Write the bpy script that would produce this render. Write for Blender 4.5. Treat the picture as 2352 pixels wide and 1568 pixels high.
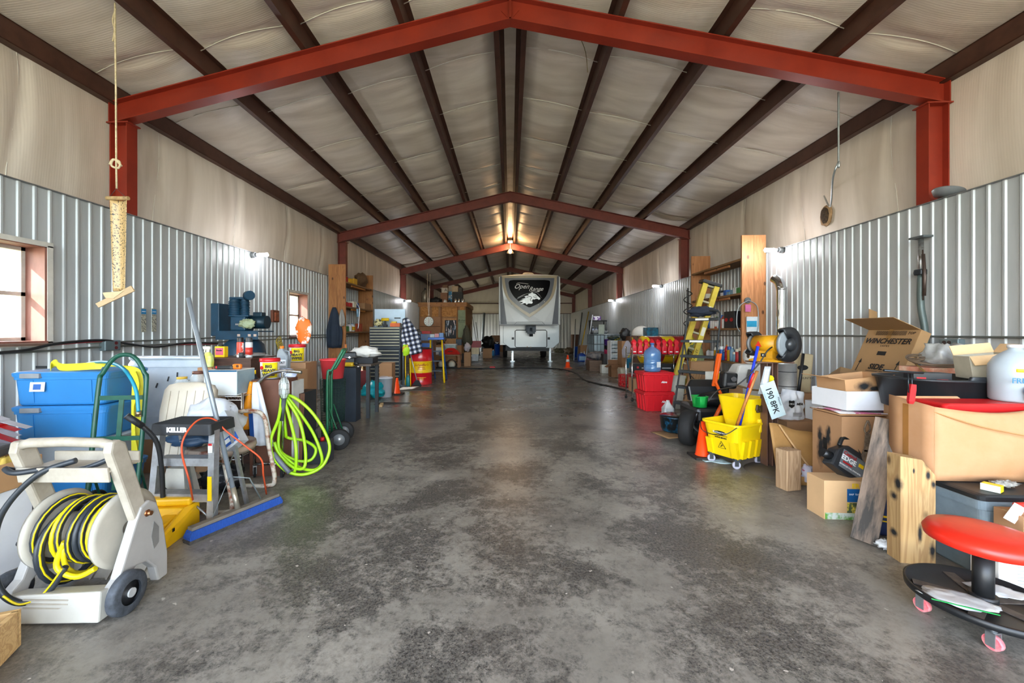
import bpy, bmesh, math, random
from math import pi, sin, cos, tan, radians, sqrt, atan2
from mathutils import Vector, Matrix, Euler, noise
sc = bpy.context.scene
C = sc.collection
for o in list(bpy.data.objects): bpy.data.objects.remove(o)
R = random.Random(7)
# ---------------- camera, world, sun, exposure ----------------
FPX, CAMH, YAW, PPX, PPY = 927.0, 1.3, 0.0445, 1130.4, 762.6
cam_d = bpy.data.cameras.new('camera'); cam = bpy.data.objects.new('camera', cam_d); C.objects.link(cam)
cam_d.sensor_width = 36; cam_d.lens = FPX*36/2352
cam_d.shift_x = (1176-PPX)/2352; cam_d.shift_y = (PPY-784)/2352
cam_d.clip_start = .02; cam_d.clip_end = 300
cam.location = (0, 0, CAMH); cam.rotation_euler = (pi/2, 0, YAW)
sc.camera = cam
w = bpy.data.worlds.new('world'); sc.world = w; w.use_nodes = True
nt = w.node_tree; nt.nodes.clear()
sky = nt.nodes.new('ShaderNodeTexSky'); sky.sky_type = 'NISHITA'; sky.sun_disc = False
sky.sun_elevation = radians(32); sky.sun_rotation = radians(-100); sky.air_density = 1.0; sky.dust_density = 1.5; sky.ozone_density = 1.0
bg = nt.nodes.new('ShaderNodeBackground'); bg.inputs[1].default_value = 1.0
mixc = nt.nodes.new('ShaderNodeMixRGB'); mixc.inputs[0].default_value = .5; mixc.inputs[2].default_value = (2.6, 2.7, 2.8, 1)
ow = nt.nodes.new('ShaderNodeOutputWorld')
nt.links.new(sky.outputs[0], mixc.inputs[1]); nt.links.new(mixc.outputs[0], bg.inputs[0]); nt.links.new(bg.outputs[0], ow.inputs[0])
sl = bpy.data.lights.new('sun', 'SUN'); sl.energy = 9; sl.angle = radians(.7); sl.color = (1, .95, .87)
so = bpy.data.objects.new('sun', sl); C.objects.link(so)
so.rotation_euler = Vector((.80, .47, -.68)).to_track_quat('-Z', 'Y').to_euler()
vs = sc.view_settings; vs.view_transform = 'Standard'; vs.look = 'None'; vs.gamma = 1; vs.use_curve_mapping = False
vs.exposure = 1.95
# ---------------- pixel rays -> points of the place ----------------
CY, SY = cos(YAW), sin(YAW)
def ray(u, v):
    k = (u-PPX)/FPX; m = (PPY-v)/FPX
    return Vector((CY*k-SY, SY*k+CY, m))
def F(u, v, z=0.):            # point of the horizontal plane z
    d = ray(u, v); t = (z-CAMH)/d.z; return Vector((d.x*t, d.y*t, z))
def A(u, v, Y):               # point of the plane y=Y
    d = ray(u, v); t = Y/d.y; return Vector((d.x*t, Y, CAMH+d.z*t))
def X_(u, v, X):              # point of the plane x=X
    d = ray(u, v); t = X/d.x; return Vector((X, d.y*t, CAMH+d.z*t))

# ---------------- mesh builder ----------------
class B:
    def __init__(s): s.bm = bmesh.new(); s.mi = 0
    def _x(s, vs_, f0, m):
        if m is not None: bmesh.ops.transform(s.bm, matrix=m, verts=vs_)
        for f in s.bm.faces[f0:] if False else [f for f in s.bm.faces if not f.tag]: f.material_index = s.mi; f.tag = True
    def fin(s, vs_, m):
        if m is not None: bmesh.ops.transform(s.bm, matrix=m, verts=vs_)
        st = set()
        for v in vs_:
            for f in v.link_faces: st.add(f)
        for f in st: f.material_index = s.mi
        return s
    def box(s, c, d, rot=None, tp=1., m=None, bv=0.):
        # c centre, d full size, tp = top scale
        x, y, z = d[0]/2, d[1]/2, d[2]/2
        if not isinstance(tp, (tuple, list)): tp = (tp, tp)
        P_ = [(-x, -y, -z), (x, -y, -z), (x, y, -z), (-x, y, -z), (-x*tp[0], -y*tp[1], z), (x*tp[0], -y*tp[1], z), (x*tp[0], y*tp[1], z), (-x*tp[0], y*tp[1], z)]
        M_ = Matrix.Translation(c)
        if rot: M_ = M_ @ Euler(rot).to_matrix().to_4x4()
        if m is not None: M_ = m @ M_
        vv = [s.bm.verts.new(p) for p in P_]
        fs = [s.bm.faces.new([vv[i] for i in f]) for f in ((3, 2, 1, 0), (4, 5, 6, 7), (0, 1, 5, 4), (1, 2, 6, 5), (2, 3, 7, 6), (3, 0, 4, 7))]
        for f in fs: f.material_index = s.mi
        if bv:
            es = list({e for f in fs for e in f.edges})
            r = bmesh.ops.bevel(s.bm, geom=es, offset=bv, segments=2, profile=.5, affect='EDGES', clamp_overlap=True)
            vv = list({v for f in r['faces'] for v in f.verts}|{v for v in vv if v.is_valid})
            for v in list(vv):
                for f in v.link_faces: f.material_index = s.mi; vv.extend(f.verts)
            vv = list(set(vv))
        bmesh.ops.transform(s.bm, matrix=M_, verts=vv)
        return s
    def cyl(s, p0, p1, r0, r1=None, seg=14, cap=True):
        p0 = Vector(p0); p1 = Vector(p1); r1 = r0 if r1 is None else r1
        q = (p1-p0).to_track_quat('Z', 'Y').to_matrix()
        a = []; b = []
        for i in range(seg):
            t = 2*pi*i/seg; d = q @ Vector((cos(t), sin(t), 0))
            a.append(s.bm.verts.new(p0+d*r0)); b.append(s.bm.verts.new(p1+d*r1))
        for i in range(seg):
            j = (i+1) % seg; f = s.bm.faces.new((a[i], a[j], b[j], b[i])); f.material_index = s.mi; f.smooth = True
        if cap:
            f = s.bm.faces.new(a[::-1]); f.material_index = s.mi
            f = s.bm.faces.new(b); f.material_index = s.mi
        return s
    def tube(s, pts, r, seg=8, closed=False, smooth=0, sq=1.):
        pts = [Vector(p) for p in pts]
        if smooth: pts = spline(pts, smooth, closed)
        n = len(pts); rings = []; up = None
        for i, p in enumerate(pts):
            if closed: t = pts[(i+1) % n]-pts[i-1]
            else: t = pts[min(i+1, n-1)]-pts[max(i-1, 0)]
            if t.length < 1e-9: t = Vector((0, 0, 1))
            t.normalize()
            if up is None:
                up = t.orthogonal().normalized()
            up = (up-t*up.dot(t))
            up = up.normalized() if up.length > 1e-6 else t.orthogonal().normalized()
            sd = t.cross(up); rr = r[i*len(r)//n] if isinstance(r, (list, tuple)) else r
            rings.append([s.bm.verts.new(p+(up*cos(2*pi*k/seg)*sq+sd*sin(2*pi*k/seg))*rr) for k in range(seg)])
        for i in range(n if closed else n-1):
            a, b = rings[i], rings[(i+1) % n]
            for k in range(seg):
                l = (k+1) % seg; f = s.bm.faces.new((a[k], a[l], b[l], b[k])); f.smooth = True; f.material_index = s.mi
        if not closed:
            for f in (s.bm.faces.new(rings[0][::-1]), s.bm.faces.new(rings[-1])): f.material_index = s.mi
        return s
    def lathe(s, prof, seg=24, m=None, a0=0, a1=2*pi, sx=1., sy=1.):
        full = abs(a1-a0-2*pi) < 1e-6; nn = seg if full else seg+1; rings = []; al = []
        for r, z in prof:
            if r < 1e-6: v = s.bm.verts.new((0, 0, z)); rings.append([v]); al.append(v)
            else:
                rr = [s.bm.verts.new((r*cos(a0+(a1-a0)*i/seg)*sx, r*sin(a0+(a1-a0)*i/seg)*sy, z)) for i in range(nn)]; rings.append(rr); al += rr
        for a, b in zip(rings, rings[1:]):
            for i in range(seg):
                j = (i+1) % nn
                if len(a) == 1 and len(b) == 1: continue
                q = (a[0], b[j], b[i]) if len(a) == 1 else ((a[i], a[j], b[0]) if len(b) == 1 else (a[i], a[j], b[j], b[i]))
                try: f = s.bm.faces.new(q)
                except ValueError: continue
                f.smooth = True; f.material_index = s.mi
        if m is not None: bmesh.ops.transform(s.bm, matrix=m, verts=al)
        return s
    def prism(s, poly, t, m=None, c=True):
        # poly in local XZ, thickness t along Y (centred if c)
        y0 = -t/2 if c else 0; y1 = y0+t
        a = [s.bm.verts.new((p[0], y0, p[1])) for p in poly]; b = [s.bm.verts.new((p[0], y1, p[1])) for p in poly]
        n = len(poly); fs = [s.bm.faces.new(a), s.bm.faces.new(b[::-1])]
        for i in range(n): fs.append(s.bm.faces.new((a[i], b[i], b[(i+1) % n], a[(i+1) % n])))
        for f in fs: f.material_index = s.mi
        if m is not None: bmesh.ops.transform(s.bm, matrix=m, verts=a+b)
        return s
    def loft(s, rings, cap=True, smooth=False):
        vr = [[s.bm.verts.new(p) for p in r] for r in rings]; n = len(vr[0])
        for a, b in zip(vr, vr[1:]):
            for i in range(n):
                j = (i+1) % n; f = s.bm.faces.new((a[i], a[j], b[j], b[i])); f.material_index = s.mi; f.smooth = smooth
        if cap:
            for f in (s.bm.faces.new(vr[0][::-1]), s.bm.faces.new(vr[-1])): f.material_index = s.mi
        return s
    def sph(s, c, r, sc_=(1, 1, 1), seg=16, rot=None):
        n = seg//2; prof = [(sin(pi*i/n), -cos(pi*i/n)) for i in range(n+1)]; prof[0] = (0, -1); prof[-1] = (0, 1)
        m = Matrix.Translation(c)
        if rot: m = m @ Euler(rot).to_matrix().to_4x4()
        return s.lathe(prof, seg, m @ Matrix.Diagonal((r*sc_[0], r*sc_[1], r*sc_[2], 1)))
    def grid(s, fn, nu, nv, smooth=True, thick=0):
        vv = [[s.bm.verts.new(fn(i/nu, j/nv)) for j in range(nv+1)] for i in range(nu+1)]
        for i in range(nu):
            for j in range(nv):
                f = s.bm.faces.new((vv[i][j], vv[i+1][j], vv[i+1][j+1], vv[i][j+1])); f.smooth = smooth; f.material_index = s.mi
        return s
def spline(pts, k, closed=False):
    out = []; n = len(pts); rng = n if closed else n-1
    for i in range(rng):
        if closed: p0, p1, p2, p3 = pts[i-1], pts[i], pts[(i+1) % n], pts[(i+2) % n]
        else: p0, p1, p2, p3 = pts[max(i-1, 0)], pts[i], pts[i+1], pts[min(i+2, n-1)]
        for j in range(k):
            t = j/k
            out.append(.5*((2*p1)+(p2-p0)*t+(2*p0-5*p1+4*p2-p3)*t*t+(3*p1-p0-3*p2+p3)*t**3))
    if not closed: out.append(pts[-1])
    return out
def ob(name, b, m, parent=None, loc=None, rot=None, sol=0, sub=0, bev=0, kind=None, fixn=True):
    if fixn: bmesh.ops.recalc_face_normals(b.bm, faces=b.bm.faces)
    me = bpy.data.meshes.new(name); b.bm.to_mesh(me); b.bm.free()
    for x in (m if isinstance(m, (list, tuple)) else [m]): me.materials.append(x)
    o = bpy.data.objects.new(name, me); C.objects.link(o)
    if parent: o.parent = parent
    if loc is not None: o.location = loc
    if rot is not None: o.rotation_euler = rot
    if sol: md = o.modifiers.new('solid', 'SOLIDIFY'); md.thickness = sol; md.offset = 0
    if bev: md = o.modifiers.new('bevel', 'BEVEL'); md.width = bev; md.segments = 2; md.limit_method = 'ANGLE'; md.angle_limit = radians(40)
    if sub: md = o.modifiers.new('subd', 'SUBSURF'); md.levels = sub; md.render_levels = sub
    if kind: o['kind'] = kind
    return o
def struct(name, b, m, parent=None, **k):
    return ob(name, b, m, parent, kind=None if parent else 'structure', **k)
def tag(o, label, cat, group=None, kind=None):
    o['label'] = label; o['category'] = cat
    if group: o['group'] = group
    if kind: o['kind'] = kind
    return o
def thing(name, label, cat, loc=(0, 0, 0), rz=0, group=None, rot=None):
    o = bpy.data.objects.new(name, None); o.empty_display_size = .1; C.objects.link(o)
    o.location = loc; o.rotation_euler = rot if rot else (0, 0, rz); return tag(o, label, cat, group)
def dup(root, loc, rz, label=None, group=None, rot=None):
    r = root.copy(); C.objects.link(r); r.location = loc; r.rotation_euler = rot if rot else (0, 0, rz)
    if label: r['label'] = label
    if group: r['group'] = group
    for ch in list(root.children):
        c = ch.copy(); C.objects.link(c); c.parent = r
        for g in ch.children:
            d = g.copy(); C.objects.link(d); d.parent = c
    return r
# ---------------- materials ----------------
def lin(c): return c/12.92 if c <= .04045 else ((c+.055)/1.055)**2.4
def col(h):
    if isinstance(h, str): return tuple(lin(int(h[i:i+2], 16)/255) for i in (0, 2, 4))+(1,)
    return tuple(h)+(1,)
MC = {}
def mt(h, rough=.5, metal=0, var=.1, vsc=6, h2=None, bump=0, bsc=60, trans=0, coat=0, stretch=None, alpha=1, thr=None, spec=.5, sheen=0):
    """procedural principled material: base h mixed by noise with a worn tone (h2)"""
    key = (h, rough, metal, var, vsc, h2, bump, bsc, trans, coat, stretch, alpha, thr, spec, sheen)
    if key in MC: return MC[key]
    m = bpy.data.materials.new('m_%s' % (h if isinstance(h, str) else 'c')); m.use_nodes = True; n = m.node_tree; N = n.nodes; L = n.links
    p = N['Principled BSDF']; p.inputs['Roughness'].default_value = rough; p.inputs['Metallic'].default_value = metal
    p.inputs['Specular IOR Level'].default_value = spec
    c1 = col(h); c2 = col(h2) if h2 else tuple(x*(1-3*var) for x in c1[:3])+(1,)
    tc = N.new('ShaderNodeTexCoord'); mp = N.new('ShaderNodeMapping'); L.new(tc.outputs['Object'], mp.inputs[0])
    if stretch: mp.inputs['Scale'].default_value = stretch
    nz = N.new('ShaderNodeTexNoise'); nz.inputs['Scale'].default_value = vsc; nz.inputs['Detail'].default_value = 6; nz.inputs['Roughness'].default_value = .62
    L.new(mp.outputs[0], nz.inputs[0])
    rp = N.new('ShaderNodeMapRange'); t0, t1 = thr if thr else (.35, .75)
    rp.inputs[1].default_value = t0; rp.inputs[2].default_value = t1; L.new(nz.outputs[0], rp.inputs[0])
    mx = N.new('ShaderNodeMixRGB'); mx.inputs[1].default_value = c1; mx.inputs[2].default_value = c2; L.new(rp.outputs[0], mx.inputs[0])
    L.new(mx.outputs[0], p.inputs['Base Color'])
    if bump:
        n2 = N.new('ShaderNodeTexNoise'); n2.inputs['Scale'].default_value = bsc; n2.inputs['Detail'].default_value = 4; L.new(mp.outputs[0], n2.inputs[0])
        bp = N.new('ShaderNodeBump'); bp.inputs['Strength'].default_value = bump; bp.inputs['Distance'].default_value = .01
        L.new(n2.outputs[0], bp.inputs['Height']); L.new(bp.outputs[0], p.inputs['Normal'])
    if trans: p.inputs['Transmission Weight'].default_value = trans; p.inputs['IOR'].default_value = 1.3
    if coat: p.inputs['Coat Weight'].default_value = coat
    if alpha < 1: p.inputs['Alpha'].default_value = alpha
    MC[key] = m; return m
def spots(m0, lst, c='15171a', soft=.6):
    """copy of a material with sprayed or soaked stains: lst of (x, y, z, rx, ry, rz) in the part's own space"""
    m = m0.copy(); n = m.node_tree; N = n.nodes; L = n.links; p = N['Principled BSDF']; src = p.inputs['Base Color'].links[0].from_socket; tc = N.new('ShaderNodeTexCoord')
    nz = N.new('ShaderNodeTexNoise'); nz.inputs['Scale'].default_value = 28; L.new(tc.outputs['Object'], nz.inputs[0]); prev = None
    for x, y, z, rx, ry, rz in lst:
        mp = N.new('ShaderNodeMapping'); mp.vector_type = 'TEXTURE'; mp.inputs['Location'].default_value = (x, y, z); mp.inputs['Scale'].default_value = (rx, ry, rz); L.new(tc.outputs['Object'], mp.inputs[0])
        ln = N.new('ShaderNodeVectorMath'); ln.operation = 'LENGTH'; L.new(mp.outputs[0], ln.inputs[0]); ad = N.new('ShaderNodeMath'); ad.operation = 'MULTIPLY_ADD'; L.new(nz.outputs[0], ad.inputs[0]); ad.inputs[1].default_value = .7; L.new(ln.outputs['Value'], ad.inputs[2])
        r = N.new('ShaderNodeMapRange'); r.inputs[1].default_value = 1.35-soft; r.inputs[2].default_value = 1.45; r.inputs[3].default_value = 1; r.inputs[4].default_value = 0; L.new(ad.outputs[0], r.inputs[0])
        if prev: k = N.new('ShaderNodeMath'); k.operation = 'MAXIMUM'; L.new(prev, k.inputs[0]); L.new(r.outputs[0], k.inputs[1]); prev = k.outputs[0]
        else: prev = r.outputs[0]
    mx = N.new('ShaderNodeMixRGB'); L.new(prev, mx.inputs[0]); L.new(src, mx.inputs[1]); mx.inputs[2].default_value = col(c); L.new(mx.outputs[0], p.inputs['Base Color']); return m
def emi(h, s):
    m = bpy.data.materials.new('glow'); m.use_nodes = True; p = m.node_tree.nodes['Principled BSDF']
    p.inputs['Emission Color'].default_value = col(h); p.inputs['Emission Strength'].default_value = s; p.inputs['Base Color'].default_value = col(h); return m
def wood(h, h2, sc_=1., axis=2, rough=.6, knots=True):
    key = ('wood', h, h2, sc_, axis, rough)
    if key in MC: return MC[key]
    m = bpy.data.materials.new('wood'); m.use_nodes = True; n = m.node_tree; N = n.nodes; L = n.links; p = N['Principled BSDF']; p.inputs['Roughness'].default_value = rough
    tc = N.new('ShaderNodeTexCoord'); mp = N.new('ShaderNodeMapping'); L.new(tc.outputs['Object'], mp.inputs[0])
    s = [9*sc_, 9*sc_, 9*sc_]; s[axis] = .8*sc_; mp.inputs['Scale'].default_value = s
    nz = N.new('ShaderNodeTexNoise'); nz.inputs['Scale'].default_value = 1.6; nz.inputs['Detail'].default_value = 5; nz.inputs['Distortion'].default_value = .8; L.new(mp.outputs[0], nz.inputs[0])
    wv = N.new('ShaderNodeMath'); wv.operation = 'SINE'; ml = N.new('ShaderNodeMath'); ml.operation = 'MULTIPLY'; ml.inputs[1].default_value = 45
    L.new(nz.outputs[0], ml.inputs[0]); L.new(ml.outputs[0], wv.inputs[0])
    rp = N.new('ShaderNodeMapRange'); rp.inputs[1].default_value = -1; rp.inputs[2].default_value = 1.2; rp.inputs[4].default_value = .75; L.new(wv.outputs[0], rp.inputs[0])
    mx = N.new('ShaderNodeMixRGB'); mx.inputs[1].default_value = col(h); mx.inputs[2].default_value = col(h2); L.new(rp.outputs[0], mx.inputs[0])
    mp2 = N.new('ShaderNodeMapping'); L.new(tc.outputs['Object'], mp2.inputs[0]); s2 = [7, 7, 7]; s2[axis] = 4; mp2.inputs['Scale'].default_value = s2
    vo = N.new('ShaderNodeTexVoronoi'); vo.inputs['Scale'].default_value = 1; L.new(mp2.outputs[0], vo.inputs[0])
    r2 = N.new('ShaderNodeMapRange'); r2.inputs[1].default_value = .10; r2.inputs[2].default_value = .17; r2.inputs[3].default_value = 1; r2.inputs[4].default_value = 0; L.new(vo.outputs['Distance'], r2.inputs[0])
    m2 = N.new('ShaderNodeMixRGB'); L.new(mx.outputs[0], m2.inputs[1]); m2.inputs[2].default_value = tuple(x*.35 for x in col(h2)[:3])+(1,)
    if knots: L.new(r2.outputs[0], m2.inputs[0])
    else: m2.inputs[0].default_value = 0
    L.new(m2.outputs[0], p.inputs['Base Color']); MC[key] = m; return m
def glass(h='dfe8ea', rough=.05, alpha=.35):
    key = ('glass', h, rough, alpha)
    if key in MC: return MC[key]
    m = bpy.data.materials.new('clear'); m.use_nodes = True; n = m.node_tree; N = n.nodes; p = N['Principled BSDF']
    p.inputs['Base Color'].default_value = col(h); p.inputs['Roughness'].default_value = rough; p.inputs['Alpha'].default_value = alpha
    nz = N.new('ShaderNodeTexNoise'); nz.inputs['Scale'].default_value = 25; mr = N.new('ShaderNodeMapRange'); mr.inputs[3].default_value = alpha*.75; mr.inputs[4].default_value = min(1, alpha*1.3)
    n.links.new(nz.outputs[0], mr.inputs[0]); n.links.new(mr.outputs[0], p.inputs['Alpha']); MC[key] = m; return m
def txt(s, size, m, parent, loc, rot=(pi/2, 0, 0), name='lettering', shear=0, bold=0, al='CENTER', ext=.0006, sx=1.):
    cu = bpy.data.curves.new(name, 'FONT'); cu.body = s; cu.size = size; cu.align_x = al; cu.align_y = 'CENTER'; cu.shear = shear; cu.offset = bold; cu.extrude = ext; cu.resolution_u = 2
    t = bpy.data.objects.new('t', cu); C.objects.link(t); dg = bpy.context.evaluated_depsgraph_get()
    me = bpy.data.meshes.new_from_object(t.evaluated_get(dg)); bpy.data.objects.remove(t)
    me.materials.clear(); me.materials.append(m)
    o = bpy.data.objects.new(name, me); C.objects.link(o); o.parent = parent; o.location = loc; o.rotation_euler = rot; o.scale = (sx, 1, 1); return o
BLK = mt('1b1c1e', .45); DGR = mt('3a3d40', .5); WHT = mt('e9e9e6', .45, var=.04); RED = mt('c41a1a', .4); STL = mt('b8bcc0', .3, 1, var=.06); CHR = mt('d8dadc', .12, 1, var=.03)
GAL = mt('a9adb0', .38, .8, var=.1, vsc=12); RUB = mt('1a1a1b', .75, bump=.2); BLU = mt('1f6fbf', .4); YEL = mt('f2c90c', .4, var=.04); ORG = mt('ff5a1c', .45, var=.05); CHB = mt('ab815c', .8, var=.06, vsc=3, bump=.05); CHB2 = mt('b98d63', .8, var=.05, vsc=3)
INK = mt('161616', .6); INKW = mt('f4f4f4', .5); INKB = mt('1c4f9c', .5); INKR = mt('b3191d', .5); RST = mt('7d4a35', .7, .3, h2='4a2c22', vsc=14)
# ---------------- building shell ----------------
W2 = 4.57; WL = 4.31; Y1 = 4.46; SP = 6.1; ZC = 2.63; YB = -3.3; YE = 28.9
def roofz(x): return 5.19-(5.19-4.14)*abs(x)/W2
def floor_mat():
    m = bpy.data.materials.new('concrete'); m.use_nodes = True; n = m.node_tree; N = n.nodes; L = n.links; p = N['Principled BSDF']
    g = N.new('ShaderNodeNewGeometry')
    def nz(sc_, det, rough=.6, dist=0):
        a = N.new('ShaderNodeTexNoise'); a.inputs['Scale'].default_value = sc_; a.inputs['Detail'].default_value = det; a.inputs['Roughness'].default_value = rough; a.inputs['Distortion'].default_value = dist; L.new(g.outputs['Position'], a.inputs[0]); return a
    def mr(src, a, b, c=0., d=1.):
        r = N.new('ShaderNodeMapRange'); r.inputs[1].default_value = a; r.inputs[2].default_value = b; r.inputs[3].default_value = c; r.inputs[4].default_value = d; L.new(src, r.inputs[0]); return r.outputs[0]
    def mul(a, b, op='MULTIPLY'):
        k = N.new('ShaderNodeMath'); k.operation = op; L.new(a, k.inputs[0])
        if isinstance(b, (int, float)): k.inputs[1].default_value = b
        else: L.new(b, k.inputs[1])
        k.use_clamp = True; return k.outputs[0]
    sx = N.new('ShaderNodeSeparateXYZ'); L.new(g.outputs['Position'], sx.inputs[0])
    ax = N.new('ShaderNodeMath'); ax.operation = 'ABSOLUTE'; L.new(sx.outputs[0], ax.inputs[0])
    mid = mr(ax.outputs[0], 1.3, 3.2, 1, .25)                # traffic stains lie along the driven middle of the slab
    big = nz(1.25, 5, .62, .5).outputs[0]; fine = nz(13, 10, .85, .25).outputs[0]
    spk = mr(nz(70, 4, .8).outputs[0], .45, .6)
    st = mul(mr(mul(mul(big, .5), mul(fine, .5), 'ADD'), .472, .535), mid)
    st = mul(st, mr(spk, 0, 1, .55, 1.0))
    c0 = N.new('ShaderNodeMixRGB'); c0.inputs[1].default_value = col('868076'); c0.inputs[2].default_value = col('9d968b'); L.new(mr(nz(2.3, 6).outputs[0], .35, .65), c0.inputs[0])
    cg = N.new('ShaderNodeMixRGB'); L.new(c0.outputs[0], cg.inputs[1]); cg.inputs[2].default_value = col('55504a'); L.new(mul(mul(mr(nz(30, 8, .8).outputs[0], .42, .62), mr(nz(4, 6, .7).outputs[0], .35, .6)), .6), cg.inputs[0])
    c1 = N.new('ShaderNodeMixRGB'); L.new(cg.outputs[0], c1.inputs[1]); c1.inputs[2].default_value = col('2d2c2b'); L.new(mul(st, .97), c1.inputs[0])
    c2 = N.new('ShaderNodeMixRGB'); L.new(c1.outputs[0], c2.inputs[1]); c2.inputs[2].default_value = col('544d47'); L.new(mul(mul(mr(nz(.5, 5, .6).outputs[0], .45, .65), mid), .5), c2.inputs[0])
    far = mr(sx.outputs[1], 5, 12, 0, .55)                   # slab colour turns to a darker grey toward the back
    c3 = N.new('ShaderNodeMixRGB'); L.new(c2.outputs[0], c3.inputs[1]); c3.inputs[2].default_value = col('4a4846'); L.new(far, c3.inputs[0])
    chip = mr(nz(24, 2, .5).outputs[0], .73, .75); c4 = N.new('ShaderNodeMixRGB'); L.new(c3.outputs[0], c4.inputs[1]); c4.inputs[2].default_value = col('b5aca0'); L.new(chip, c4.inputs[0])
    L.new(c4.outputs[0], p.inputs['Base Color'])
    ro = mr(nz(1.7, 6, .6).outputs[0], .3, .7, .24, .31)
    ro2 = mul(ro, mr(sx.outputs[1], 1.5, 7, .13, 0.), 'ADD'); L.new(ro2, p.inputs['Roughness'])
    bp = N.new('ShaderNodeBump'); bp.inputs['Strength'].default_value = .12; bp.inputs['Distance'].default_value = .004; L.new(nz(55, 6, .7).outputs[0], bp.inputs['Height']); L.new(bp.outputs[0], p.inputs['Normal'])
    return m
def vinyl_mat(axis):
    m = bpy.data.materials.new('vinyl_insulation'); m.use_nodes = True; n = m.node_tree; N = n.nodes; L = n.links; p = N['Principled BSDF']
    g = N.new('ShaderNodeNewGeometry'); mp = N.new('ShaderNodeMapping'); L.new(g.outputs['Position'], mp.inputs[0])
    mp.inputs['Scale'].default_value = (.7, 3.2, .7) if axis == 'roof' else (1, 3.0, .35)
    a = N.new('ShaderNodeTexNoise'); a.inputs['Scale'].default_value = 1.3; a.inputs['Detail'].default_value = 7; a.inputs['Distortion'].default_value = .5; L.new(mp.outputs[0], a.inputs[0])
    r = N.new('ShaderNodeMapRange'); r.inputs[1].default_value = .35; r.inputs[2].default_value = .7; L.new(a.outputs[0], r.inputs[0])
    mx = N.new('ShaderNodeMixRGB'); mx.inputs[1].default_value = col('e0d4c6'); mx.inputs[2].default_value = col('c6b8a8'); L.new(r.outputs[0], mx.inputs[0]); L.new(mx.outputs[0], p.inputs['Base Color'])
    p.inputs['Roughness'].default_value = .42; p.inputs['Specular IOR Level'].default_value = .4
    wv = N.new('ShaderNodeTexWave'); wv.wave_type = 'BANDS'; wv.bands_direction = 'Y'; wv.inputs['Scale'].default_value = 14; wv.inputs['Distortion'].default_value = .3; wv.inputs['Detail'].default_value = 2; L.new(g.outputs['Position'], wv.inputs[0])
    mp3 = N.new('ShaderNodeMapping'); L.new(g.outputs['Position'], mp3.inputs[0]); mp3.inputs['Scale'].default_value = (.35, 4, .35)
    b2 = N.new('ShaderNodeTexNoise'); b2.inputs['Scale'].default_value = 1.1; b2.inputs['Detail'].default_value = 5; L.new(mp3.outputs[0], b2.inputs[0])
    add = N.new('ShaderNodeMath'); add.operation = 'MULTIPLY_ADD'; L.new(wv.outputs[1], add.inputs[0]); add.inputs[1].default_value = .05; L.new(b2.outputs[0], add.inputs[2])
    bp = N.new('ShaderNodeBump'); bp.inputs['Strength'].default_value = .35 if axis=='roof' else .2; bp.inputs['Distance'].default_value = .03; L.new(add.outputs[0], bp.inputs['Height']); L.new(bp.outputs[0], p.inputs['Normal'])
    return m
FLM = floor_mat(); VR = vinyl_mat('roof'); VW = vinyl_mat('wall')
MET = mt('b9bcbd', .38, .12, var=.07, vsc=1.2, h2='a3a7a8', stretch=(1, 4, .5), bump=.03, bsc=30)
REDP = mt('95301c', .42, .1, var=.08, vsc=2.5, h2='7c2517'); REDD = mt('7c3a31', .5, .1, var=.1, h2='673029'); PRL = mt('57372b', .5, .15, var=.12, h2='3b241b', vsc=4)
b = B(); b.box((0, (YB-3+YE)/2, -.15), (9.6, YE-YB+3, .3)); struct('floor', b, FLM)
# ground outside
b = B(); b.grid(lambda u, v: Vector((-60+120*u, -60+150*v, -.32)), 4, 4); struct('trim_ground_outside', b, mt('7d7a55', .9, var=.15, vsc=.5, h2='5f6b3a'))
# roof vinyl, sagging between the purlins and gathered at each seam
px_ = [-4.57, -3.40, -2.28, -1.17, -.14, .14, 1.17, 2.28, 3.40, 4.57]
def roofgrid():
    b = B(); ys = []; y = YB
    while y < YE: ys.append(y); y += .075
    ys.append(YE); xs = []
    for a, c in zip(px_, px_[1:]):
        k = 8 if c-a > .5 else 2; xs += [a+(c-a)*i/k for i in range(k)]
    xs.append(px_[-1]); vv = []
    for i, x in enumerate(xs):
        row = []
        for y in ys:
            j = max(0, min(len(px_)-2, max(q for q in range(len(px_)-1) if px_[q] <= x+1e-6)))
            t = (x-px_[j])/(px_[j+1]-px_[j]); sg = sin(pi*t)
            ph = (y+.12*sg+.35*noise.noise(Vector((j*3.1, y*.25, 0)))) % 1.22
            seam = math.exp(-((ph-.6)/.045)**2)
            z = roofz(x)-.01-sg*(.075 if px_[j+1]-px_[j] > .5 else .0)*(1-.75*seam)-sg*.02*noise.noise(Vector((x*1.1, y*2.6, 1)))
            row.append(b.bm.verts.new((x, y, z)))
        vv.append(row)
    for i in range(len(xs)-1):
        for j in range(len(ys)-1):
            f = b.bm.faces.new((vv[i][j], vv[i+1][j], vv[i+1][j+1], vv[i][j+1])); f.smooth = True
    return b
struct('ceiling', roofgrid(), VR)
b = B()
for j in range(len(px_)-1):
    if px_[j+1]-px_[j] < .5: continue
    for n_ in range(26):
        yc = YB+.6+1.22*n_-(YB % 1.22)
        if yc > YE-.2: break
        pts = []
        for i in range(9):
            q = i/8; sg = sin(pi*q); x = px_[j]+(px_[j+1]-px_[j])*q; pts.append((x, yc-.12*sg-.35*noise.noise(Vector((j*3.1, yc*.25, 0))), roofz(x)-.018-sg*.042))
        b.tube(pts, .006, 4)
SEAM = mt('e9e2d6', .5, var=.05); struct('trim_roof_seam_tape', b, SEAM)
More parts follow.
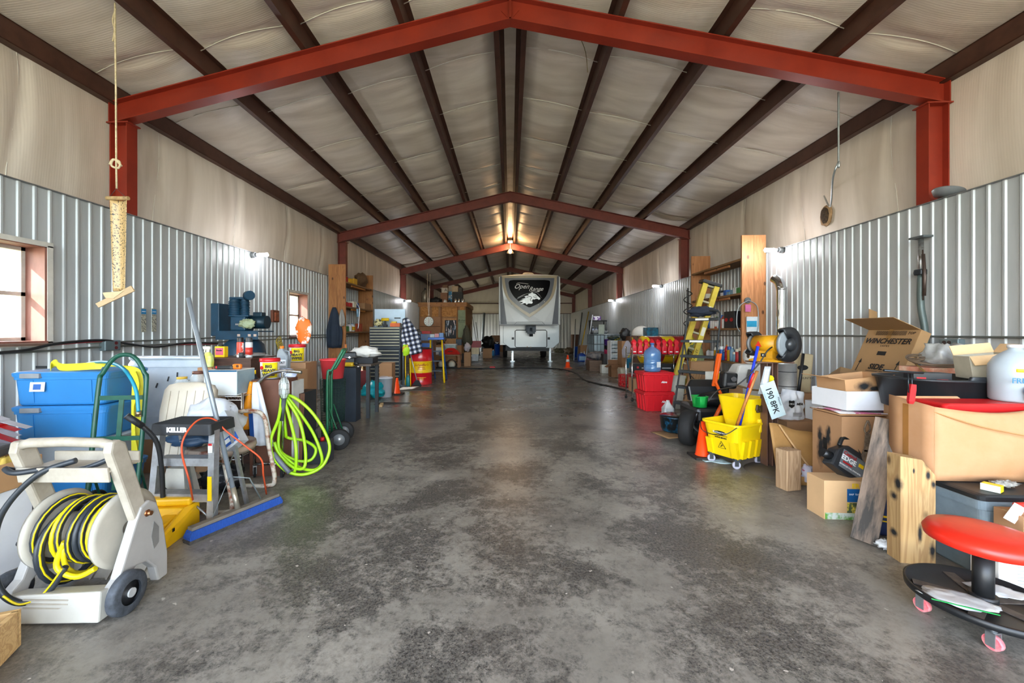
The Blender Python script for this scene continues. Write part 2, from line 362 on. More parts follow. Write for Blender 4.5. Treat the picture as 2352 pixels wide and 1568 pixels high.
b = B(); b.prism([(-4.75, 4.18), (0, 5.27), (4.75, 4.18), (4.75, 4.30), (0, 5.39), (-4.75, 4.30)], YE-YB+.6, Matrix.Translation((0, (YE+YB)/2, 0))); struct('trim_roof_deck', b, GAL)
# walls: window openings on the left
WIN = [(X_(-60, 600, -WL).y, X_(104, 600, -WL).y, 1.20, 2.10), (X_(662, 700, -WL).y, X_(705, 700, -WL).y, 1.20, 2.10)]
PIT = .1215
def ribwall(side, y0, y1, z0, z1, openings=()):
    b = B(); s = -1 if side < 0 else 1
    prof = [(0, 0), (.086, 0), (.094, .013), (.110, .013), (.1215, 0)]
    k = 0; y = y0; pts = []
    while y < y1:
        for a, d in prof[:-1]:
            if y+a <= y1: pts.append((y+a, d))
        y += PIT
    zb = sorted({z0, z1}|{z for o_ in openings for z in (o_[2], o_[3])})
    for za, zb_ in zip(zb, zb[1:]):
        prev = None
        for (yy, d) in pts:
            inside = any(o_[0] <= yy <= o_[1] and za >= o_[2]-1e-6 and zb_ <= o_[3]+1e-6 for o_ in openings)
            if inside: prev = None; continue
            x = s*(WL+.017-d); cur = (b.bm.verts.new((x, yy, za)), b.bm.verts.new((x, yy, zb_)))
            if prev and cur: b.bm.faces.new((prev[0], cur[0], cur[1], prev[1]))
            prev = cur
    return b
OPN = [(a-.0, c+.0, z0, z1) for a, c, z0, z1 in WIN]
struct('wall_left', ribwall(-1, YB, YE, 0, ZC, OPN+[(25.8, 27.2, 0, ZC)]), MET)  # opening near the back added out of view to let daylight in
struct('wall_right', ribwall(1, YB, YE, 0, ZC), MET)
for s, nm in ((-1, 'left'), (1, 'right')):
    # upper vinyl-faced insulation, gathered at seams
    def fn(u, v, s=s):
        y = YB+(YE-YB)*u; z = ZC-.02+(roofz(W2)+.02-ZC)*v; ph = (y+.05*sin(z*3)+.2) % 1.52
        seam = math.exp(-((ph-.7)/.035)**2); bil = .05*sin(pi*min(1, max(0, v)))*(1-.9*seam)
        return Vector((s*(W2+.055-bil-.012*noise.noise(Vector((y*2.2, z*1.1, 5)))), y, z))
    b = B(); b.grid(fn, 560, 8); struct('wall_upper_'+nm, b, VW)
    b = B(); yc = YB+.5-(YB+.2) % 1.52+.2
    while yc < YE: b.tube([(s*(W2+.045), yc-.05*sin((ZC+.19*i)*3), ZC+.19*i) for i in range(9)], .005, 4); yc += 1.52
    struct('trim_wall_seam_tape_'+nm, b, SEAM)
    # outer skin with window openings
    b = B(); ops = OPN if s < 0 else []
    zb = [0, 1.20, 2.10, 2.63, 4.2] if ops else [0, 4.2]
    for za, zc_ in zip(zb, zb[1:]):
        yb = [YB]
        if ops and za == 1.20:
            for o_ in ops: yb += [o_[0]-.05, o_[1]+.25]
        if ops and za < 2.6: yb += [25.8, 27.2]
        yb.append(YE)
        for i in range(0, len(yb), 2): b.box((s*(W2+.09), (yb[i]+yb[i+1])/2, (za+zc_)/2), (.03, yb[i+1]-yb[i], zc_-za))
    struct('wall_outer_'+nm, b, GAL)
    b = B(); b.box((s*(W2+WL)/2, (YB+YE)/2, ZC+.004), (W2-WL+.03, YE-YB, .008)); struct('trim_wall_cap_'+nm, b, mt('8d8f90', .4, .6))
# end wall (far) : ribbed below, vinyl above with a girt
b = B(); pr = [(0, 0), (.076, 0), (.088, .022), (.116, .022)]; xx = -W2; prev = None
while xx < W2:
    for a, d in pr:
        if xx+a > W2: break
        cur = (b.bm.verts.new((xx+a, YE-.02-d, 0)), b.bm.verts.new((xx+a, YE-.02-d, 2.62)))
        if prev: b.bm.faces.new((prev[0], cur[0], cur[1], prev[1]))
        prev = cur
    xx += .228
struct('wall_back', b, MET)
b = B(); b.prism([(-W2, 2.6), (W2, 2.6), (W2, 4.2), (0, 5.25), (-W2, 4.2)], .04, Matrix.Translation((0, YE+.01, 0))); struct('wall_upper_back', b, VW)
b = B(); b.prism([(-W2-.2, 0), (W2+.2, 0), (W2+.2, 4.3), (0, 5.35), (-W2-.2, 4.3)], .05, Matrix.Translation((0, YE+.2, 0))); struct('wall_outer_back', b, GAL)
b = B(); b.box((0, YE-.06, 3.35), (2*W2, .08, .06)); b.box((0, YE-.06, 2.62), (2*W2, .06, .04)); struct('trim_girt_back', b, PRL)
# front wall around the drive-in door behind the camera
b = B(); b.box((0, YB, 4.75), (9.5, .12, .9)); b.box((-4.6, YB, 2.2), (.3, .12, 4.4)); b.box((4.6, YB, 2.2), (.3, .12, 4.4)); struct('wall_front', b, GAL)
# purlins (C sections) and eave struts
k = 0
for x in px_[1:-1]:
    sgn = 1 if x > 0 else -1; zt = roofz(x)-.005; b = B(); L_ = YE-YB
    b.box((x, (YE+YB)/2, zt-.10), (.008, L_, .2)); b.box((x+sgn*.03, (YE+YB)/2, zt-.197), (.066, L_, .008)); b.box((x-sgn*.03, (YE+YB)/2, zt-.004), (.066, L_, .008)); b.box((x+sgn*.06, (YE+YB)/2, zt-.187), (.006, L_, .02))
    k += 1; struct('trim_%d' % k, b, PRL)
for s in (-1, 1):
    b = B(); x = s*(W2-.01); zt = 4.12
    b.box((x-s*.04, (YE+YB)/2, zt-.1), (.01, YE-YB, .2)); b.box((x, (YE+YB)/2, zt-.2), (.09, YE-YB, .01)); b.box((x, (YE+YB)/2, zt), (.09, YE-YB, .01))
    k += 1; struct('trim_%d' % k, b, PRL)
# red rigid frames: columns and sloping rafters (I sections)
def frame(Y, m, skip=()):
    global k
    ze, zr = 3.93, 4.965; dp = .25; fl = .13
    for s in (-1, 1):
        b = B()
        # column: web facing the camera, flanges on wall side and inner side
        xo = s*(W2-.02); xi = s*(W2-.215); zt = ze-dp+.01
        b.box(((xo+xi)/2, Y, zt/2), (abs(xo-xi), .012, zt)); b.box((xi, Y, zt/2), (.012, fl, zt)); b.box((xo, Y, zt/2), (.012, fl, zt)); b.box(((xo+xi)/2, Y, zt-.006), (.26, fl+.03, .014))
        k += 1; struct('trim_%d' % k, b, m)
        b = B(); x0 = s*(W2-.005); h0 = ze; 
        def pl(z0, z1, th):
            b.prism([(x0, h0-z1), (0, zr-z1), (0, zr-z0), (x0, h0-z0)], th, Matrix.Translation((0, Y, 0)))
        pl(.012, dp-.012, .012); pl(0, .012, fl); pl(dp-.012, dp, fl)
        b.box((s*.005, Y, zr-dp/2), (.012, fl, dp)); b.box((x0, Y, h0-dp/2), (.012, fl, dp))
        # diamond end plate at ridge
        k += 1; struct('trim_%d' % k, b, m)
    b = B(); b.prism([(0, zr-dp+.02), (.1, zr-dp/2), (0, zr-.02), (-.1, zr-dp/2)], .03, Matrix.Translation((0, Y, 0))); k += 1; struct('trim_%d' % k, b, m)
frame(Y1, REDP)
for i in (1, 2, 3): frame(Y1+SP*i, REDD)
frame(YE-.35, REDD)
# windows in the left wall, deep plywood-lined reveals
PLYR = mt('8a5a4d', .6, var=.12, vsc=9, h2='6e4439', stretch=(1, 1, .3)); FRM = mt('cfcac0', .55, var=.1)
for i, (ya, yb, za, zb) in enumerate(WIN):
    xi, xo = -WL+.02, -W2+.03; D = xi-xo; xm = (xi+xo)/2; e = thing
    b = B(); b.box((xm, ya+.01, (za+zb)/2), (D, .02, zb-za)); b.box((xm, yb-.01, (za+zb)/2), (D, .02, zb-za)); b.box((xm, (ya+yb)/2, za+.01), (D+.02, yb-ya, .02)); b.box((xm, (ya+yb)/2, zb-.01), (D, yb-ya, .02))
    o = struct('window_%d' % (i+1), b, PLYR)
    b = B(); xf = xo+.035; zm = (za+zb)/2; t = .035
    for z in (za+.035, zb-.035, zm): b.box((xf, (ya+yb)/2, z), (.05, yb-ya-.04, t))
    for y in (ya+.035, yb-.035): b.box((xf, y, zm), (.05, t, zb-za-.04))
    b.box((xf-.02, (ya+yb)/2, zm-.2), (.02, yb-ya-.1, .01)) if False else None
    ob('window_frame', b, FRM, o)
    b = B(); b.box((xf, (ya+yb)/2, (za+zm)/2), (.004, yb-ya-.09, zm-za-.05)); ob('pane', b, glass('eef3f5', .05, .12), o)
    b = B(); b.box((xf, (ya+yb)/2, (zb+zm)/2), (.004, yb-ya-.09, zb-zm-.05)); ob('pane', b, glass('eef3f5', .05, .12), o)
    b = B(); tt = .03; xw = -WL+.022
    b.box((xw, (ya+yb)/2, zb+.01), (.012, yb-ya+.09, .045)); b.box((xw, (ya+yb)/2, za-.01), (.012, yb-ya+.09, .045)); b.box((xw, yb+.02, zm), (.012, .045, zb-za)); b.box((xw, ya-.02, zm), (.012, .045, zb-za)); ob('window_trim', b, FRM, o)
    b = B(); b.box((-WL+.03, (ya+yb)/2, za-.012), (.07, yb-ya+.06, .02)); ob('window_sill', b, mt('6b5143', .7), o)
# ---------------- lamps that the place has ----------------
BULB = emi('f4f6ff', 14)
def wall_lamp(u, v, s, lab, x=None):
    p = X_(u, v, s*(WL-.16)); x = s*(WL-.0)
    t = thing('wall_lamp', lab, 'lamp', (x, p.y, p.z), 0, 'bare bulb lamps along the tops of the metal walls')
    b = B(); b.cyl((0, 0, 0), (-s*.06, 0, 0), .05, .045); b.cyl((-s*.06, 0, 0), (-s*.09, 0, 0), .03, .024); ob('socket', b, mt('8d9093', .4, .5), t)
    b = B(); b.cyl((-s*.09, 0, 0), (-s*.15, 0, 0), .02, .028)
    for q in range(4): b.cyl((-s*.12, .018*cos(q*pi/2), .018*sin(q*pi/2)), (-s*.27, .022*cos(q*pi/2), .022*sin(q*pi/2)), .011)
    ob('bulb', b, BULB, t)
    l = bpy.data.lights.new('bulb_light', 'POINT'); l.energy = 4.5; l.color = (.97, .98, 1); l.shadow_soft_size = .06
    o = bpy.data.objects.new('bulb_light', l); C.objects.link(o); o.location = (x-s*.33, p.y, p.z)
wall_lamp(600, 585, -1, 'lit bare bulb lamp on the left wall above the air compressor')
wall_lamp(937, 691, -1, 'lit bare bulb lamp on the left wall beyond the grey tool chest')
wall_lamp(1773, 574, 1, 'lit bare bulb lamp on the right wall beside the tall wooden shelf end')
wall_lamp(1508, 657, 1, 'lit bare bulb lamp on the right wall between shelf and second red column')
wall_lamp(1404, 690, 1, 'lit bare bulb lamp on the right wall by the third red column')
p = A(1172, 578, Y1+2*SP-.25)
t = thing('ceiling_lamp', 'warm glowing bell shaped ceiling lamp hanging below the ridge', 'lamp', (p.x, p.y, p.z))
b = B(); b.lathe([(.02, .12), (.06, .1), (.10, .02), (.155, -.05), (.15, -.05), (.09, .02)], 20); ob('lamp_shade', b, mt('c8c4bb', .4, .5), t)
b = B(); b.cyl((0, 0, .1), (0, 0, .36), .012); b.box((0, 0, .4), (.2, .1, .1)); ob('lamp_housing', b, mt('a9a49a', .5, .3), t)
b = B(); b.sph((0, 0, -.01), .06); ob('bulb', b, emi('ffc884', 9), t)
l = bpy.data.lights.new('warm_light', 'POINT'); l.energy = 20; l.color = (1, .62, .3); l.shadow_soft_size = .1
o = bpy.data.objects.new('warm_light', l); C.objects.link(o); o.location = (p.x, p.y-.3, p.z+.22)

# ---------------- generic builders ----------------
FY = (pi/2, 0, 0); FXm = (pi/2, 0, -pi/2); FXp = (pi/2, 0, pi/2)   # lettering facing -Y, -X, +X
def panel(name, m, parent, c, w_, h, face='y', t=.002, rot=None, label=None):
    b = B(); b.box((0, 0, 0), (w_, t, h) if face == 'y' else (t, w_, h) if face == 'x' else (w_, h, t)); o = ob(name, b, m, parent, c, rot)
    if label: o['label'] = label
    return o
def carton(label, loc, d, rz=0, m=None, h_open=False, flaps=(), name='cardboard_box', cat='box', group=None, tape=True, rot=None, mi=None, body='body', ink=None, fl=None):
    """loc = base centre; d = (w, depth, h); flaps = list of (side, fold angle deg from vertical outward)"""
    m = m or CHB; t = thing(name, label, cat, loc, rz, group, rot); w_, dp, h = d; b = B(); th = .005
    if h_open or flaps:
        b.box((0, 0, th/2), (w_, dp, th))
        for s in (-1, 1): b.box((s*(w_/2-th/2), 0, h/2), (th, dp, h)); b.box((0, s*(dp/2-th/2), h/2), (w_-2*th, th, h))
    else: b.box((0, 0, h/2), (w_, dp, h))
    ob(body, b, m, t, bev=.002)
    for sd, an in flaps:
        a = radians(an); L_ = fl or min(w_, dp)*.48; b = B()
        if sd in 'lr':
            s = -1 if sd == 'l' else 1; b.box((0, 0, L_/2), (th, dp*.98, L_)); o = ob('flap', b, mi or m, t, (s*(w_/2-.004), 0, h), (0, s*a, 0))
        else:
            s = -1 if sd == 'f' else 1; b.box((0, 0, L_/2), (w_*.98, th, L_)); o = ob('flap', b, mi or m, t, (0, s*(dp/2-.004), h), (-s*a, 0, 0))
    if tape and not flaps and not h_open:
        b = B(); b.box((0, 0, h+.0012), (w_*1.0, .05, .002)); ob('tape', b, mt('b8a179', .25, var=.04), t)
    if ink:
        for (fc, s_, sz, dx, dz) in ink:
            if fc == 'y': txt(s_, sz, INK, t, (dx, -dp/2-.0015, dz), FY)
            elif fc == 'x': txt(s_, sz, INK, t, (-w_/2-.0015, dx, dz), FXm)
            else: txt(s_, sz, INK, t, (w_/2+.0015, dx, dz), FXp)
    return t
def bottle(label, loc, r, h, m, capm, neck=.3, cap=.35, name='bottle', cat='bottle', group=None, lab=None, rot=None, rz=0, body='body', seg=16, shoulder=.72, sx=1.):
    t = thing(name, label, cat, loc, rz, group, rot); n = r*neck*1.15
    b = B(); b.lathe([(0, 0), (r*.92, 0), (r, h*.03), (r, h*shoulder), (r*.93, h*(shoulder+.04)), (n, h*.9), (n, h*.94), (0, h*.94)], seg, sx=sx); ob(body, b, m, t)
    b = B(); b.cyl((0, 0, h*.9), (0, 0, h), r*cap, seg=12); ob('cap', b, capm, t)
    if lab:
        b = B(); b.lathe([(r*1.012, h*.15), (r*1.012, h*.62)], seg, sx=sx); ob('paper_label', b, lab, t, sol=.0008)
    return t
def spraycan(label, loc, r, h, m, capm, group=None, rz=0, rot=None, name='spray_can', lab=None):
    t = thing(name, label, 'can', loc, rz, group, rot)
    b = B(); b.lathe([(0, .002), (r*.95, 0), (r, .004), (r, h*.74), (r*.95, h*.76), (r*.6, h*.8), (0, h*.8)], 16); ob('body', b, m, t)
    b = B(); b.lathe([(r*.9, h*.76), (r*.9, h*.97), (r*.8, h), (0, h)], 16); ob('cap', b, capm, t)
    if lab: b = B(); b.lathe([(r*1.01, h*.12), (r*1.01, h*.5)], 16); ob('paper_label', b, lab, t, sol=.0006)
    return t
def bucket(label, loc, r0, r1, h, m, group=None, handle=True, name='bucket', rz=0, lab=None, hm=None, hang=-35, rim=True, rot=None, cat='bucket'):
    t = thing(name, label, cat, loc, rz, group, rot); b = B()
    pr = [(0, 0), (r0, 0), (r0+(r1-r0)*.95, h*.94)]
    if rim: pr += [(r1*1.05, h*.94), (r1*1.05, h)]
    pr += [(r1, h), (r1-.006, h), (r0-.006, .006), (0, .006)]
    b.lathe(pr, 28); ob('body', b, m, t)
    if handle:
        b = B(); b.tube([(r1*1.02*cos(a), 0, r1*1.0*sin(a)) for a in [pi*i/12 for i in range(13)]], .003, 6); ob('handle', b, hm or STL, t, (0, 0, h*.9), (radians(90+hang), 0, 0))
    if lab: b = B(); b.lathe([(r0+(r1-r0)*.25+.002, h*.25), (r0+(r1-r0)*.75+.002, h*.75)], 20, a0=-pi*.85, a1=-pi*.1); ob('paper_label', b, lab, t, sol=.0008)
    return t
def tote(label, loc, d, rz, m, lidm, lipm=None, group=None, ribs=3, name='storage_tote', tp=.86, latch=None, open_=False):
    """tapered plastic tub (d = top w, depth, h) with an overhanging lid"""
    t = thing(name, label, 'tote', loc, rz, group); w_, dp, h = d; hb = h-.03
    b = B(); q = 6
    def ring(z, s):
        W_, D_ = w_*s/2, dp*s/2; r = min(W_, D_)*.22; out = []
        for cx, cy, a in ((W_-r, D_-r, 0), (-W_+r, D_-r, pi/2), (-W_+r, -D_+r, pi), (W_-r, -D_+r, 1.5*pi)):
            for i in range(q): out.append((cx+r*cos(a+i*pi/2/(q-1)), cy+r*sin(a+i*pi/2/(q-1)), z))
        return out
    b.loft([ring(0, tp*.97), ring(.012, tp), ring(hb*.86, .945), ring(hb*.87, .975), ring(hb, .98)], smooth=False)
    ob('tub', b, m, t, bev=.0)
    if ribs:
        for i in range(ribs):
            x = (i-(ribs-1)/2)*w_*.5/max(1, ribs-1)*1.2
            for s in (-1, 1): b = B(); b.loft([[(x-.03, s*dp*tp/2*.97, .02), (x+.03, s*dp*tp/2*.97, .02), (x+.03, s*(dp*tp/2+.006), .02), (x-.03, s*(dp*tp/2+.006), .02)], [(x-.03, s*dp*.94/2*.97, hb*.85), (x+.03, s*dp*.94/2*.97, hb*.85), (x+.03, s*(dp*.945/2+.006), hb*.85), (x-.03, s*(dp*.945/2+.006), hb*.85)]]); ob('rib', b, m, t)
    if not open_:
        b = B(); b.loft([ring(hb-.005, 1.0), ring(hb+.018, 1.01), ring(h-.006, .99), ring(h, .95)]); ob('lid', b, lidm, t)
    if latch:
        for s in (-1, 1):
            b = B(); b.box((s*(w_/2+.003), 0, h-.025), (.022, dp*.3, .045), bv=.004); ob('latch', b, latch, t)
    return t
def crumple(r, seed, sc_=(1, 1, 1), f=2.2, amp=.35, seg=28):
    b = B(); b.sph((0, 0, 0), 1, (1, 1, 1), seg)
    for v in b.bm.verts:
        p = v.co.copy(); k = 1+amp*noise.noise(p*f+Vector((seed, 0, 0)))+amp*.5*abs(noise.noise(p*f*2.7+Vector((0, seed, 0))))
        v.co = Vector((p.x*k*sc_[0]*r, p.y*k*sc_[1]*r, p.z*k*sc_[2]*r))
    return b
def heap(name, label, cat, loc, r, sc_, m, seed=1, f=2.2, amp=.35, rz=0, group=None):
    """crumpled single thing (bag, rag, cloth) resting on its base"""
    b = crumple(r, seed, sc_, f, amp); z = min(v.co.z for v in b.bm.verts)
    for v in b.bm.verts: v.co.z -= z
    o = ob(name, b, m, None, loc, (0, 0, rz)); return tag(o, label, cat, group)
def wheel(b, c, r, wd, axis='x', tread=True):
    c = Vector(c); d = Vector((1, 0, 0)) if axis == 'x' else Vector((0, 1, 0)); m = Matrix.Translation(c) @ d.to_track_quat('Z', 'Y').to_matrix().to_4x4()
    b.lathe([(r*.55, -wd/2), (r*.9, -wd/2), (r, -wd*.3), (r, wd*.3), (r*.9, wd/2), (r*.55, wd/2)], 28, m); return b
def hub(b, c, r, wd, axis='x'):
    c = Vector(c); d = Vector((1, 0, 0)) if axis == 'x' else Vector((0, 1, 0)); m = Matrix.Translation(c) @ d.to_track_quat('Z', 'Y').to_matrix().to_4x4()
    b.lathe([(0, -wd*.5), (r*.25, -wd*.5), (r*.25, -wd*.2), (r*.56, -wd*.25), (r*.56, wd*.25), (r*.25, wd*.2), (r*.25, wd*.5), (0, wd*.5)], 20, m); return b
def caster(t, x, y, h, r, m, rz=0, wm=None):
    b = B(); b.cyl((0, 0, h), (0, 0, 2*r+.005), .008); b.box((-.012, 0, r*1.45), (.003, r*1.0, r*1.4)); b.box((.012, 0, r*1.45), (.003, r*1.0, r*1.4)); b.box((0, 0, 2*r+.01), (.03, r, .006))
    f = ob('caster', b, m, t, (x, y, 0), (0, 0, rz)); b = B(); b.cyl((-.009, 0, r), (.009, 0, r), r, seg=18); b.cyl((-.014, 0, r), (.014, 0, r), r*.35, seg=10); ob('wheel', b, wm or RUB, f)
def rod(name, label, cat, p0, p1, r, m, group=None, seg=10):
    p0 = Vector(p0); p1 = Vector(p1); b = B(); b.cyl((0, 0, 0), p1-p0, r, seg=seg); o = ob(name, b, m, None, p0); return tag(o, label, cat, group)
def cable(name, label, cat, pts, r, m, sm=8, seg=6, group=None):
    pts = [Vector(p) for p in pts]; o0 = pts[0].copy(); b = B(); b.tube([p-o0 for p in pts], r, seg, smooth=sm); o = ob(name, b, m, None, o0); return tag(o, label, cat, group)
def cone(label, loc, h, base, stripe=False, basem=None, group=None):
    t = thing('traffic_cone', label, 'cone', loc, 0, group); b = B(); r = h*.19
    b.lathe([(r*1.15, .02), (r, .03), (r*.33, h), (r*.25, h), (r*.9, .03)], 24); ob('body', b, mt('ff4a10', .35, var=.04), t)
    b = B(); b.box((0, 0, .0125), (base, base, .025), bv=.006); ob('base', b, basem or mt('2a2522', .7), t)
    if stripe: b = B(); b.lathe([(r*.80*.98+.001, h*.36), (r*.55+.0015, h*.66)], 24); b = B(); k0, k1 = .48, .68; f = lambda k: r-(r*.67)*((k*h-.03)/(h-.03)); b.lathe([(f(k0)+.002, h*k0), (f(k1)+.002, h*k1)], 24); ob('reflective_band', b, WHT, t, sol=.001)
    return t
def plank(name, label, p0, p1, w_, th, m, cat='board', roll=0, poly=None, group=None):
    """timber from p0 (foot) to p1 (top); local X width, local Y thickness"""
    p0 = Vector(p0); p1 = Vector(p1); L_ = (p1-p0).length; b = B()
    if poly: b.prism([(x, z*L_) for x, z in poly], th)
    else: b.box((0, 0, L_/2), (w_, th, L_), bv=.003)
    q = (p1-p0).to_track_quat('Z', 'Y').to_euler(); e = ((p1-p0).to_track_quat('Z', 'Y') @ Euler((0, 0, roll)).to_quaternion()).to_euler()
    o = ob(name, b, m, None, p0, e); return tag(o, label, cat, group)

def px_thing(kind, desc, u0, v0, u1, v1, d, colr, dep=None, name=None, cat=None, group=None, rz=YAW, **k):
    """a thing whose front stands at distance d (None = on the floor); size from its extent in the photo"""
    if d is None: d = CAMH*FPX/(v1-PPY)
    r = ray((u0+u1)/2, v1)*d; w_ = (u1-u0)*d/FPX; h = (v1-v0)*d/FPX; z = max(0, CAMH+r.z); dp = dep or min(w_, .5)
    c = Vector((r.x, r.y, z))+Vector((-SY, CY, 0))*dp/2; m = colr if not isinstance(colr, str) else mt(colr, .5)
    if kind == 'box': return carton(desc, c, (w_, dp, h), rz, m, name=name or 'cardboard_box', cat=cat or 'box', group=group, tape=k.get('tape', False), flaps=k.get('flaps', ()))
    if kind == 'bottle': return bottle(desc, c, w_/2, h, m, k.get('cap', WHT), name=name or 'bottle', cat=cat or 'bottle', group=group, lab=k.get('lab'))
    if kind == 'can': return spraycan(desc, c, w_/2, h, m, k.get('cap', WHT), group=group)
    if kind == 'bucket': return bucket(desc, c, w_*.42, w_*.48, h, m, group=group, lab=k.get('lab'), name=name or 'bucket')
    if kind == 'tote': return tote(desc, c, (w_, dp, h), rz, m, k.get('lid', m), name=name or 'storage_tote', group=group)
    if kind == 'heap': return heap(name or 'bag', desc, cat or 'bag', c, .5*max(w_, .05), (1, dp/w_, h/w_), m, k.get('seed', 3), k.get('f', 2.5), k.get('amp', .4), rz, group)
    if kind == 'jug':
        t = thing(name or 'jug', desc, cat or 'jug', c, rz, group); q = w_/2; b = B(); b.loft([rr_box(q*.95, dp/2*.9, 0), rr_box(q, dp/2, h*.06), rr_box(q, dp/2, h*.7), rr_box(q*.55, dp/2*.6, h*.86), rr_box(q*.25, dp/2*.4, h*.9)]); ob('body', b, m, t); b = B(); b.cyl((0, 0, h*.88), (0, 0, h), q*.3); ob('cap', b, k.get('cap', WHT), t)
        if k.get('lab'): panel('paper_label', k['lab'], t, (0, -dp/2-.002, h*.35), w_*.8, h*.45)
        return t
def rr_box(a, c_, z_, q=4):
    r = min(a, c_)*.3; o_ = []
    for x, y, an in ((a-r, c_-r, 0), (-a+r, c_-r, pi/2), (-a+r, -c_+r, pi), (a-r, -c_+r, 1.5*pi)):
        for i in range(q): o_.append((x+r*cos(an+i*pi/2/(q-1)), y+r*sin(an+i*pi/2/(q-1)), z_))
    return o_
# ================= right side, near =================
def D(u, v, d): r = ray(u, v)*d; return Vector((r.x, r.y, CAMH+r.z))
def RD(r, d, z=0.): return Vector((CY*r-SY*d, SY*r+CY*d, z))
# --- red seated creeper stool
c = RD(2.19, 1.80); t = thing('mechanic_stool', 'round red padded rolling stool with black tray base at the lower right', 'stool', c)
b = B(); b.lathe([(0, .345), (.15, .345), (.185, .36), (.19, .385), (.175, .41), (.12, .422), (0, .425)], 40); ob('seat', b, mt('e02a18', .38, var=.05, bump=.03), t)
b = B(); b.cyl((0, 0, .11), (0, 0, .30), .034); b.cyl((0, 0, .105), (0, 0, .135), .046); ob('post', b, BLK, t)
b = B(); b.cyl((0, 0, .30), (0, 0, .345), .022); ob('piston', b, CHR, t)
b = B(); b.lathe([(0, .093), (.235, .093), (.25, .10), (.252, .128), (.243, .13), (.238, .105), (0, .105)], 44); ob('tray', b, mt('16181b', .45), t)
b = B()
for a in range(5): b.box((.12*cos(a*1.2566), .12*sin(a*1.2566), .107), (.2, .045, .004), (0, 0, a*1.2566))
ob('tray_plate', b, mt('5b5148', .7, h2='2c2826', vsc=20), t)
for i in range(5):
    a = 2.75+i*2*pi/5; x, y = .2*cos(a), .2*sin(a)
    f = B(); f.cyl((0, 0, .07), (0, 0, .095), .012); f.box((.016, 0, .045), (.004, .03, .06)); f.box((-.016, 0, .045), (.004, .03, .06)); f.box((0, 0, .073), (.036, .03, .005)); o = ob('caster', f, GAL, t, (x, y, 0), (0, 0, .2))
    w_ = B(); w_.cyl((-.011, 0, .03), (.011, 0, .03), .03, seg=18); ob('wheel', w_, mt('e0606c', .45, h2='e9b5b5', vsc=30), o)
b = crumple(.11, 3, (1, .62, .1)); o = ob('zipper_bag', b, mt('cfcfcd', .25, var=.1, alpha=.8), None, c+Vector((-.14, -.03, .125)), (0, 0, -.5)); tag(o, 'clear zipper bag of small parts lying on the stool tray', 'bag')
b = B(); b.box((0, -.065, .005), (.2, .006, .003)); ob('zipper', b, mt('23a552', .4), o)
b = crumple(.09, 8, (1, .6, .07)); o = ob('plastic_sleeve', b, mt('d9dbdd', .2, var=.05, alpha=.7), None, c+Vector((.12, .05, .12)), (0, 0, -.4)); tag(o, 'clear plastic sleeve lying right of the stool post', 'bag')
# --- clear storage tub with black lid
o = tote('translucent grey storage tub with black lid behind the red stool', (2.82, 2.37, 0), (.72, .30, .45), pi/2*0, mt('93a5b0', .25, var=.1, alpha=.75), mt('232629', .5), ribs=0, name='storage_tub', tp=.9)
txt('3  XOB', .045, INKW, o, (-.335, 0, .33), FXm)
for j, (x, y, lb, sx_) in enumerate(((-.22, -.05, 'round white container inside the clear tub, near end', 1), (-.05, .05, 'taller white jar inside the clear tub, far end', 1.2))):
    b = B(); b.lathe([(0, 0), (.05, 0), (.055, .1*sx_), (.058, .1*sx_), (.058, .12*sx_), (0, .12*sx_)], 18); q = ob('plastic_jar', b, mt('cfc9b8', .5), None, (2.82+x, 2.37+y, .015)); tag(q, lb, 'jar')
# --- things lying on the black lid
z = .452
o = carton('small yellow and white box on the black tub lid', (2.58, 2.28, z), (.05, .07, .035), .5, mt('f0d71c', .4, var=.03), name='small_box', tape=False); panel('box_end', mt('d9ded4', .4), o, (-.0265, 0, .0175), .07, .035, 'x')
b = B(); b.lathe([(0, 0), (.045, 0), (.05, .01), (.05, .2), (.04, .24), (.02, .27), (0, .27)], 22); t = thing('cleaner_bottle', 'white cleaning bottle with blue band lying on the tub lid', 'bottle', (2.86, 2.26, z+.052), 0, rot=(radians(88), 0, radians(75))); ob('body', b, mt('e8e9ea', .35), t); b = B(); b.lathe([(.051, .07), (.051, .13)], 22); ob('paper_label', b, mt('4fb6e0', .35), t, sol=.0008)
o = heap('wire_bundle', 'tangled bundle of grey wires on the tub lid', 'wires', (2.70, 2.33, z), .05, (1.2, .5, .3), mt('6c6a66', .6, h2='b8b4ac', vsc=50), 5, 6, .6)
# --- big bulging brown carton, right
cor = D(2145, 1098, 2.30); m = wood('d6a671', 'c4905a', .3, 0, .8, False)
CBX = mt('c49670', .75, var=.05, vsc=2.2, h2='b07e50', bump=.04)
t = thing('large_carton', 'large bulging brown cardboard carton holding red lidded tote', 'box', (cor.x, cor.y, .455)); hh = .42; wd = .85; dpp = .27
b = B()
def bf(u, v): return Vector((wd*u, -.05*sin(pi*u)*sin(pi*v)-.02*v*sin(2*pi*u), hh*v-(.03*sin(pi*min(1, u*1.3)) if v > .99 else 0)))
b.grid(bf, 24, 10); b.grid(lambda u, v: Vector((0, dpp*u, hh*v+.03*u*v)), 4, 4); b.grid(lambda u, v: Vector((wd, dpp*u, hh*v)), 4, 4); b.grid(lambda u, v: Vector((wd*u, dpp, hh*v+.02)), 4, 4); b.grid(lambda u, v: Vector((wd*u, dpp*v, .003)), 4, 4); ob('body', b, CBX, t, sol=.006)
panel('tape', mt('a9743c', .3), t, (-.0045, .16, .21), .035, .40, 'x', .001)
b = B(); b.tube([(0, -.0, hh-.03), (.2, -.065, hh-.10), (.5, -.085, hh-.15), (.84, -.03, hh-.14)], .0035, 5, smooth=8); ob('crease', b, mt('b98752', .8), t)
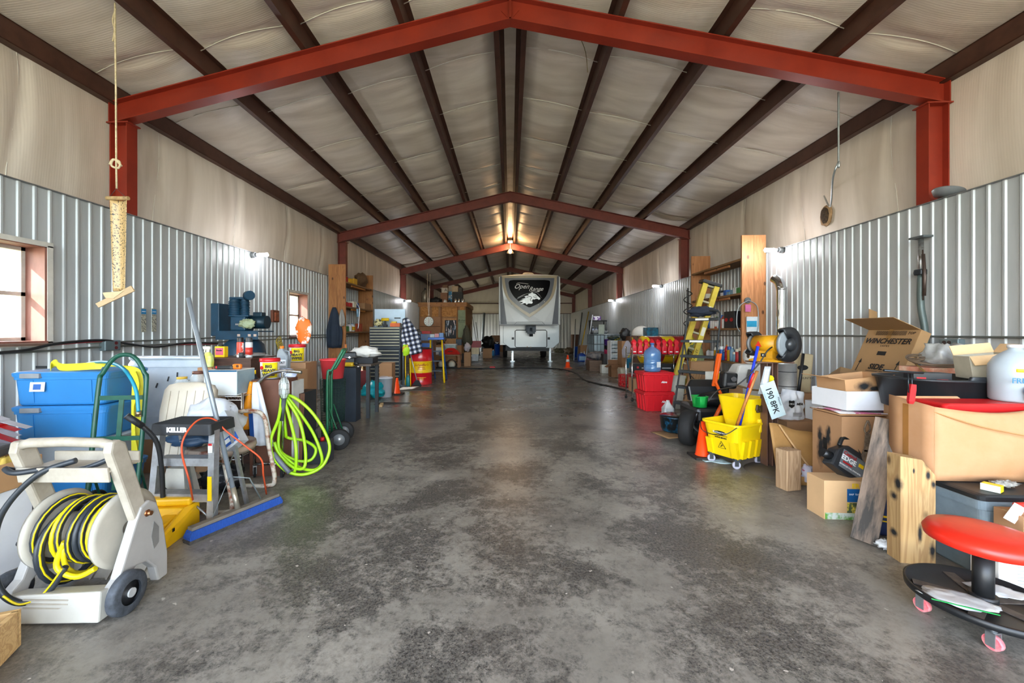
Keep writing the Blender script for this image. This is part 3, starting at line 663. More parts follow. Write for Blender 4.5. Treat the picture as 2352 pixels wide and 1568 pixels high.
o = tote('red lidded plastic tote sunk into the large brown carton', (cor.x+.47, cor.y+.15, .46), (.72, .20, .425), 0, RED, mt('d81f22', .35), name='lidded_tote', ribs=0, tp=.95)
b = B()
for i in range(9): b.box((-.32+i*.08, -.079, .41), (.045, .014, .022))
ob('lid_rib', b, mt('d81f22', .35), o)
# --- black drain tub with things in it
tc = Vector((cor.x+.40, cor.y+.40, .60)); 
carton('brown carton behind the red lidded tote carrying the black drain pan', (2.98, 2.90, 0), (.50, .36, .78), 0, CHB)
t = thing('drain_pan', 'black oval plastic drain pan on top of the right hand carton pile', 'pan', (2.97, 2.90, .782)); b = B()
def ov(z, a, c_): return [(a*cos(q*2*pi/40)*(1 if True else 1), c_*sin(q*2*pi/40), z) for q in range(40)]
def sup(z, a, c_):
    o_ = []
    for q in range(40):
        an = q*2*pi/40; ca, sa = cos(an), sin(an); o_.append((a*abs(ca)**.6*(1 if ca > 0 else -1), c_*abs(sa)**.6*(1 if sa > 0 else -1), z))
    return o_
b.loft([sup(0, .30, .20), sup(.008, .315, .215), sup(.20, .345, .24), sup(.20, .36, .255), sup(.215, .362, .257), sup(.215, .335, .23), sup(.03, .30, .2)], smooth=True); ob('body', b, mt('24272b', .42, var=.1), t); b = B(); b.loft([sup(.2, .12, .02), sup(.235, .10, .018)]); ob('spout', b, mt('24272b', .42), t, (.02, -.235, 0))
P0 = Vector((2.97, 2.90, .782))
def on(dx, dy, dz): return P0+Vector((dx, dy, dz))
carton('brown carton filling the black drain pan', on(.02, .0, .035), (.42, .26, .14), 0, mt('4a4c4f', .6), name='tool_case', cat='case', tape=False)
o = carton('black card of tools with red brand panel on the drain pan', on(-.17, -.06, .178), (.20, .10, .07), -.25, mt('26272b', .4), name='tool_package', cat='package', tape=False); panel('red_panel', INKR, o, (-.06, -.051, .03), .05, .022); panel('red_panel', INKR, o, (.05, -.051, .02), .06, .018)
o = thing('clear_package', 'clear domed tool package behind the black one on the drain pan', 'package', on(-.04, .02, .178)); b = B(); b.sph((0, 0, .02), .1, (1, .6, .45)); ob('dome', b, glass('c9cdd0', .1, .4), o)
o = carton('open grey and tan shoe sized box at the right of the drain pan', on(.19, -.07, .222), (.22, .14, .15), -.2, mt('b3ab98', .7), flaps=[('f', 150), ('b', 20), ('r', 40)], mi=mt('dcb98c', .8), rot=(.0, -.12, -.25))
o = thing('oil_filter_wrench', 'steel oil filter wrench with red grip hanging on the carton edge', 'tool', D(2087, 925, 2.36)); b = B(); b.tube([(-.14, 0, .19), (-.05, .0, .183), (.08, 0, .175)], .007, 8); b.cyl((0, 0, .06), (-.003, 0, .17), .003); b.cyl((.02, 0, .06), (.017, 0, .17), .003); ob('shaft', b, mt('3c4247', .3, .8), o); b = B(); b.loft([[(x*s_, y*s_, z_) for x, y in ((-.016, -.008), (.016, -.008), (.016, .008), (-.016, .008))] for z_, s_ in ((-.005, .7), (.01, 1), (.08, 1.05), (.11, .9))]); ob('grip', b, mt('b3161f', .35), o, (.01, 0, 0), (0, radians(7), 0))
spraycan('spray can with blue cap and orange label on the pile', Vector((D(2208, 868, 3.02).x, D(2208, 868, 3.02).y, .963)), .033, .21, mt('2b5fc0', .35), mt('1432c4', .35), lab=ORG)
o = heap('plastic_bag', 'clear crinkled plastic bag heaped in front of the wall outlet', 'bag', Vector((D(2170, 862, 3.2).x, D(2170, 862, 3.2).y, .963)), .13, (1.1, .8, .8), mt('b9b8b4', .2, var=.15, alpha=.75), 4, 3, .5)
t = thing('wire_coil', 'flat coil of brown cable lying in front of the wall outlet', 'cable', Vector((D(2150, 830, 3.12).x, D(2150, 830, 3.12).y, 1.06))); b = B()
for i in range(5): b.tube([((.14+.012*i)*cos(a), (.10+.01*i)*sin(a), .006*i+.01*sin(a*2+i)) for a in [q*pi/12 for q in range(24)]], .006, 6, closed=True)
ob('coil', b, mt('6d5a48', .5), t, rot=(radians(12), 0, 0))
carton('orange printed flat carton under the cable coil', Vector((D(2150, 862, 3.12).x, D(2150, 862, 3.12).y, .963)), (.34, .24, .07), .1, mt('b4593a', .6, h2='c9b8a0', vsc=9), tape=False)
# --- hidden shelfless stack that carries them
carton('tall brown carton by the right wall under the cable coil', Vector((3.32, 3.32, 0)), (.74, .46, .962), 0, CHB)
# --- water jug, black bottles and red jug at the frame edge
t = thing('water_jug', 'large translucent milky jug with blue print at the right edge', 'jug', (3.04, 2.57, .886))
b = B(); b.lathe([(0, 0), (.10, 0), (.112, .012), (.115, .19), (.112, .225), (.09, .27), (.05, .305), (.03, .318), (.03, .34), (0, .34)], 36); t.scale = (.95, .95, .97); ob('body', b, mt('b4c0c9', .3, var=.04, alpha=.85), t); b = B(); b.cyl((0, 0, .33), (0, 0, .35), .034); ob('cap', b, mt('e8e9ea', .4), t)
b = B(); b.tube([(.05, -.10, .25), (.02, -.125, .21), (.0, -.12, .14), (.05, -.10, .10)], .012, 8, smooth=6); ob('handle', b, mt('d5dde2', .3, alpha=.85), t)
txt('FRIENDS', .045, mt('2e7fb5', .5), t, (-.055, -.119, .135), (pi/2, 0, -.2), ext=.001); b = B(); b.cyl((0, 0, 0), (0, .002, 0), .032, seg=18); b.prism([(-.02, 0), (.02, 0), (.03, -.06), (0, -.045), (-.03, -.06)], .002); ob('printed_badge', b, mt('1f6ca8', .5), t, (-.05, -.118, .075), (0, 0, -.2)); b = B(); b.lathe([(.1155, .185), (.1155, .205)], 30, a0=-2.4, a1=-.4); ob('tape_strip', b, mt('f0d02a', .5), t, sol=.001)
o = thing('red_jug', 'red plastic jug with spout behind the white jug', 'jug', Vector((4.10, 3.0, .952))); b = B(); b.box((0, 0, .12), (.2, .14, .24), bv=.03); b.cyl((-.06, 0, .22), (-.1, 0, .31), .02); ob('body', b, RED, o)
for q, (u, lb) in enumerate(((2268, 'black oil jug with grey cap left of the white water jug'), (2296, 'black oil bottle with ribbed cap directly behind the white water jug'))):
    bottle(lb, Vector((3.78+(u-2268)*.006, 2.98, D(u, 870, 3.05).z+.002)), .055, .26, BLK, mt('2a2b2e', .4), neck=.4, cap=.45, name='oil_bottle', cat='bottle', sx=1.2)
carton('low brown carton under the black oil bottles by the right wall', Vector((3.99, 3.20, 0)), (.57, .8, D(2300, 870, 3.05).z), 0, CHB2)
# --- buccaneer herbicide carton and brown carton with orange straps on it
c = RD(2.43, 1.97); c.x = 2.37; o = carton('white herbicide carton with yellow lettered band behind the stool', (c.x+.20, 2.125, 0), (.38, .13, .30), -.06, mt('e6e4de', .6, var=.03), tape=False, name='herbicide_carton')
panel('yellow_band', YEL, o, (0, -.066, .25), .37, .075); txt('BUCCANEER', .062, mt('7a1420', .5), o, (-.0, -.0685, .25), FY, bold=.002); panel('red_line', INKR, o, (0, -.066, .205), .37, .006); txt('glyphosate herbicide', .024, INKR, o, (-.02, -.067, .19), FY)
for i in range(6): panel('print_line', mt('9aa0a0', .6), o, (.02, -.066, .16-.016*i), .26, .003)
c2 = carton('brown carton on the white herbicide carton at the right edge', (c.x+.26, 2.125, .302), (.28, .13, .10), -.06, CHB)
o = thing('ratchet_strap', 'orange and red ratchet strap bundle with white paper tag', 'strap', (c.x+.26, 2.12, .403)); b = B(); b.box((0, 0, .03), (.28, .03, .05), (0, 0, .1), bv=.01); ob('red_strap', b, mt('cc2a20', .6, bump=.2), o); b = B(); b.box((.04, -.03, .03), (.2, .03, .045), (0, 0, -.06), bv=.01); ob('orange_strap', b, mt('f38a1c', .6, bump=.2), o); b = B(); b.box((-.16, -.03, .01), (.06, .002, .09), (.1, .5, 0)); ob('paper_tag', b, WHT, o)
# --- timbers
WD1 = mt('8a7768', .8, var=.15, vsc=5, h2='3b3733', stretch=(4, 4, .6), bump=.15, thr=(.38, .6)); WD2 = wood('b99868', '967046', .9, 2, .7)
p0 = F(1993, 1250); p1 = D(2040, 965, 2.64); plank('timber', 'weathered dark grey timber leaning in front of the cartons', p0+Vector((0, .03, .0)), p1, .125, .075, WD1, roll=.35)
p0 = F(2112, 1296); b = B(); b.prism([(-.085, 0), (.085, 0), (.085, .50), (.02, .585), (-.085, .60)], .095); o = ob('timber', b, WD2, None, (p0.x+.0, p0.y+.05, 0), (0, 0, -.12)); tag(o, 'pale pine timber with sawn off corner standing beside the clear tub', 'board')
o.data.materials[0] = spots(WD2, [(x, y, z_, r_, .03, r_*k_) for x, y, z_, r_, k_ in ((-.085, -.03, .44, .022, 2.2), (-.085, 0, .36, .02, 1.5), (.05, -.05, .5, .014, 2), (.075, -.05, .45, .014, 2), (.01, -.05, .17, .014, 4.5), (-.02, -.05, .52, .006, 3), (.07, -.05, .08, .018, 3), (-.085, 0, .15, .014, 2))])
c = F(1822, 1128); b = B(); b.box((0, 0, .165), (.14, .11, .33), bv=.006); o = ob('timber_block', b, wood('b99a78', '8e6c4c', 1.1, 2, .8), None, (c.x, c.y+.06, 0), (0, 0, .25)); tag(o, 'short square wooden post block standing on end on the floor', 'block')
# --- tall spray painted carton
c = F(1934, 1172); hz = .685; t = thing('spray_painted_carton', 'tall brown carton with black spray paint and a hand slot', 'box', (c.x+.0, c.y, 0)); b = B(); b.box((.225, .145, hz/2), (.45, .29, hz), bv=.004); ob('body', b, spots(CHB, [(0, y, z_, .03, ry*1.5, rz_*1.5) for y, z_, ry, rz_ in ((.20, .40, .03, .1), (.13, .50, .022, .06), (.165, .46, .03, .035), (.21, .50, .02, .05), (.12, .55, .012, .03))]), t)
b = B(); BK = mt('1d2023', .7)
def splat(b, y, z_, ry, rz_, s): b.sph((-.001, y, z_), 1, (.0016, ry, rz_), 16, (0, s, 0))
b.bm.free(); panel('hand_slot', mt('0c0a08', .9), t, (-.0025, .155, .43), .035, .12, 'x', .003)
b = B(); b.tube([(.17, -.012, .66), (.145, -.015, .60), (.16, -.015, .57), (.185, -.015, .6), (.172, -.012, .66)], .006, 6, smooth=5); b.box((.165, -.012, .50), (.035, .006, .13), (0, .08, 0)); b.box((.14, -.012, .40), (.03, .006, .1), (0, .3, 0)); o = ob('strap', b, mt('8b7a66', .8, h2='4c3c30', vsc=30, bump=.2), None, (c.x, c.y, 0)); tag(o, 'frayed tie strap with rusty hook hanging down the brown carton', 'strap')
for i, (dz, mm, lb) in enumerate(((0, CHB2, 'flattened cardboard sheet under the magazines'), (.012, mt('d9d2d2', .5, h2='b85f80', vsc=8, thr=(.5, .55)), 'pink and white magazine under the white tray'))):
    b = B(); b.grid(lambda u, v: Vector((-.02+.47*u, -.01+.3*v, .012+dz+.012*sin(5*u+i)*sin(4*v))), 14, 8); o = ob('magazine' if i else 'cardboard_sheet', b, mm, None, (c.x, c.y, hz), sol=.006); tag(o, lb, 'magazine' if i else 'cardboard')
zt = hz+.042
carton('white cardboard tray box on the magazines', (c.x+.23, c.y+.17, zt), (.42, .31, .14), .08, mt('dfe0e4', .6, var=.03), h_open=True, tape=False)
t = carton('open brown carton with black spray paint sitting in the white tray', (c.x+.26, c.y+.19, zt+.02), (.38, .26, .22), .06, CHB2, flaps=[('l', 75)], rot=(0, -.10, .06), tape=False)
t.children[0].data.materials[0] = spots(CHB2, [(x, -.13, z_, rx*1.4, .03, rz_*1.4) for x, z_, rx, rz_ in ((-.05, .16, .05, .03), (.1, .15, .035, .04), (.03, .13, .05, .02))]+[(x, -.13, .10, .004, .03, .05) for x in (-.07, .0, .07, .11)])
carton('small brown carton tilted behind the spray painted one', (3.14, 3.93, .80), (.24, .2, .12), .5, mt('8f6f4c', .8), rot=(.25, -.3, .5), flaps=[('f', 60)])
carton('brown carton stack by the right wall below the tilted carton', (3.28, 3.92, 0), (.46, .26, .77), 0, CHB)
# --- oil jug lying on a hose box
c = F(1890, 1192); t = carton('small carton with sewer hose picture below the oil jug', (c.x+.19, c.y+.08, 0), (.36, .17, .27), -.02, mt('d9b183', .8, var=.03), tape=False, name='hose_carton')
panel('blue_band', mt('1b5f9e', .5), t, (.07, -.0865, .17), .2, .09); txt('ER', .045, YEL, t, (.0, -.0885, .235), FY, al='LEFT', bold=.001); txt("our tuyau d'égo", .024, INKW, t, (-.02, -.0885, .18), FY, al='LEFT'); panel('photo_band', mt('4a5a40', .5, h2='e8cf52', vsc=20, thr=(.45, .55)), t, (.07, -.0865, .085), .2, .07); panel('lower_band', mt('cfd6cf', .5, h2='5f9a3a', vsc=14, thr=(.45, .6)), t, (0, -.0865, .025), .35, .045)
t = thing('oil_jug', 'dark grey motor oil jug lying on the hose carton', 'bottle', (c.x+.20, c.y+.10, .295), rot=(radians(-12), radians(32), .1)); b = B()
b.prism([(-.13, .0), (-.12, .12), (-.05, .19), (.06, .19), (.14, .10), (.16, 0), (.05, -.02)], .085); ob('body', b, mt('2b2d30', .35), t, bev=.012); b = B(); b.cyl((-.12, 0, .06), (-.19, 0, .055), .032, .028); ob('cap', b, mt('17181a', .4), t)
b = B(); b.tube([(-.08, 0, .17), (-.07, 0, .235), (0, 0, .245), (.1, 0, .19), (.12, 0, .12)], .014, 8, smooth=6); ob('handle', b, mt('1f2123', .35), t)
panel('paper_label', mt('6f7478', .4), t, (.02, -.0435, .08), .2, .13); txt('Castrol', .036, INKR, t, (-.02, -.046, .125), FY, bold=.0008); txt('EDGE', .05, INKW, t, (-.02, -.046, .09), FY, bold=.0015)
panel('red_tag', INKR, t, (-.02, -.0455, .06), .08, .012); panel('yellow_tag', YEL, t, (.085, -.0455, .10), .04, .025); txt('ADVANCED FULL SYNTHETIC', .014, INKW, t, (.01, -.046, .038), FY)
c = F(2042, 1240); b = B(); b.box((.0, .0, .17), (.1, .03, .34), (0, -.12, 0)); o = ob('hose_carton', b, mt('1c2c55', .5), None, (c.x+.02, c.y+.06, .006), (0, 0, -.5)); tag(o, 'dark blue printed carton glimpsed between the two timbers', 'box'); b = B(); b.box((-.02, -.017, .25), (.06, .002, .03)); b.box((-.0, -.017, .12), (.06, .002, .012)); b.box((-.0, -.017, .09), (.05, .002, .008)); ob('yellow_print', b, YEL, o)
heap('insulation_tuft', 'tuft of white fluffy wadding on the floor between the timbers', 'wadding', F(2038, 1262), .045, (1.2, .7, .5), mt('dfe2e4', .9, bump=.4), 6, 5, .7)
# --- winchester carton leaning on the wall
t = carton('large brown safe carton with open flap leaning against the right wall', (3.79, 4.52, .44), (.60, .10, .94), 0, mt('a78258', .8, var=.05, vsc=2), flaps=[('f', 88), ('l', 25)], fl=.3, rot=(radians(-23), 0, -pi/2), name='safe_carton', tape=False)
txt('WINCHESTER', .085, INK, t, (.0, -.067, .80), FY, shear=.25, bold=.002); txt('S A F E S', .028, INK, t, (0, -.067, .745), FY); txt('SIDE', .085, INK, t, (0, -.067, .50), FY, shear=.2, bold=.003); panel('underline', INK, t, (0, -.0665, .452), .2, .005, t=.001)
panel('bar_code', INK, t, (0, -.0665, .66), .1, .045, t=.001)
txt('UP', .04, INK, t, (-.25, -.067, .37), FY, shear=.2); txt('UP', .04, INK, t, (.2, -.067, .37), FY, shear=.2)
for sx_ in (-.22, .22):
    b = B(); b.box((0, 0, 0), (.008, .001, .14)); b.prism([(-.018, .06), (.018, .06), (0, .11)], .001); ob('printed_arrow', b, INK, t, (sx_, -.067, .48), (0, .12, 0))
b = B()
for i in range(30): b.box((-.16+i*.0115, 0, 0), (.004, .001, .05))
ob('printed_scale', b, INK, t, (0, -.067, .895)); txt('TOP', .04, INK, t, (.23, -.067, .895), FY, shear=.2); panel('tape', mt('98703f', .35), t, (.0, -.0665, .88), .05, .12, t=.0012)
carton('low brown carton standing under the safe carton', (3.84, 4.50, 0), (.40, .7, .43), 0, CHB)
# --- MFA sack, delvac carton and crushed sheet behind the post
c = D(1818, 962, 4.15); KZ = 1.12
t = thing('feed_sack', 'crumpled white paper sack with black shield print', 'bag', c); b = B()
def sk(u, v): 
    w_ = .125*(1-.18*v); return Vector(((u-.5)*2*w_+.02*v+.012*noise.noise(Vector((u*4, v*4, 1))), -.05*sin(pi*u)*(1-.6*v)+.03*noise.noise(Vector((u*5, v*5, 7))), .31*v-.03*u*v))
b.grid(sk, 18, 18); b.grid(lambda u, v: sk(1-u, v)*1+Vector((0, .02+.08*sin(pi*u)*(1-v), 0)), 18, 18); ob('sack', b, mt('d8dade', .6, var=.05, bump=.1, bsc=15), t); txt('MFA', .032, INK, t, (.03, -.075, .165), FY, shear=.2, bold=.0015)
b = B(); b.prism([(-.03, .03), (-.02, .038), (0, .032), (.02, .038), (.03, .03), (.026, 0), (.03, -.02), (0, -.042), (-.03, -.02), (-.026, 0)], .001); o = ob('printed_shield', b, INK, t, (-.045, -.07, .165)); txt('MFA', .022, INKW, o, (0, -.002, 0), FY)
for i in range(3): panel('print_line', INK, t, (.01, -.072, .075-.014*i), .09, .004)
t = carton('white motor oil carton behind the white sack', (c.x+.31, c.y-.02, c.z-.0), (.24, .2, .19), .15, mt('d9dcdf', .5, var=.03), tape=False, name='oil_carton'); panel('blue_stripe', mt('1d7fb5', .4), t, (-.11, -.101, .075), .015, .14); txt('Mobil', .05, INK, t, (-.07, -.102, .075), (pi/2, -pi/2, 0)); txt('Delvac', .045, INK, t, (-.02, -.102, .075), (pi/2, -pi/2, 0))
carton('brown cardboard carton under the white sack and oil carton', (c.x+.16, c.y+.06, 0), (.58, .32, c.z-.004), .05, CHB, tape=False)
t = thing('cardboard_sheet', 'creased brown cardboard sheet leaning behind the short post block', 'cardboard', D(1826, 1092, 3.42)); t.location.z = 0; b = B()
b.grid(lambda u, v: Vector((-.14+.42*u, .13*v-.03*abs(u-.4), .005+(.50-.10*u)*v*(1+.02*sin(9*u)))), 16, 10); ob('sheet', b, mt('a77c45', .75, var=.08), t, sol=.008); b = B(); b.tube([(-.06, .11, .49), (.04, .05, .30), (.16, .0, .10)], .009, 5, smooth=5); ob('crease', b, mt('c29a6a', .9), t)
heap('plastic_bag', 'white shopping bag with red print on the floor behind the post block', 'bag', F(1852, 1112), .07, (.8, 1, 1.1), mt('cfcbd6', .4, h2='b5455a', vsc=14, thr=(.6, .65), alpha=.9), 9, 3, .5)
# --- bench grinder on its steel stand
c = F(1776, 1078); c.y += .06; t = thing('grinder_stand', 'rusty brown steel post stand on a round floor plate', 'stand', c)
b = B(); b.box((0, 0, .52), (.012, .1, .98)); b.box((.048, 0, .52), (.008, .1, .98)); b.box((-.048, 0, .52), (.008, .1, .98)); ob('post', b, mt('745548', .55, .2, var=.08, h2='5c4238', vsc=3), t)
b = B(); b.lathe([(0, .028), (.1, .03), (.25, .014), (.27, 0)], 36); ob('base_plate', b, mt('67605a', .6, .3, h2='4c4540'), t, (-.0, -.12, 0)); b = B(); b.box((0, 0, 1.015), (.34, .2, .012)); ob('top_plate', b, mt('745548', .5, .3), t)
t = thing('bench_grinder', 'yellow bench grinder with black wheel guards on the steel stand', 'grinder', c+Vector((0, 0, 1.021)), -1.15)
GY = mt('e3a315', .4, var=.08, h2='b9821a', vsc=10)
b = B(); b.loft([[(x, y, z_) for x, y in ((-a, -c_), (a, -c_), (a, c_), (-a, c_))] for a, c_, z_ in ((.14, .09, 0), (.14, .09, .015), (.08, .07, .03), (.07, .06, .1))]); ob('foot', b, GY, t)
b = B(); b.cyl((-.12, 0, .165), (.10, 0, .165), .085, seg=28); b.cyl((-.145, 0, .165), (-.12, 0, .165), .055, .085, seg=28); b.cyl((.10, 0, .165), (.135, 0, .165), .085, .055, seg=28); ob('motor', b, GY, t)
b = B(); b.cyl((-.17, 0, .165), (-.145, 0, .165), .085, seg=28); ob('wire_wheel', b, mt('8a8d90', .6, .5, bump=.4), t)
for x, a0 in ((.165, -.5), (-.158, -.5)):
    b = B(); mm = Matrix.Translation((x, 0, .165)) @ Euler((0, pi/2, 0)).to_matrix().to_4x4(); r_ = .16 if x > 0 else .12
    b.lathe([(.06 if x > 0 else .06, .028), (r_, .028), (r_, -.028), (.06, -.028)], 26, mm, a0=-.75, a1=pi+.6)
    ob('wheel_guard', b, mt('23262a', .45), t, sol=.004)
b = B(); b.sph((.2, 0, .165), .06, (.6, 1, 1)); ob('hub_cap', b, mt('2a2d31', .3), t); b = B(); b.cyl((.15, 0, .165), (.18, 0, .165), .13, seg=28); ob('grinding_wheel', b, mt('8f979d', .5), t)
b = B(); b.prism([(-.03, 0), (.035, 0), (.005, .055)], .002); ob('warning_triangle', b, mt('d5301c', .4), t, (-.05, -.0865, .14)); panel('switch_plate', BLK, t, (-.01, -.068, .06), .05, .035); panel('switch', WHT, t, (-.012, -.07, .06), .012, .016); panel('maker_plate', DGR, t, (-.03, -.052, .222), .08, .03, rot=(-.9, 0, 0))
cable('power_cord', 'black grinder power cord looping down to the mop bucket', 'cord', [c+Vector((.04, -.09, 1.2)), c+Vector((-.08, -.11, 1.13)), c+Vector((-.16, -.08, .98)), c+Vector((-.3, -.02, .80)), c+Vector((-.42, .12, .72)), c+Vector((-.5, .16, .60))], .006, BLK)
# license plate, magnet
pc = c+Vector((-.05, -.135, .67)); t = thing('license_plate', 'white and pale blue licence plate hanging crooked on the stand', 'plate', pc, rot=(.05, radians(70), .1))
b = B(); b.box((0, 0, 0), (.34, .002, .14), bv=.0); ob('plate', b, mt('d3e2e2', .35, var=.05, h2='b2d2dc', vsc=5), t, bev=.0); txt('190 8PK', .078, mt('1c2126', .4), t, (0, -.003, -.01), FY, bold=.001, sx=.95); txt('Missouri', .024, mt('233a5c', .4), t, (.03, -.003, .053), FY); txt('SHOW ME STATE', .014, mt('7a9aa8', .5), t, (-.03, -.003, -.06), FY)
b = B(); b.cyl((0, 0, 0), (0, .018, 0), .032, seg=22); b.cyl((0, -.006, 0), (0, 0, 0), .012); o = ob('round_magnet', b, mt('f0da12', .4), None, c+Vector((-.03, -.068, .86))); tag(o, 'round yellow magnet on the grinder stand above the plate', 'magnet')
b = B(); b.grid(lambda u, v: Vector((.08*(u-.5)*(1-.3*v)+.05*v, .01*sin(6*u), .26*v)), 8, 8); o = ob('plastic_sleeve', b, mt('c6c9cc', .2, var=.1, alpha=.75), None, c+Vector((-.13, -.11, .72)), sol=.002); tag(o, 'clear plastic sleeve hanging from the grinder stand', 'bag')
# --- yellow mop bucket
c = RD(2.42, 4.03); rz = .49; t = thing('mop_bucket', 'bright yellow wheeled mop bucket with side press wringer', 'bucket', c, rz); MY = mt('f4cf0a', .35, var=.03)
def rr(a, c_, z_, cx=0, cy=0, r=.06, q=6):
    o_ = []
    for x, y, an in ((a-r, c_-r, 0), (-a+r, c_-r, pi/2), (-a+r, -c_+r, pi), (a-r, -c_+r, 1.5*pi)):
        for i in range(q): o_.append((cx+x+r*cos(an+i*pi/2/(q-1)), cy+y+r*sin(an+i*pi/2/(q-1)), z_))
    return o_
b = B(); b.loft([rr(.17, .14, .085), rr(.175, .15, .11), rr(.235, .185, .40), rr(.25, .20, .405), rr(.25, .20, .425), rr(.235, .185, .425), rr(.165, .13, .12)]); ob('tub', b, MY, t)
for yy in (-.125, .125): b = B(); b.loft([[(-.185, yy-.03, .09), (-.185, yy+.03, .09), (-.15, yy+.03, .09), (-.15, yy-.03, .09)], [(-.222, yy-.03, .25), (-.222, yy+.03, .25), (-.18, yy+.03, .25), (-.18, yy-.03, .25)]]); ob('rib', b, MY, t)
for xx in (-.1, .0, .1): b = B(); b.loft([[(xx-.03, -.165, .09), (xx+.03, -.165, .09), (xx+.03, -.12, .09), (xx-.03, -.12, .09)], [(xx-.03, -.19, .26), (xx+.03, -.19, .26), (xx+.03, -.15, .26), (xx-.03, -.15, .26)]]); ob('rib', b, MY, t)
b = B(); b.loft([rr(.10, .14, .36, .12), rr(.105, .16, .42, .13), rr(.15, .185, .655, .12), rr(.14, .175, .655, .12), rr(.09, .13, .42, .12)]); b.box((.17, -.02, .39), (.14, .34, .14), bv=.02); ob('wringer', b, MY, t)
b = B(); b.box((.13, -.19, .57), (.1, .02, .05), (0, -.4, 0), bv=.008); b.box((.06, -.188, .57), (.035, .02, .06), (0, .2, 0), bv=.008); b.box((.12, -.19, .535), (.14, .02, .02), bv=.005); ob('handle_bracket', b, mt('4a3a1e', .5), t)
b = B(); b.tube([(-.25, -.19, .41), (-.33, -.1, .33), (-.33, .1, .33), (-.25, .19, .41)], .004, 6, smooth=5); ob('bail_handle', b, BLK, t)
o = txt('Rubbermaid', .03, INKW, t, (-.2225, 0, .32), (radians(101.7), 0, -pi/2)); b = B(); b.loft([[(0, .062*cos(a), .019*sin(a)) for a in [q*pi/10 for q in range(20)]], [(-.002, .062*cos(a), .019*sin(a)) for a in [q*pi/10 for q in range(20)]]]); ob('logo_oval', b, INK, t, (-.2195, 0, .32), (0, radians(-11.7), 0)); txt('COMMERCIAL PRODUCTS', .012, INK, t, (-.2155, 0, .292), (radians(101.7), 0, -pi/2)); txt('WAVE BRAKE', .02, INK, t, (-.211, 0, .27), (radians(101.7), 0, -pi/2), bold=.0008)
b = B(); tri = [(-.042, 0), (.042, 0), (0, .075)]; b.prism(tri, .002); o = ob('warning_sign', b, INK, t, (-.1895, 0, .165), (0, 0, 0)); o.rotation_euler = (radians(11.7), 0, -pi/2); b = B(); b.prism([(-.034, .005), (.034, .005), (0, .065)], .001, Matrix.Translation((0, -.002, 0))); ob('warning_face', b, MY, o); b = B(); b.box((0, -.0035, .025), (.035, .001, .006), (0, -.5, 0)); b.box((.003, -.0035, .03), (.006, .001, .03), (0, .5, 0)); b.sph((-.006, -.003, .045), .005, (1, .2, 1), 8); ob('slipping_figure', b, INK, o)
for x, y in ((-.17, .13), (-.17, -.13), (.17, -.13), (.17, .13)):
    f = B(); f.box((0, 0, .085), (.05, .05, .02)); f.box((.014, 0, .055), (.004, .035, .06)); f.box((-.014, 0, .055), (.004, .035, .06)); q = ob('caster', f, DGR, t, (x, y, 0), (0, 0, 1.0)); w_ = B(); w_.cyl((-.011, 0, .036), (.011, 0, .036), .036, seg=22); ww = ob('wheel', w_, mt('b9b6c4', .5), q)
rod('broom_handle', 'blue tube broom handle standing in the mop bucket', 'handle', t.matrix_basis @ Vector((-.0, .0, .14)), D(1741, 795, 3.8), .013, mt('1738c9', .35)); 
t2 = thing('mop', 'wooden mop handle with red clip standing in the mop bucket', 'mop', t.matrix_basis @ Vector((-.07, .02, .14))); q = D(1739, 852, 3.72)-t2.location; b = B(); b.cyl((0, 0, 0), q, .014); ob('handle', b, wood('b9752f', '8f5722', 1, 2, .4), t2); b = B(); b.cyl(q*.8+Vector((-.012, .01, 0)), q*.97+Vector((-.012, .01, 0)), .016, .012); ob('grip', b, mt('c9262c', .4), t2)
b = B(); b.grid(lambda u, v: Vector((.24*u-.03*v, .16*v, .006+.006*sin(7*u)*cos(5*v))), 10, 6); o = ob('rag', b, mt('b8cdd3', .8, h2='8fa3a8', vsc=30), None, F(1620, 1062), (0, 0, -.2), sol=.004); tag(o, 'pale blue rag on the floor under the mop bucket', 'rag')
# --- traffic cone, tyre and mower
c = RD(2.19, 4.20); cone('orange traffic cone beside the yellow mop bucket', c, .37, .23)
c = RD(2.27, 4.66); t = thing('riding_mower', 'black ride on mower with knobbly tyre behind the orange cone', 'mower', c)
b = B(); wheel(b, (0, 0, .2), .2, .14, 'y'); ob('wheel', b, RUB, t, rot=(0, 0, 0.9)); b = B(); hub(b, (0, 0, .2), .2, .1, 'y'); ob('wheel_hub', b, DGR, t, rot=(0, 0, .9))
b = B(); b.box((.42, .30, .32), (.62, .5, .2), bv=.05); b.box((.42, .25, .16), (.5, .6, .1)); ob('body', b, mt('1c1d20', .3), t)
b = B(); b.sph((.42, .20, .50), .2, (1.3, .6, .45)); b.loft([rr(.24, .05, .45, .42, .42, .03), rr(.26, .05, .62, .42, .45, .03), rr(.2, .03, .70, .42, .48, .02)]); ob('seat', b, mt('191b1e', .3), t); b = B(); b.tube([(.1, .0, .38), (.05, -.02, .2), (.3, -.1, .1), (.6, .0, .12)], .02, 8, smooth=5); ob('fender', b, mt('202226', .3), t)
b = B(); wheel(b, (.78, .3, .2), .2, .14, 'x'); ob('wheel', b, RUB, t)
o = bucket('green square plastic bin resting on the black mower', c+Vector((.18, .12, .42)), .075, .095, .13, mt('1fb04e', .35), handle=False, name='parts_bin', cat='bin')
for v in o.children[0].data.vertices: v.co.x = max(-.075, min(.075, v.co.x)); v.co.y = max(-.075, min(.075, v.co.y))
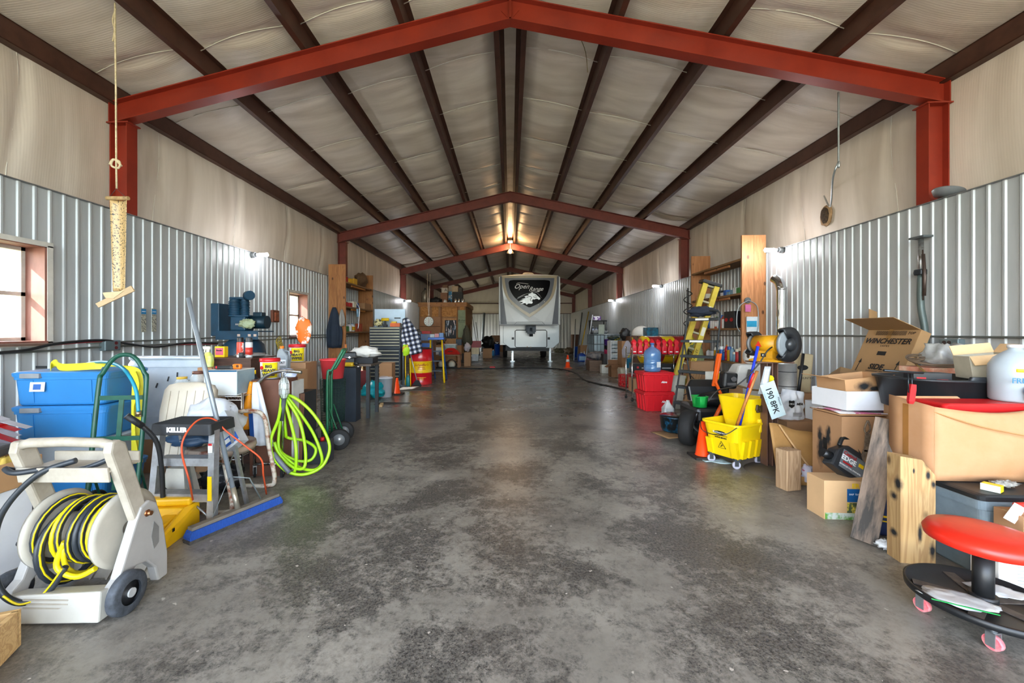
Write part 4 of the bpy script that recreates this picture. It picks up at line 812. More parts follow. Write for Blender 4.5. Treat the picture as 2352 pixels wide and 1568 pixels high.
c = RD(2.39, 5.26); t = thing('oil_drain_tub', 'round blue and black oily drain tub on the floor', 'tub', c); b = B(); b.lathe([(0, .02), (.16, .02), (.18, .06), (.19, .2), (.195, .21), (.18, .22), (0, .22)], 30); ob('tub', b, mt('155f86', .3, h2='0b1317', vsc=9, thr=(.35, .5)), t); b = B(); b.lathe([(0, .222), (.17, .224), (.19, .215)], 30); ob('lid', b, mt('101215', .2), t); b = B(); b.cyl((0, -.185, .12), (0, -.215, .12), .02); b.cyl((0, -.2, .12), (.12, -.21, .115), .006); ob('drain_tap', b, mt('2c3338', .3, .5), t)
b = B(); b.grid(lambda u, v: Vector((.5*u-.28, .34*v-.2, .004+.012*u*v*sin(6*u))), 10, 6); o = ob('cardboard_sheet', b, mt('a8845c', .85, h2='6c5238', vsc=6), None, c+Vector((-.02, -.08, 0)), (0, 0, .3), sol=.005); tag(o, 'flattened cardboard under the oily drain tub', 'cardboard')
# ================= right wall fittings and middle right =================
XR = WL-.035
cable('conduit', 'thin grey conduit running along the right wall at bench height', 'conduit', [(XR, 1.9, 1.25), (XR, 3.2, 1.255), (XR, 5.5, 1.255), (XR, 7.5, 1.235), (XR, 12, 1.22), (XR, 16, 1.22)], .011, mt('6e716c', .4, .4), sm=3)
p = X_(2190, 790, XR); t = thing('outlet_box', 'grey outlet box on the right wall above the cable coil', 'outlet', (WL-.05, p.y, p.z-.01), -pi/2); b = B(); b.box((0, 0, 0), (.17, .07, .12), bv=.008); ob('box', b, mt('75858a', .45, .5), t)
for x in (-.035, .01):
    b = B(); b.cyl((x, -.034, .025), (x, -.038, .025), .018); b.cyl((x, -.034, -.025), (x, -.038, -.025), .018); ob('socket', b, mt('33282a', .5), t)
cable('extension_cord', 'tan extension cord plugged into the right wall outlet', 'cord', [(WL-.10, p.y+.03, p.z-.03), (WL-.28, p.y-.02, p.z-.05), (3.75, 3.75, 1.18), (3.3, 3.45, 1.08), (3.05, 3.1, 1.0)], .007, mt('a5843f', .5))
# pipe with jack head leaning on the wall
XW = WL-.04
def W(u, v, off=0.): p_ = X_(u, v, XW-off); return p_
p0 = W(2122, 560); t = thing('bumper_jack', 'old steel jack tube with flat foot hanging on the right wall', 'jack', (XW, p0.y, 0)); 
def wz(v, y): return X_(2122, v, XW).z
b = B(); b.box((-.03, 0, wz(545, 0)), (.1, .15, .02)); ob('foot_plate', b, mt('6c7377', .4, .6), t)
b = B(); b.cyl((-.03, 0, wz(548, 0)), (-.03, 0, wz(655, 0)), .022); ob('tube', b, mt('b4b9bb', .3, .8, h2='6c5c50', vsc=20), t)
b = B(); b.tube([(-.03, 0, wz(632, 0)), (-.03, .0, wz(700, 0)), (-.03, -.04, wz(760, 0)), (-.05, -.06, wz(820, 0)), (-.04, .0, wz(870, 0)), (-.04, .1, .75)], .030, 10, smooth=6); ob('lower_hose', b, mt('54615f', .45, .2), t)
b = B(); b.box((-.035, 0, wz(625, 0)), (.07, .08, .06), bv=.01); b.cyl((-.04, -.05, wz(625, 0)), (-.04, .05, wz(625, 0)), .02); ob('clamp', b, mt('20262c', .4), t); b = B(); b.tube([(-.05, -.045, wz(585, 0)), (-.05, -.06, wz(640, 0)), (-.05, -.055, wz(680, 0))], .014, 8, sq=.6); b.tube([(-.05, -.04, wz(575, 0)), (-.05, -.045, wz(690, 0))], .006); ob('lever', b, mt('50423c', .4, .5), t)
# chrome stack pipe
p0 = X_(1795, 832, WL-.14); t = thing('exhaust_stack', 'tall chrome exhaust stack pipe with curved end beside wooden shelf', 'pipe', (WL-.14, p0.y, 0)); sz = X_(1795, 635, WL-.14).z
b = B(); b.tube([(0, 0, .05), (0, 0, sz-.32), (0, .0, sz-.2), (-.01, .05, sz-.07), (-.03, .13, sz-.01)], .068, 22, smooth=5); ob('pipe', b, CHR, t); b = B(); b.cyl((0, 0, 0), (0, 0, .06), .09); ob('base', b, mt('4c4f52', .5, .5), t)
p0 = D(1805, 870, 4.5); t = thing('silver_cylinder', 'silver sheet metal cylinder standing behind the grinder stand', 'cylinder', (p0.x, p0.y, .0)); b = B(); b.cyl((0, 0, .0), (0, 0, .95), .10, seg=26); ob('body', b, mt('b9bdc0', .3, .7), t)
for z_ in (.62, .7, .86): b = B(); b.lathe([(.1015, z_), (.1015, z_+.008)], 26); ob('band', b, DGR, t, sol=.001)
p0 = D(1838, 875, 4.6); b = B(); b.box((0, 0, .22), (.22, .08, .44), (0, .08, 0), bv=.02); t = thing('brown_paper_bag', 'tan printed feed bag standing behind the bench grinder', 'bag', (p0.x, p0.y, .62)); ob('bag', b, mt('ab9a78', .7, var=.08, bump=.1), t); txt('ALL COUNTRY', .035, INK, t, (0, -.042, .16), FY); b = B(); b.sph((0, -.042, .28), .06, (1, .05, .5)); ob('printed_badge', b, INK, t)
carton('brown carton behind the white sack carrying the tan feed bag', (p0.x, p0.y+.02, 0), (.5, .26, .615), 0, CHB)
rod('hand_tool_handle', 'black steel bar leaning behind the bench grinder', 'tool', (p0.x-.16, p0.y-.20, .62), D(1845, 812, 4.5), .016, BLK)
# hanging flexible conduit and torn hole in insulation
pt = A(1926, 212, Y1); XU = W2+.02; ph = X_(1893, 450, W2-.05)
cable('hanging_conduit', 'thin galvanized conduit hanging from the front red rafter, bent at its end', 'conduit', [(pt.x, Y1, pt.z), (pt.x, Y1, 3.1), (pt.x, Y1+.0, A(1927, 372, Y1).z), (pt.x+.02, Y1+.1, A(1915, 400, Y1).z), ((pt.x+ph.x)/2, (Y1+ph.y)/2, A(1890, 430, Y1).z+.03), (ph.x, ph.y, ph.z)], .010, mt('a9b0b2', .3, .7))
pz = X_(1901, 495, W2+.02); t = thing('torn_hole', 'dark torn hole in the wall insulation below the hanging conduit', 'hole', (W2-.0, pz.y, pz.z)); b = B(); b.sph((0, 0, 0), 1, (.03, .11, .15)); 
for v in b.bm.verts: v.co *= 1+.22*noise.noise(v.co*22)
ob('torn_edge', b, mt('b08e68', .9, h2='6d5136', vsc=14, bump=.3), t); b = B(); b.sph((-.02, -.0, 0), 1, (.03, .075, .115)); 
for v in b.bm.verts: v.co *= 1+.2*noise.noise(v.co*25)
ob('dark_fill', b, mt('2a2118', .95, h2='5c4630', vsc=30, bump=.5), t)
b = B(); b.lathe([(0, 0), (.10, .02), (.12, .06), (.122, .062), (.10, .03)], 24); p0 = X_(2155, 452, WL-.0); t = ob('metal_funnel', b, mt('a8adb0', .35, .6), None, (WL+.08, p0.y, ZC+.03), (0, .3, 0)); tag(t, 'shallow round metal pan resting on the wall ledge by the front right column', 'pan')
cable('twig', 'bent dry grass stem caught on the roof insulation', 'twig', [A(1332, 85, 5.0), A(1345, 120, 5.0), A(1350, 166, 5.0)], .004, mt('6f5f38', .8), sm=5)
# --- wooden shelf unit
WS = wood('b57c50', '98623c', .8, 2, .6); WSX = wood('8f6a44', '6d4c2e', .8, 1, .7)
xa = 3.89; xb = WL-.025
t = thing('wooden_shelf_unit', 'tall rough plank shelf unit between red columns on the right wall', 'shelf', (xa, 6.98, 0))
for y0, zt, nm in ((0, 2.93, 'near'), (1.88, 2.93, 'far')):
    for q in range(2): b = B(); wq = (xb-xa)/2; b.box((wq*(q+.5), y0, zt/2-.0), (wq-.004, .035, zt)); ob('side_plank', b, WS, t)
for z_ in (2.53, 1.95, 1.355, .76): b = B(); b.box(((xb-xa)/2+.0, .94, z_), (xb-xa, 1.83, .035)); ob('shelf_board', b, WSX, t)
for z_ in (2.49, 1.91): b = B(); b.box((.06, .94, z_), (.04, .9, .04)); ob('batten', b, WS, t)
def shelfitems(items, z_, x0, y0, group, side=1):
    pass
def shp(f, x=.12): return (xa+x, 7.05+1.75*f, 0)
rr_ = random.Random(3)
cols = ['e2e4e6', '2a5fae', 'c4282c', 'e8e2d0', '3c3f44', 'd9a21c', '7aa0b8', 'efefef', '4f8a4c', 'b04a2a']
def shelf_row(n, z_, ya, yb, x, lab, grp, kinds='cb', hr=(.1, .2), rr0=(.03, .045), seed=1, dx=0.):
    g = random.Random(seed); 
    for i in range(n):
        f = (i+.5)/n; y = ya+(yb-ya)*f; r = min(g.uniform(*rr0), abs(yb-ya)/n*.46); h = g.uniform(*hr); k = g.choice(kinds); cc = g.choice(cols); xx = x+dx*g.uniform(-1, 1)
        nm = {'e2e4e6': 'white', '2a5fae': 'blue', 'c4282c': 'red', 'e8e2d0': 'cream', '3c3f44': 'dark grey', 'd9a21c': 'mustard', '7aa0b8': 'pale blue', 'efefef': 'bright white', '4f8a4c': 'green', 'b04a2a': 'rust coloured'}[cc]
        pos = ['first', 'second', 'third', 'fourth', 'fifth', 'sixth', 'seventh', 'eighth', 'ninth', 'tenth', 'eleventh', 'twelfth'][i]
        ky = {'c': 'can', 'b': 'bottle', 'x': 'box', 'j': 'jar'}[k]
        L = '%s %s, %s along %s' % (nm, ky, pos, lab)
        if k == 'c': spraycan(L, (xx, y, z_), r, h, mt(cc, .4), mt(g.choice(cols), .4), group=grp, name='aerosol_can')
        elif k == 'b': bottle(L, (xx, y, z_), r, h, mt(cc, .35), mt(g.choice(cols), .4), group=grp, lab=mt(g.choice(cols), .5) if g.random() < .6 else None)
        elif k == 'j': 
            t_ = thing('tin', L.replace('jar', 'tin'), 'tin', (xx, y, z_), 0, grp); b = B(); b.cyl((0, 0, 0), (0, 0, h*.8), r*1.1, seg=18); ob('body', b, mt(cc, .35), t_); b = B(); b.cyl((0, 0, h*.8), (0, 0, h*.84), r*1.12, seg=18); ob('lid', b, STL, t_)
        else: carton(L, (xx, y, z_), (r*2.2, min(r*2.4, abs(yb-ya)/n*.9), h*.8), 0, mt(cc, .6), group=grp, name='small_box', tape=False)
shelf_row(7, 1.968, 7.15, 7.9, xa+.12, 'the second right shelf board', 'tins and small boxes on the second right shelf board', 'xjx', (.08, .15), (.04, .06), 5)
shelf_row(4, 1.968, 8.35, 8.75, xa+.12, 'the far second right shelf board', 'small boxes on the far part of the second right shelf board', 'xj', (.08, .14), (.04, .05), 8)
o = carton('black carton with red oval logos on the third right shelf board', (xa+.16, 7.42, 1.373), (.26, .34, .30), 0, mt('1d1c20', .4), tape=False)
for s_ in (-.08, .09): b = B(); b.sph((-.131, s_, .15), 1, (.002, .055, .035), 14); ob('red_logo', b, INKR, o)
shelf_row(7, 1.373, 7.68, 8.3, xa+.1, 'the third right shelf board', 'bottles on the third right shelf board', 'bcb', (.16, .27), (.03, .045), 11)
shelf_row(8, .778, 7.12, 7.85, xa+.1, 'the lowest right shelf board', 'bottles on the lowest right shelf board', 'bbc', (.17, .30), (.035, .05), 21)
shelf_row(3, .778, 8.0, 8.5, xa+.15, 'the far part of the lowest right shelf board', 'bottles on the far part of the lowest right shelf board', 'bx', (.17, .28), (.04, .05), 23)
# pouch, hook, and stuff on near end panel
t = thing('blister_package', 'blue and white blister package hanging on the plank shelf end', 'package', A(1727, 745, 6.93)+Vector((0, -.02, -.17))); b = B(); b.box((0, 0, .17), (.2, .02, .26)); ob('card', b, mt('cfd9de', .4), t); panel('blue_band', mt('2d9ac4', .4), t, (-.02, -.011, .18), .16, .1); b = B(); b.box((0, -.01, .01), (.2, .025, .07)); ob('window', b, glass('b5a596', .2, .5), t)
t = thing('hose_clamp_coil', 'grey hook with pink tag and looped cable on the shelf end', 'hook', A(1715, 690, 6.93)+Vector((0, -.02, 0))); b = B(); b.cyl((0, -.02, .0), (0, .005, 0), .05); ob('hook_plate', b, mt('6c6f70', .5, .5), t); panel('pink_tag', mt('c9689c', .5), t, (0, -.02, -.13), .09, .12); b = B(); b.tube([(0, -.03, 0), (-.16, -.03, -.12), (-.19, -.03, -.4), (-.14, -.03, -.52)], .008, 6, smooth=6); b.tube([(0, -.03, 0), (.14, -.03, -.1), (.16, -.03, -.4), (.13, -.03, -.55)], .008, 6, smooth=6); ob('cable_loop', b, mt('9aa0a3', .4, .4), t)
# --- black folding step ladder
bl = Vector(D(1545, 950, 6.1)); bl.z = 0; br = Vector(D(1624, 950, 5.95)); br.z = 0
t = thing('step_ladder', 'black folding step ladder with wide treads and hand rail', 'ladder', (bl+br)/2, atan2((br-bl).y, (br-bl).x)-.55); hw = (br-bl).length/2*1.1; BS = mt('2b2f33', .4)
for s in (-1, 1):
    b = B(); b.tube([(s*hw, 0, 0), (s*hw*.98, .36, 1.12), (s*hw*.95, .46, 1.5), (s*hw*.8, .50, 1.62), (0, .50, 1.64)], .014, 8, smooth=6); ob('front_rail', b, BS, t); b = B(); b.tube([(s*hw*.9, .75, 0), (s*hw*.93, .35, 1.1)], .012, 8); ob('rear_leg', b, BS, t)
for i in range(5): z_ = .22+.235*i; b = B(); b.box((0, .06+.072*i, z_), (hw*1.9, .14 if i < 4 else .26, .04), bv=.006); ob('tread', b, mt('33383c', .5), t)
b = B(); b.box((0, .46, 1.5), (hw*1.9, .05, .05), bv=.006); ob('top_bar', b, BS, t)
for q, i in ((0, 4), (0, 5.3)): panel('white_label', WHT, t, (0, -.01+.072*i+(.0 if i == 4 else .045)-(.062 if i == 4 else .0), .22+.235*i if i == 4 else 1.5), .2, .03)
for s in (-1, 1): b = B(); b.cyl((s*hw*.9, .3, .3), (-s*hw*.9, .5, .62), .007); ob('cross_brace', b, BS, t)
heap('shirt', 'dark navy cloth draped over the step ladder top rail', 'cloth', t.matrix_basis @ Vector((-.03, .49, 1.535)), .2, (1, .45, .35), mt('252c3d', .85, bump=.2), 12, 3, .5)
# --- yellow fibreglass ladder leaning at the shelf
FG = mt('c9b23a', .5, var=.06, h2='a8922c', vsc=8)
b0 = Vector(D(1585, 850, 7.0)); tp = Vector(D(1646, 655, 7.0)); dr = (tp-b0).normalized(); b0 = b0-dr*(b0.z/dr.z)
L_ = (tp-b0).length; qe = dr.to_track_quat('Z', 'Y').to_euler()
t = thing('fibreglass_ladder', 'yellow fibreglass step ladder leaning against the right shelf unit', 'ladder', b0, 0, rot=(0, atan2((tp-b0).x, (tp-b0).z), 0))
for x in (-.20, .0): 
    for yy in (0, .12): b = B(); b.box((x+(.02 if yy else 0), yy, L_/2), (.085 if not yy else .05, .03, L_-.03)); ob('rail', b, FG, t)
for i in range(8): b = B(); b.box((-.10, .05, .2+.28*i), (.2, .09, .03)); ob('tread', b, mt('a8a48a', .5, .3), t)
b = B(); b.box((-.1, .05, L_), (.34, .17, .06), bv=.01); ob('top_cap', b, BLK, t); panel('paper_label', mt('ddd9c8', .5), t, (0, -.017, L_*.62), .06, .15); panel('paper_label', mt('ddd9c8', .5), t, (0, -.017, L_*.8), .05, .1); o = txt('STANLEY', .06, INK, t, (0, -.017, L_*.42), (pi/2, -pi/2, 0))
# spiral auger
p0 = D(1580, 850, 7.3); t = thing('spiral_auger', 'black spiral earth auger standing behind the step ladder', 'auger', (p0.x, p0.y, 0))
b = B(); b.tube([(.07*cos(q*.7), .07*sin(q*.7), .5+q*.024) for q in range(66)], .009, 6); ob('spiral', b, BLK, t); b = B(); b.cyl((0, 0, 0), (0, 0, 2.1), .012); ob('shaft', b, BLK, t)
# cartons, drum etc. under the ladder
c = RD(3.72, 7.05); carton('brown carton with packing tape behind the step ladder', (c.x-.10, c.y-.1, .42), (.5, .30, .38), 0, CHB, tape=True)
t = carton('low pale carton under the taped carton behind the step ladder', (c.x-.10, c.y-.1, 0), (.52, .32, .415), 0, mt('b9b09c', .8))
p0 = D(1610, 905, 6.45); p0.z = 0; t = thing('ribbed_tub', 'off white ribbed round tub behind the step ladder treads', 'tub', p0); b = B(); b.lathe([(0, 0), (.17, 0)]+[(.17+.008*(i % 2), .03+i*.03) for i in range(11)]+[(.165, .36), (0, .36)], 26); ob('tub', b, mt('c9c8bb', .7, var=.1), t)
p0 = D(1560, 925, 6.6); p0.z = 0; plank('plank', 'short worn plywood board leaning behind the step ladder', p0+Vector((.12, 0, 0)), D(1600, 848, 6.7), .2, .02, wood('a98258', '7c5b39', 1, 2), roll=.3)
# white laundry bag with paper roll on it
p0 = D(1716, 945, 5.6); t = thing('white_sack', 'large white canvas sack behind the mop bucket', 'bag', (p0.x, p0.y, .0)); b = B(); b.loft([[(x*s_+.03*z_, y*s_, z_) for x, y in ((-.25, -.14), (0, -.18), (.25, -.14), (.25, .14), (-.25, .14))] for z_, s_ in ((0, 1), (.4, 1.02), (.75, .9), (.86, .72))]); ob('sack', b, mt('d5d4cf', .8, var=.05, bump=.15, bsc=10), t, bev=.03); b = B(); b.prism([(-.05, .62), (.05, .62), (.05, .72), (.02, .80), (-.03, .8), (-.05, .72)], .01, Matrix.Translation((-.06, -.185, 0))); ob('strap_patch', b, mt('5c5a58', .6), t)
t = thing('paper_towel_roll', 'large white paper towel roll lying on the white sack', 'roll', (p0.x+.12, p0.y-.02, .97), .25); b = B(); mm = Euler((0, pi/2, 0)).to_matrix().to_4x4(); b.lathe([(.02, -.14), (.1, -.14), (.1, .14), (.02, .14)], 28, mm); ob('roll', b, mt('ecebe8', .8, var=.02), t); b = B(); b.lathe([(.018, -.141), (.028, -.1415), (.018, -.1405)], 20, mm); ob('core', b, mt('8a6a4a', .8), t)
# orange tool, chainsaw-like trimmer
t0 = D(1652, 812, 4.55); f0 = F(1640, 960); f0 = RD(2.62, 4.95); t = thing('orange_spreader_tool', 'orange folding steel tool standing on end behind the mop bucket', 'tool', f0+Vector((0, 0, .0)))
q = t0-f0; OR = mt('f0601a', .4); b = B(); b.box(q*.82, (.05, .02, q.length*.36), (q.to_track_quat('Z', 'Y').to_euler())); ob('upper_arm', b, OR, t)
k1 = D(1662, 920, 4.6)-f0; k2 = D(1642, 962, 4.6)-f0; b = B(); b.tube([q*1.0, q*.7, k1], .02, 6, sq=.4); b.tube([k1, k2+Vector((-.03, 0, -.05))], .022, 6, sq=.6); b.tube([k1, k1+Vector((.02, 0, -.3)), Vector((.02, 0, 0))], .018, 6, sq=.5); ob('leg', b, OR, t); b = B(); b.tube([k1+Vector((.0, 0, .05)), k1+Vector((.13, 0, .03))], .012, 6); ob('cross_handle', b, OR, t)
t = thing('string_trimmer', 'black garden tool with silver parts behind the orange tool', 'tool', D(1672, 872, 4.9)+Vector((0, 0, -.22))); t.location.z = .62; b = B(); b.box((0, 0, .1), (.17, .14, .2), (0, .1, 0), bv=.03); ob('engine', b, BLK, t); b = B(); b.cyl((.02, -.08, .12), (.02, -.1, .12), .03); b.box((.0, -.08, .06), (.1, .02, .03)); ob('silver_fitting', b, STL, t); b = B(); b.tube([(.06, 0, .05), (.3, .02, -.02), (.45, .0, -.03)], .012, 6); ob('shaft', b, mt('7c5c30', .5), t)
panel_ = D(1645, 870, 5.3); t = carton('white and yellow carton standing behind the orange tool', (panel_.x, panel_.y, .0), (.2, .16, .78), .3, mt('e3e1d8', .5), tape=False); panel('yellow_band', YEL, t, (0, -.081, .70), .19, .14)
carton('brown carton behind the trimmer and the orange tool', (D(1672, 900, 5.2).x, D(1672, 900, 5.2).y, 0), (.26, .2, .60), .1, CHB)
# --- red crates, water bottle
c = RD(2.50, 6.62); RC = mt('d5202a', .35, var=.04)
def redcrate(z_, lab, rz=0):
    t = thing('red_crate', lab, 'crate', (c.x+.22, c.y+.2, z_), rz, 'red plastic crates with attached lids'); 
    b = B(); b.loft([[(x*s_*.5, y*s_*.4, zz) for x, y in ((-.5, -.5), (.5, -.5), (.5, .5), (-.5, .5))] for zz, s_ in ((0, .86), (.27, .98), (.27, 1.04), (.30, 1.04))]); ob('crate_body', b, RC, t, bev=.006)
    for s in (-1, 1):
        for x in (-.17, -.06, .06, .17): b = B(); b.loft([[(x-.018, s*.172, .01), (x+.018, s*.172, .01), (x+.018, s*.187, .01), (x-.018, s*.187, .01)], [(x-.018, s*.19, .26), (x+.018, s*.19, .26), (x+.018, s*.207, .26), (x-.018, s*.207, .26)]]); ob('rib', b, RC, t)
        for y in (-.11, 0, .11): b = B(); b.loft([[(s*.215, y-.02, .01), (s*.215, y+.02, .01), (s*.232, y+.02, .01), (s*.232, y-.02, .01)], [(s*.24, y-.02, .26), (s*.24, y+.02, .26), (s*.256, y+.02, .26), (s*.256, y-.02, .26)]]); ob('rib', b, RC, t)
    for s in (-1, 1): b = B(); b.box((0, s*.1, .31), (.50, .2, .018), bv=.004); ob('lid_leaf', b, RC, t)
    b = B(); b.box((0, 0, .318), (.48, .02, .012)); ob('lid_seam', b, RC, t)
    txt('Akro', .045, INKW, t, (.08, -.209, .16), FY, shear=.3, bold=.002); return t
redcrate(0, 'red lidded plastic crate standing on the floor, lower of two', .1); redcrate(.322, 'red lidded plastic crate on top of the other, under the water bottle', .06)
t = thing('water_cooler_bottle', 'large blue water cooler bottle standing on the red crates', 'bottle', (c.x+.18, c.y+.16, .645)); WBM = mt('5f8fc4', .12, var=.1, alpha=.72, spec=.8)
b = B(); b.lathe([(0, .01), (.12, 0), (.135, .02), (.137, .09), (.128, .1), (.137, .115), (.137, .18), (.128, .19), (.137, .205), (.137, .30), (.12, .35), (.05, .40), (.028, .415), (.028, .455), (0, .455)], 36); ob('body', b, WBM, t); b = B(); b.cyl((0, 0, .45), (0, 0, .475), .032); ob('cap', b, mt('3d6cae', .3), t); b = B(); b.box((.06, -.128, .12), (.08, .006, .09), (0, 0, .45)); ob('paper_label', b, mt('dfe6ea', .4), t)
p0 = F(1540, 968); t = thing('milk_jug', 'translucent white plastic jug on the floor by the red crates', 'jug', (p0.x+.02, p0.y+.15, 0)); b = B(); b.loft([rr(.07, .07, 0, r=.03), rr(.075, .075, .02, r=.03), rr(.075, .075, .17, r=.03), rr(.03, .03, .25, r=.02), rr(.022, .022, .27, r=.015)]); ob('body', b, mt('dde2e2', .3, alpha=.9), t); b = B(); b.cyl((0, 0, .265), (0, 0, .285), .024); ob('cap', b, WHT, t); panel('paper_label', mt('e3c33a', .5, h2='3a6fb0', vsc=30, thr=(.5, .52)), t, (0, -.0765, .09), .09, .08)
p0 = RD(3.12, 6.95); t = thing('grey_bin', 'tall cream plastic bin behind the red crates', 'bin', p0); b = B(); b.loft([rr(.13, .10, 0, r=.03), rr(.16, .13, .52, r=.03), rr(.17, .14, .52, r=.03), rr(.17, .14, .56, r=.03)]); ob('body', b, mt('c8c7b8', .5), t)
# --- chrome wire shelf cart with red bottles
c = RD(2.62, 7.55); t = thing('wire_cart', 'chrome wire shelf cart on casters behind the red crates', 'cart', c); cw, cd = .92, .40
for x in (0, cw):
    for y in (0, cd): b = B(); b.cyl((x, y, .08), (x, y, 1.02), .012); ob('post', b, CHR, t); caster(t, x, y, .085, .035, CHR, .3)
for z_ in (.16, .52, .88):
    b = B()
    for y in (0, cd): b.cyl((0, y, z_), (cw, y, z_), .004, seg=6); b.cyl((0, y, z_-.03), (cw, y, z_-.03), .004, seg=6)
    for i in range(24): b.cyl((cw*i/23, 0, z_), (cw*i/23, cd, z_), .002, seg=4)
    for x in (0, cw): b.cyl((x, 0, z_-.03), (x, cd, z_-.03), .004, seg=6)
    ob('wire_shelf', b, CHR, t)
for i in range(8):
    pos = ['leftmost', 'second from left', 'third from left', 'fourth from left', 'fourth from right', 'third from right', 'second from right', 'rightmost'][i]
    t2 = thing('red_fluid_bottle', 'red fluid bottle with white tag on the wire cart, %s' % pos, 'bottle', (c.x+.065+i*.112, c.y+.12, .886), 0, 'red fluid bottles on the wire cart')
    b = B(); b.loft([rr(.048, .05, 0, r=.02), rr(.05, .055, .02, r=.02), rr(.05, .055, .12, r=.02), rr(.03, .05, .17, r=.015), rr(.047, .05, .22, r=.02), rr(.03, .03, .26, r=.012)]); ob('body', b, mt('d8182c', .35), t2); b = B(); b.cyl((0, 0, .25), (0, 0, .285), .02); ob('cap', b, mt('c01525', .4), t2); panel('paper_label', WHT, t2, (0, -.057, .045), .05, .02)
for i, (x, lb) in enumerate(((.6, 'black power tool case on the middle wire cart shelf, right'), (.22, 'black rag filled case on the middle wire cart shelf, left'))):
    t2 = carton(lb, (c.x+x, c.y+.2, .526), (.36, .3, .18), 0, mt('202225', .4), name='tool_case', cat='case', tape=False); panel('red_badge', INKR, t2, (-.1, -.151, .11), .04, .04); panel('white_strip', mt('b9bcbe', .5), t2, (.05, -.151, .1), .16, .02)
carton('brown carton on the bottom shelf of the wire cart', (c.x+.2, c.y+.2, .166), (.34, .3, .26), 0, CHB); carton('wooden box on the bottom shelf of the wire cart, right side', (c.x+.65, c.y+.2, .166), (.36, .3, .2), 0, wood('8d6b47', '5d4228', 1, 0))
heap('green_rag', 'pale green fluffy rag hanging right of the red fluid bottles', 'rag', (c.x+1.12, c.y-.12, .58), .2, (.6, .5, 1.0), mt('8f9a6c', .9, bump=.4, var=.15), 15, 5, .5)
# --- horizontal drum
c = RD(3.05, 8.35); t = thing('striped_drum', 'red and yellow oil drum lying on its side on a rack', 'drum', (c.x+.1, c.y+.15, .93), .0, rot=(0, pi/2, .12)); L_ = .88
for i, (a, b_, m_) in enumerate(((0, .08, YEL), (.08, .36, mt('a51c24', .4)), (.36, .62, YEL), (.62, .88, mt('a51c24', .4)))):
    b = B(); b.lathe([(0, a), (.288, a), (.292, a+.01), (.285, (a+b_)/2), (.292, b_-.01), (.288, b_), (0, b_)], 36); ob('drum_section', b, m_, t)
b = B(); b.cyl((0, 0, -.012), (0, 0, 0), .04); b.cyl((.15, .1, -.01), (.15, .1, 0), .025); ob('bung', b, STL, t)
t2 = thing('drum_rack', 'dark steel rack under the red and yellow drum', 'rack', (c.x+.55, c.y+.15, 0), .12)
for x in (-.35, .35):
    for y in (-.22, .22): b = B(); b.box((x, y, .34), (.05, .05, .68)); ob('leg', b, DGR, t2)
    b = B(); b.box((x, 0, .66), (.06, .5, .05)); ob('cross_bar', b, DGR, t2)
t3 = heap('yellow_strap', 'yellow webbing strap hanging over the striped drum', 'strap', (c.x+.95, c.y-.19, .75), .1, (1.0, .25, 2.2), mt('d8c42a', .6), 3, 4, .3)
# ================= left side, near =================
# --- hose reel cart
BG = mt('b5ac9d', .55, var=.08, vsc=7, h2='958a79', bump=.05); BG2 = mt('9c9893', .5, var=.08)
t = thing('hose_reel_cart', 'beige plastic hose reel cart with black and yellow hose', 'hose reel', RD(-1.965, 1.95), YAW)
t.scale = (.84, 1, 1)
b = B(); b.loft([[(-.29, y, z) for y, z in ((-.16, .0), (-.06, .0), (-.06, .10), (-.15, .12))], [(.27, y, z) for y, z in ((-.17, .015), (-.06, .015), (-.06, .125), (-.16, .15))]]); ob('front_bar', b, mt('c4c0b5', .5, var=.06, vsc=5), t, bev=.008)
b = B()
for i in range(3): b.box((-.02, -.158, .075+.018*i), (.24, .006, .006))
ob('grip_rib', b, BG, t)
b = B(); b.box((0, .16, .07), (.5, .04, .09), bv=.005)
for i in range(5): b.box((-.2+.1*i, .135, .07), (.012, .02, .1), (0, .6, 0))
ob('rear_bar', b, BG, t)
for s in (1, -1):
    b = B(); mm = Matrix.Translation((s*.265, 0, 0)) @ Euler((0, 0, pi/2)).to_matrix().to_4x4()
    b.prism([(-.13, .13), (-.09, .16), (.0, .38), (.03, .44), (.075, .46), (.12, .43), (.16, .32), (.19, .14), (.19, .02), (.13, .02), (.11, .10), (.06, .16), (.0, .17), (-.05, .13), (-.08, .06), (-.13, .06)], .055, mm); ob('side_panel', b, mt('a8a49f', .5, var=.06), t, bev=.008)
    b = B(); mm2 = Matrix.Translation((s*.255, 0, 0)) @ Euler((0, 0, pi/2)).to_matrix().to_4x4(); b.prism([(.035, .30), (.09, .36), (.06, .48), (-.04, .78), (-.07, .80), (-.11, .80), (-.12, .75)], .05, mm2); ob('upright', b, BG, t, bev=.01)
b = B(); b.tube([(-.25, -.09, .775), (-.2, -.09, .79), (0, -.09, .795), (.2, -.09, .79), (.25, -.09, .78)], .022, 10); ob('grip_handle', b, BG, t)
b = B(); b.box((0, -.02, .66), (.5, .16, .012)); b.box((0, -.10, .645), (.5, .012, .07), (.15, 0, 0)); b.box((0, .06, .68), (.5, .012, .06)); ob('hose_tray', b, BG, t, bev=.004)
b = B(); b.cyl((.292, .06, .40), (.32, .06, .40), .011, seg=12); b.cyl((.285, .06, .40), (.30, .06, .40), .017, seg=6); ob('hose_inlet', b, mt('b77d55', .3, .9), t)
b = B(); mm = Matrix.Translation((.293, 0, 0)) @ Euler((0, 0, pi/2)).to_matrix().to_4x4(); b.prism([(.10, .2), (.13, .22), (.13, .3), (.10, .34), (.085, .27)], .004, mm); ob('panel_recess', b, mt('7c7975', .6), t)
mx = Matrix.Translation((0, .06, .33)) @ Euler((0, pi/2, 0)).to_matrix().to_4x4()
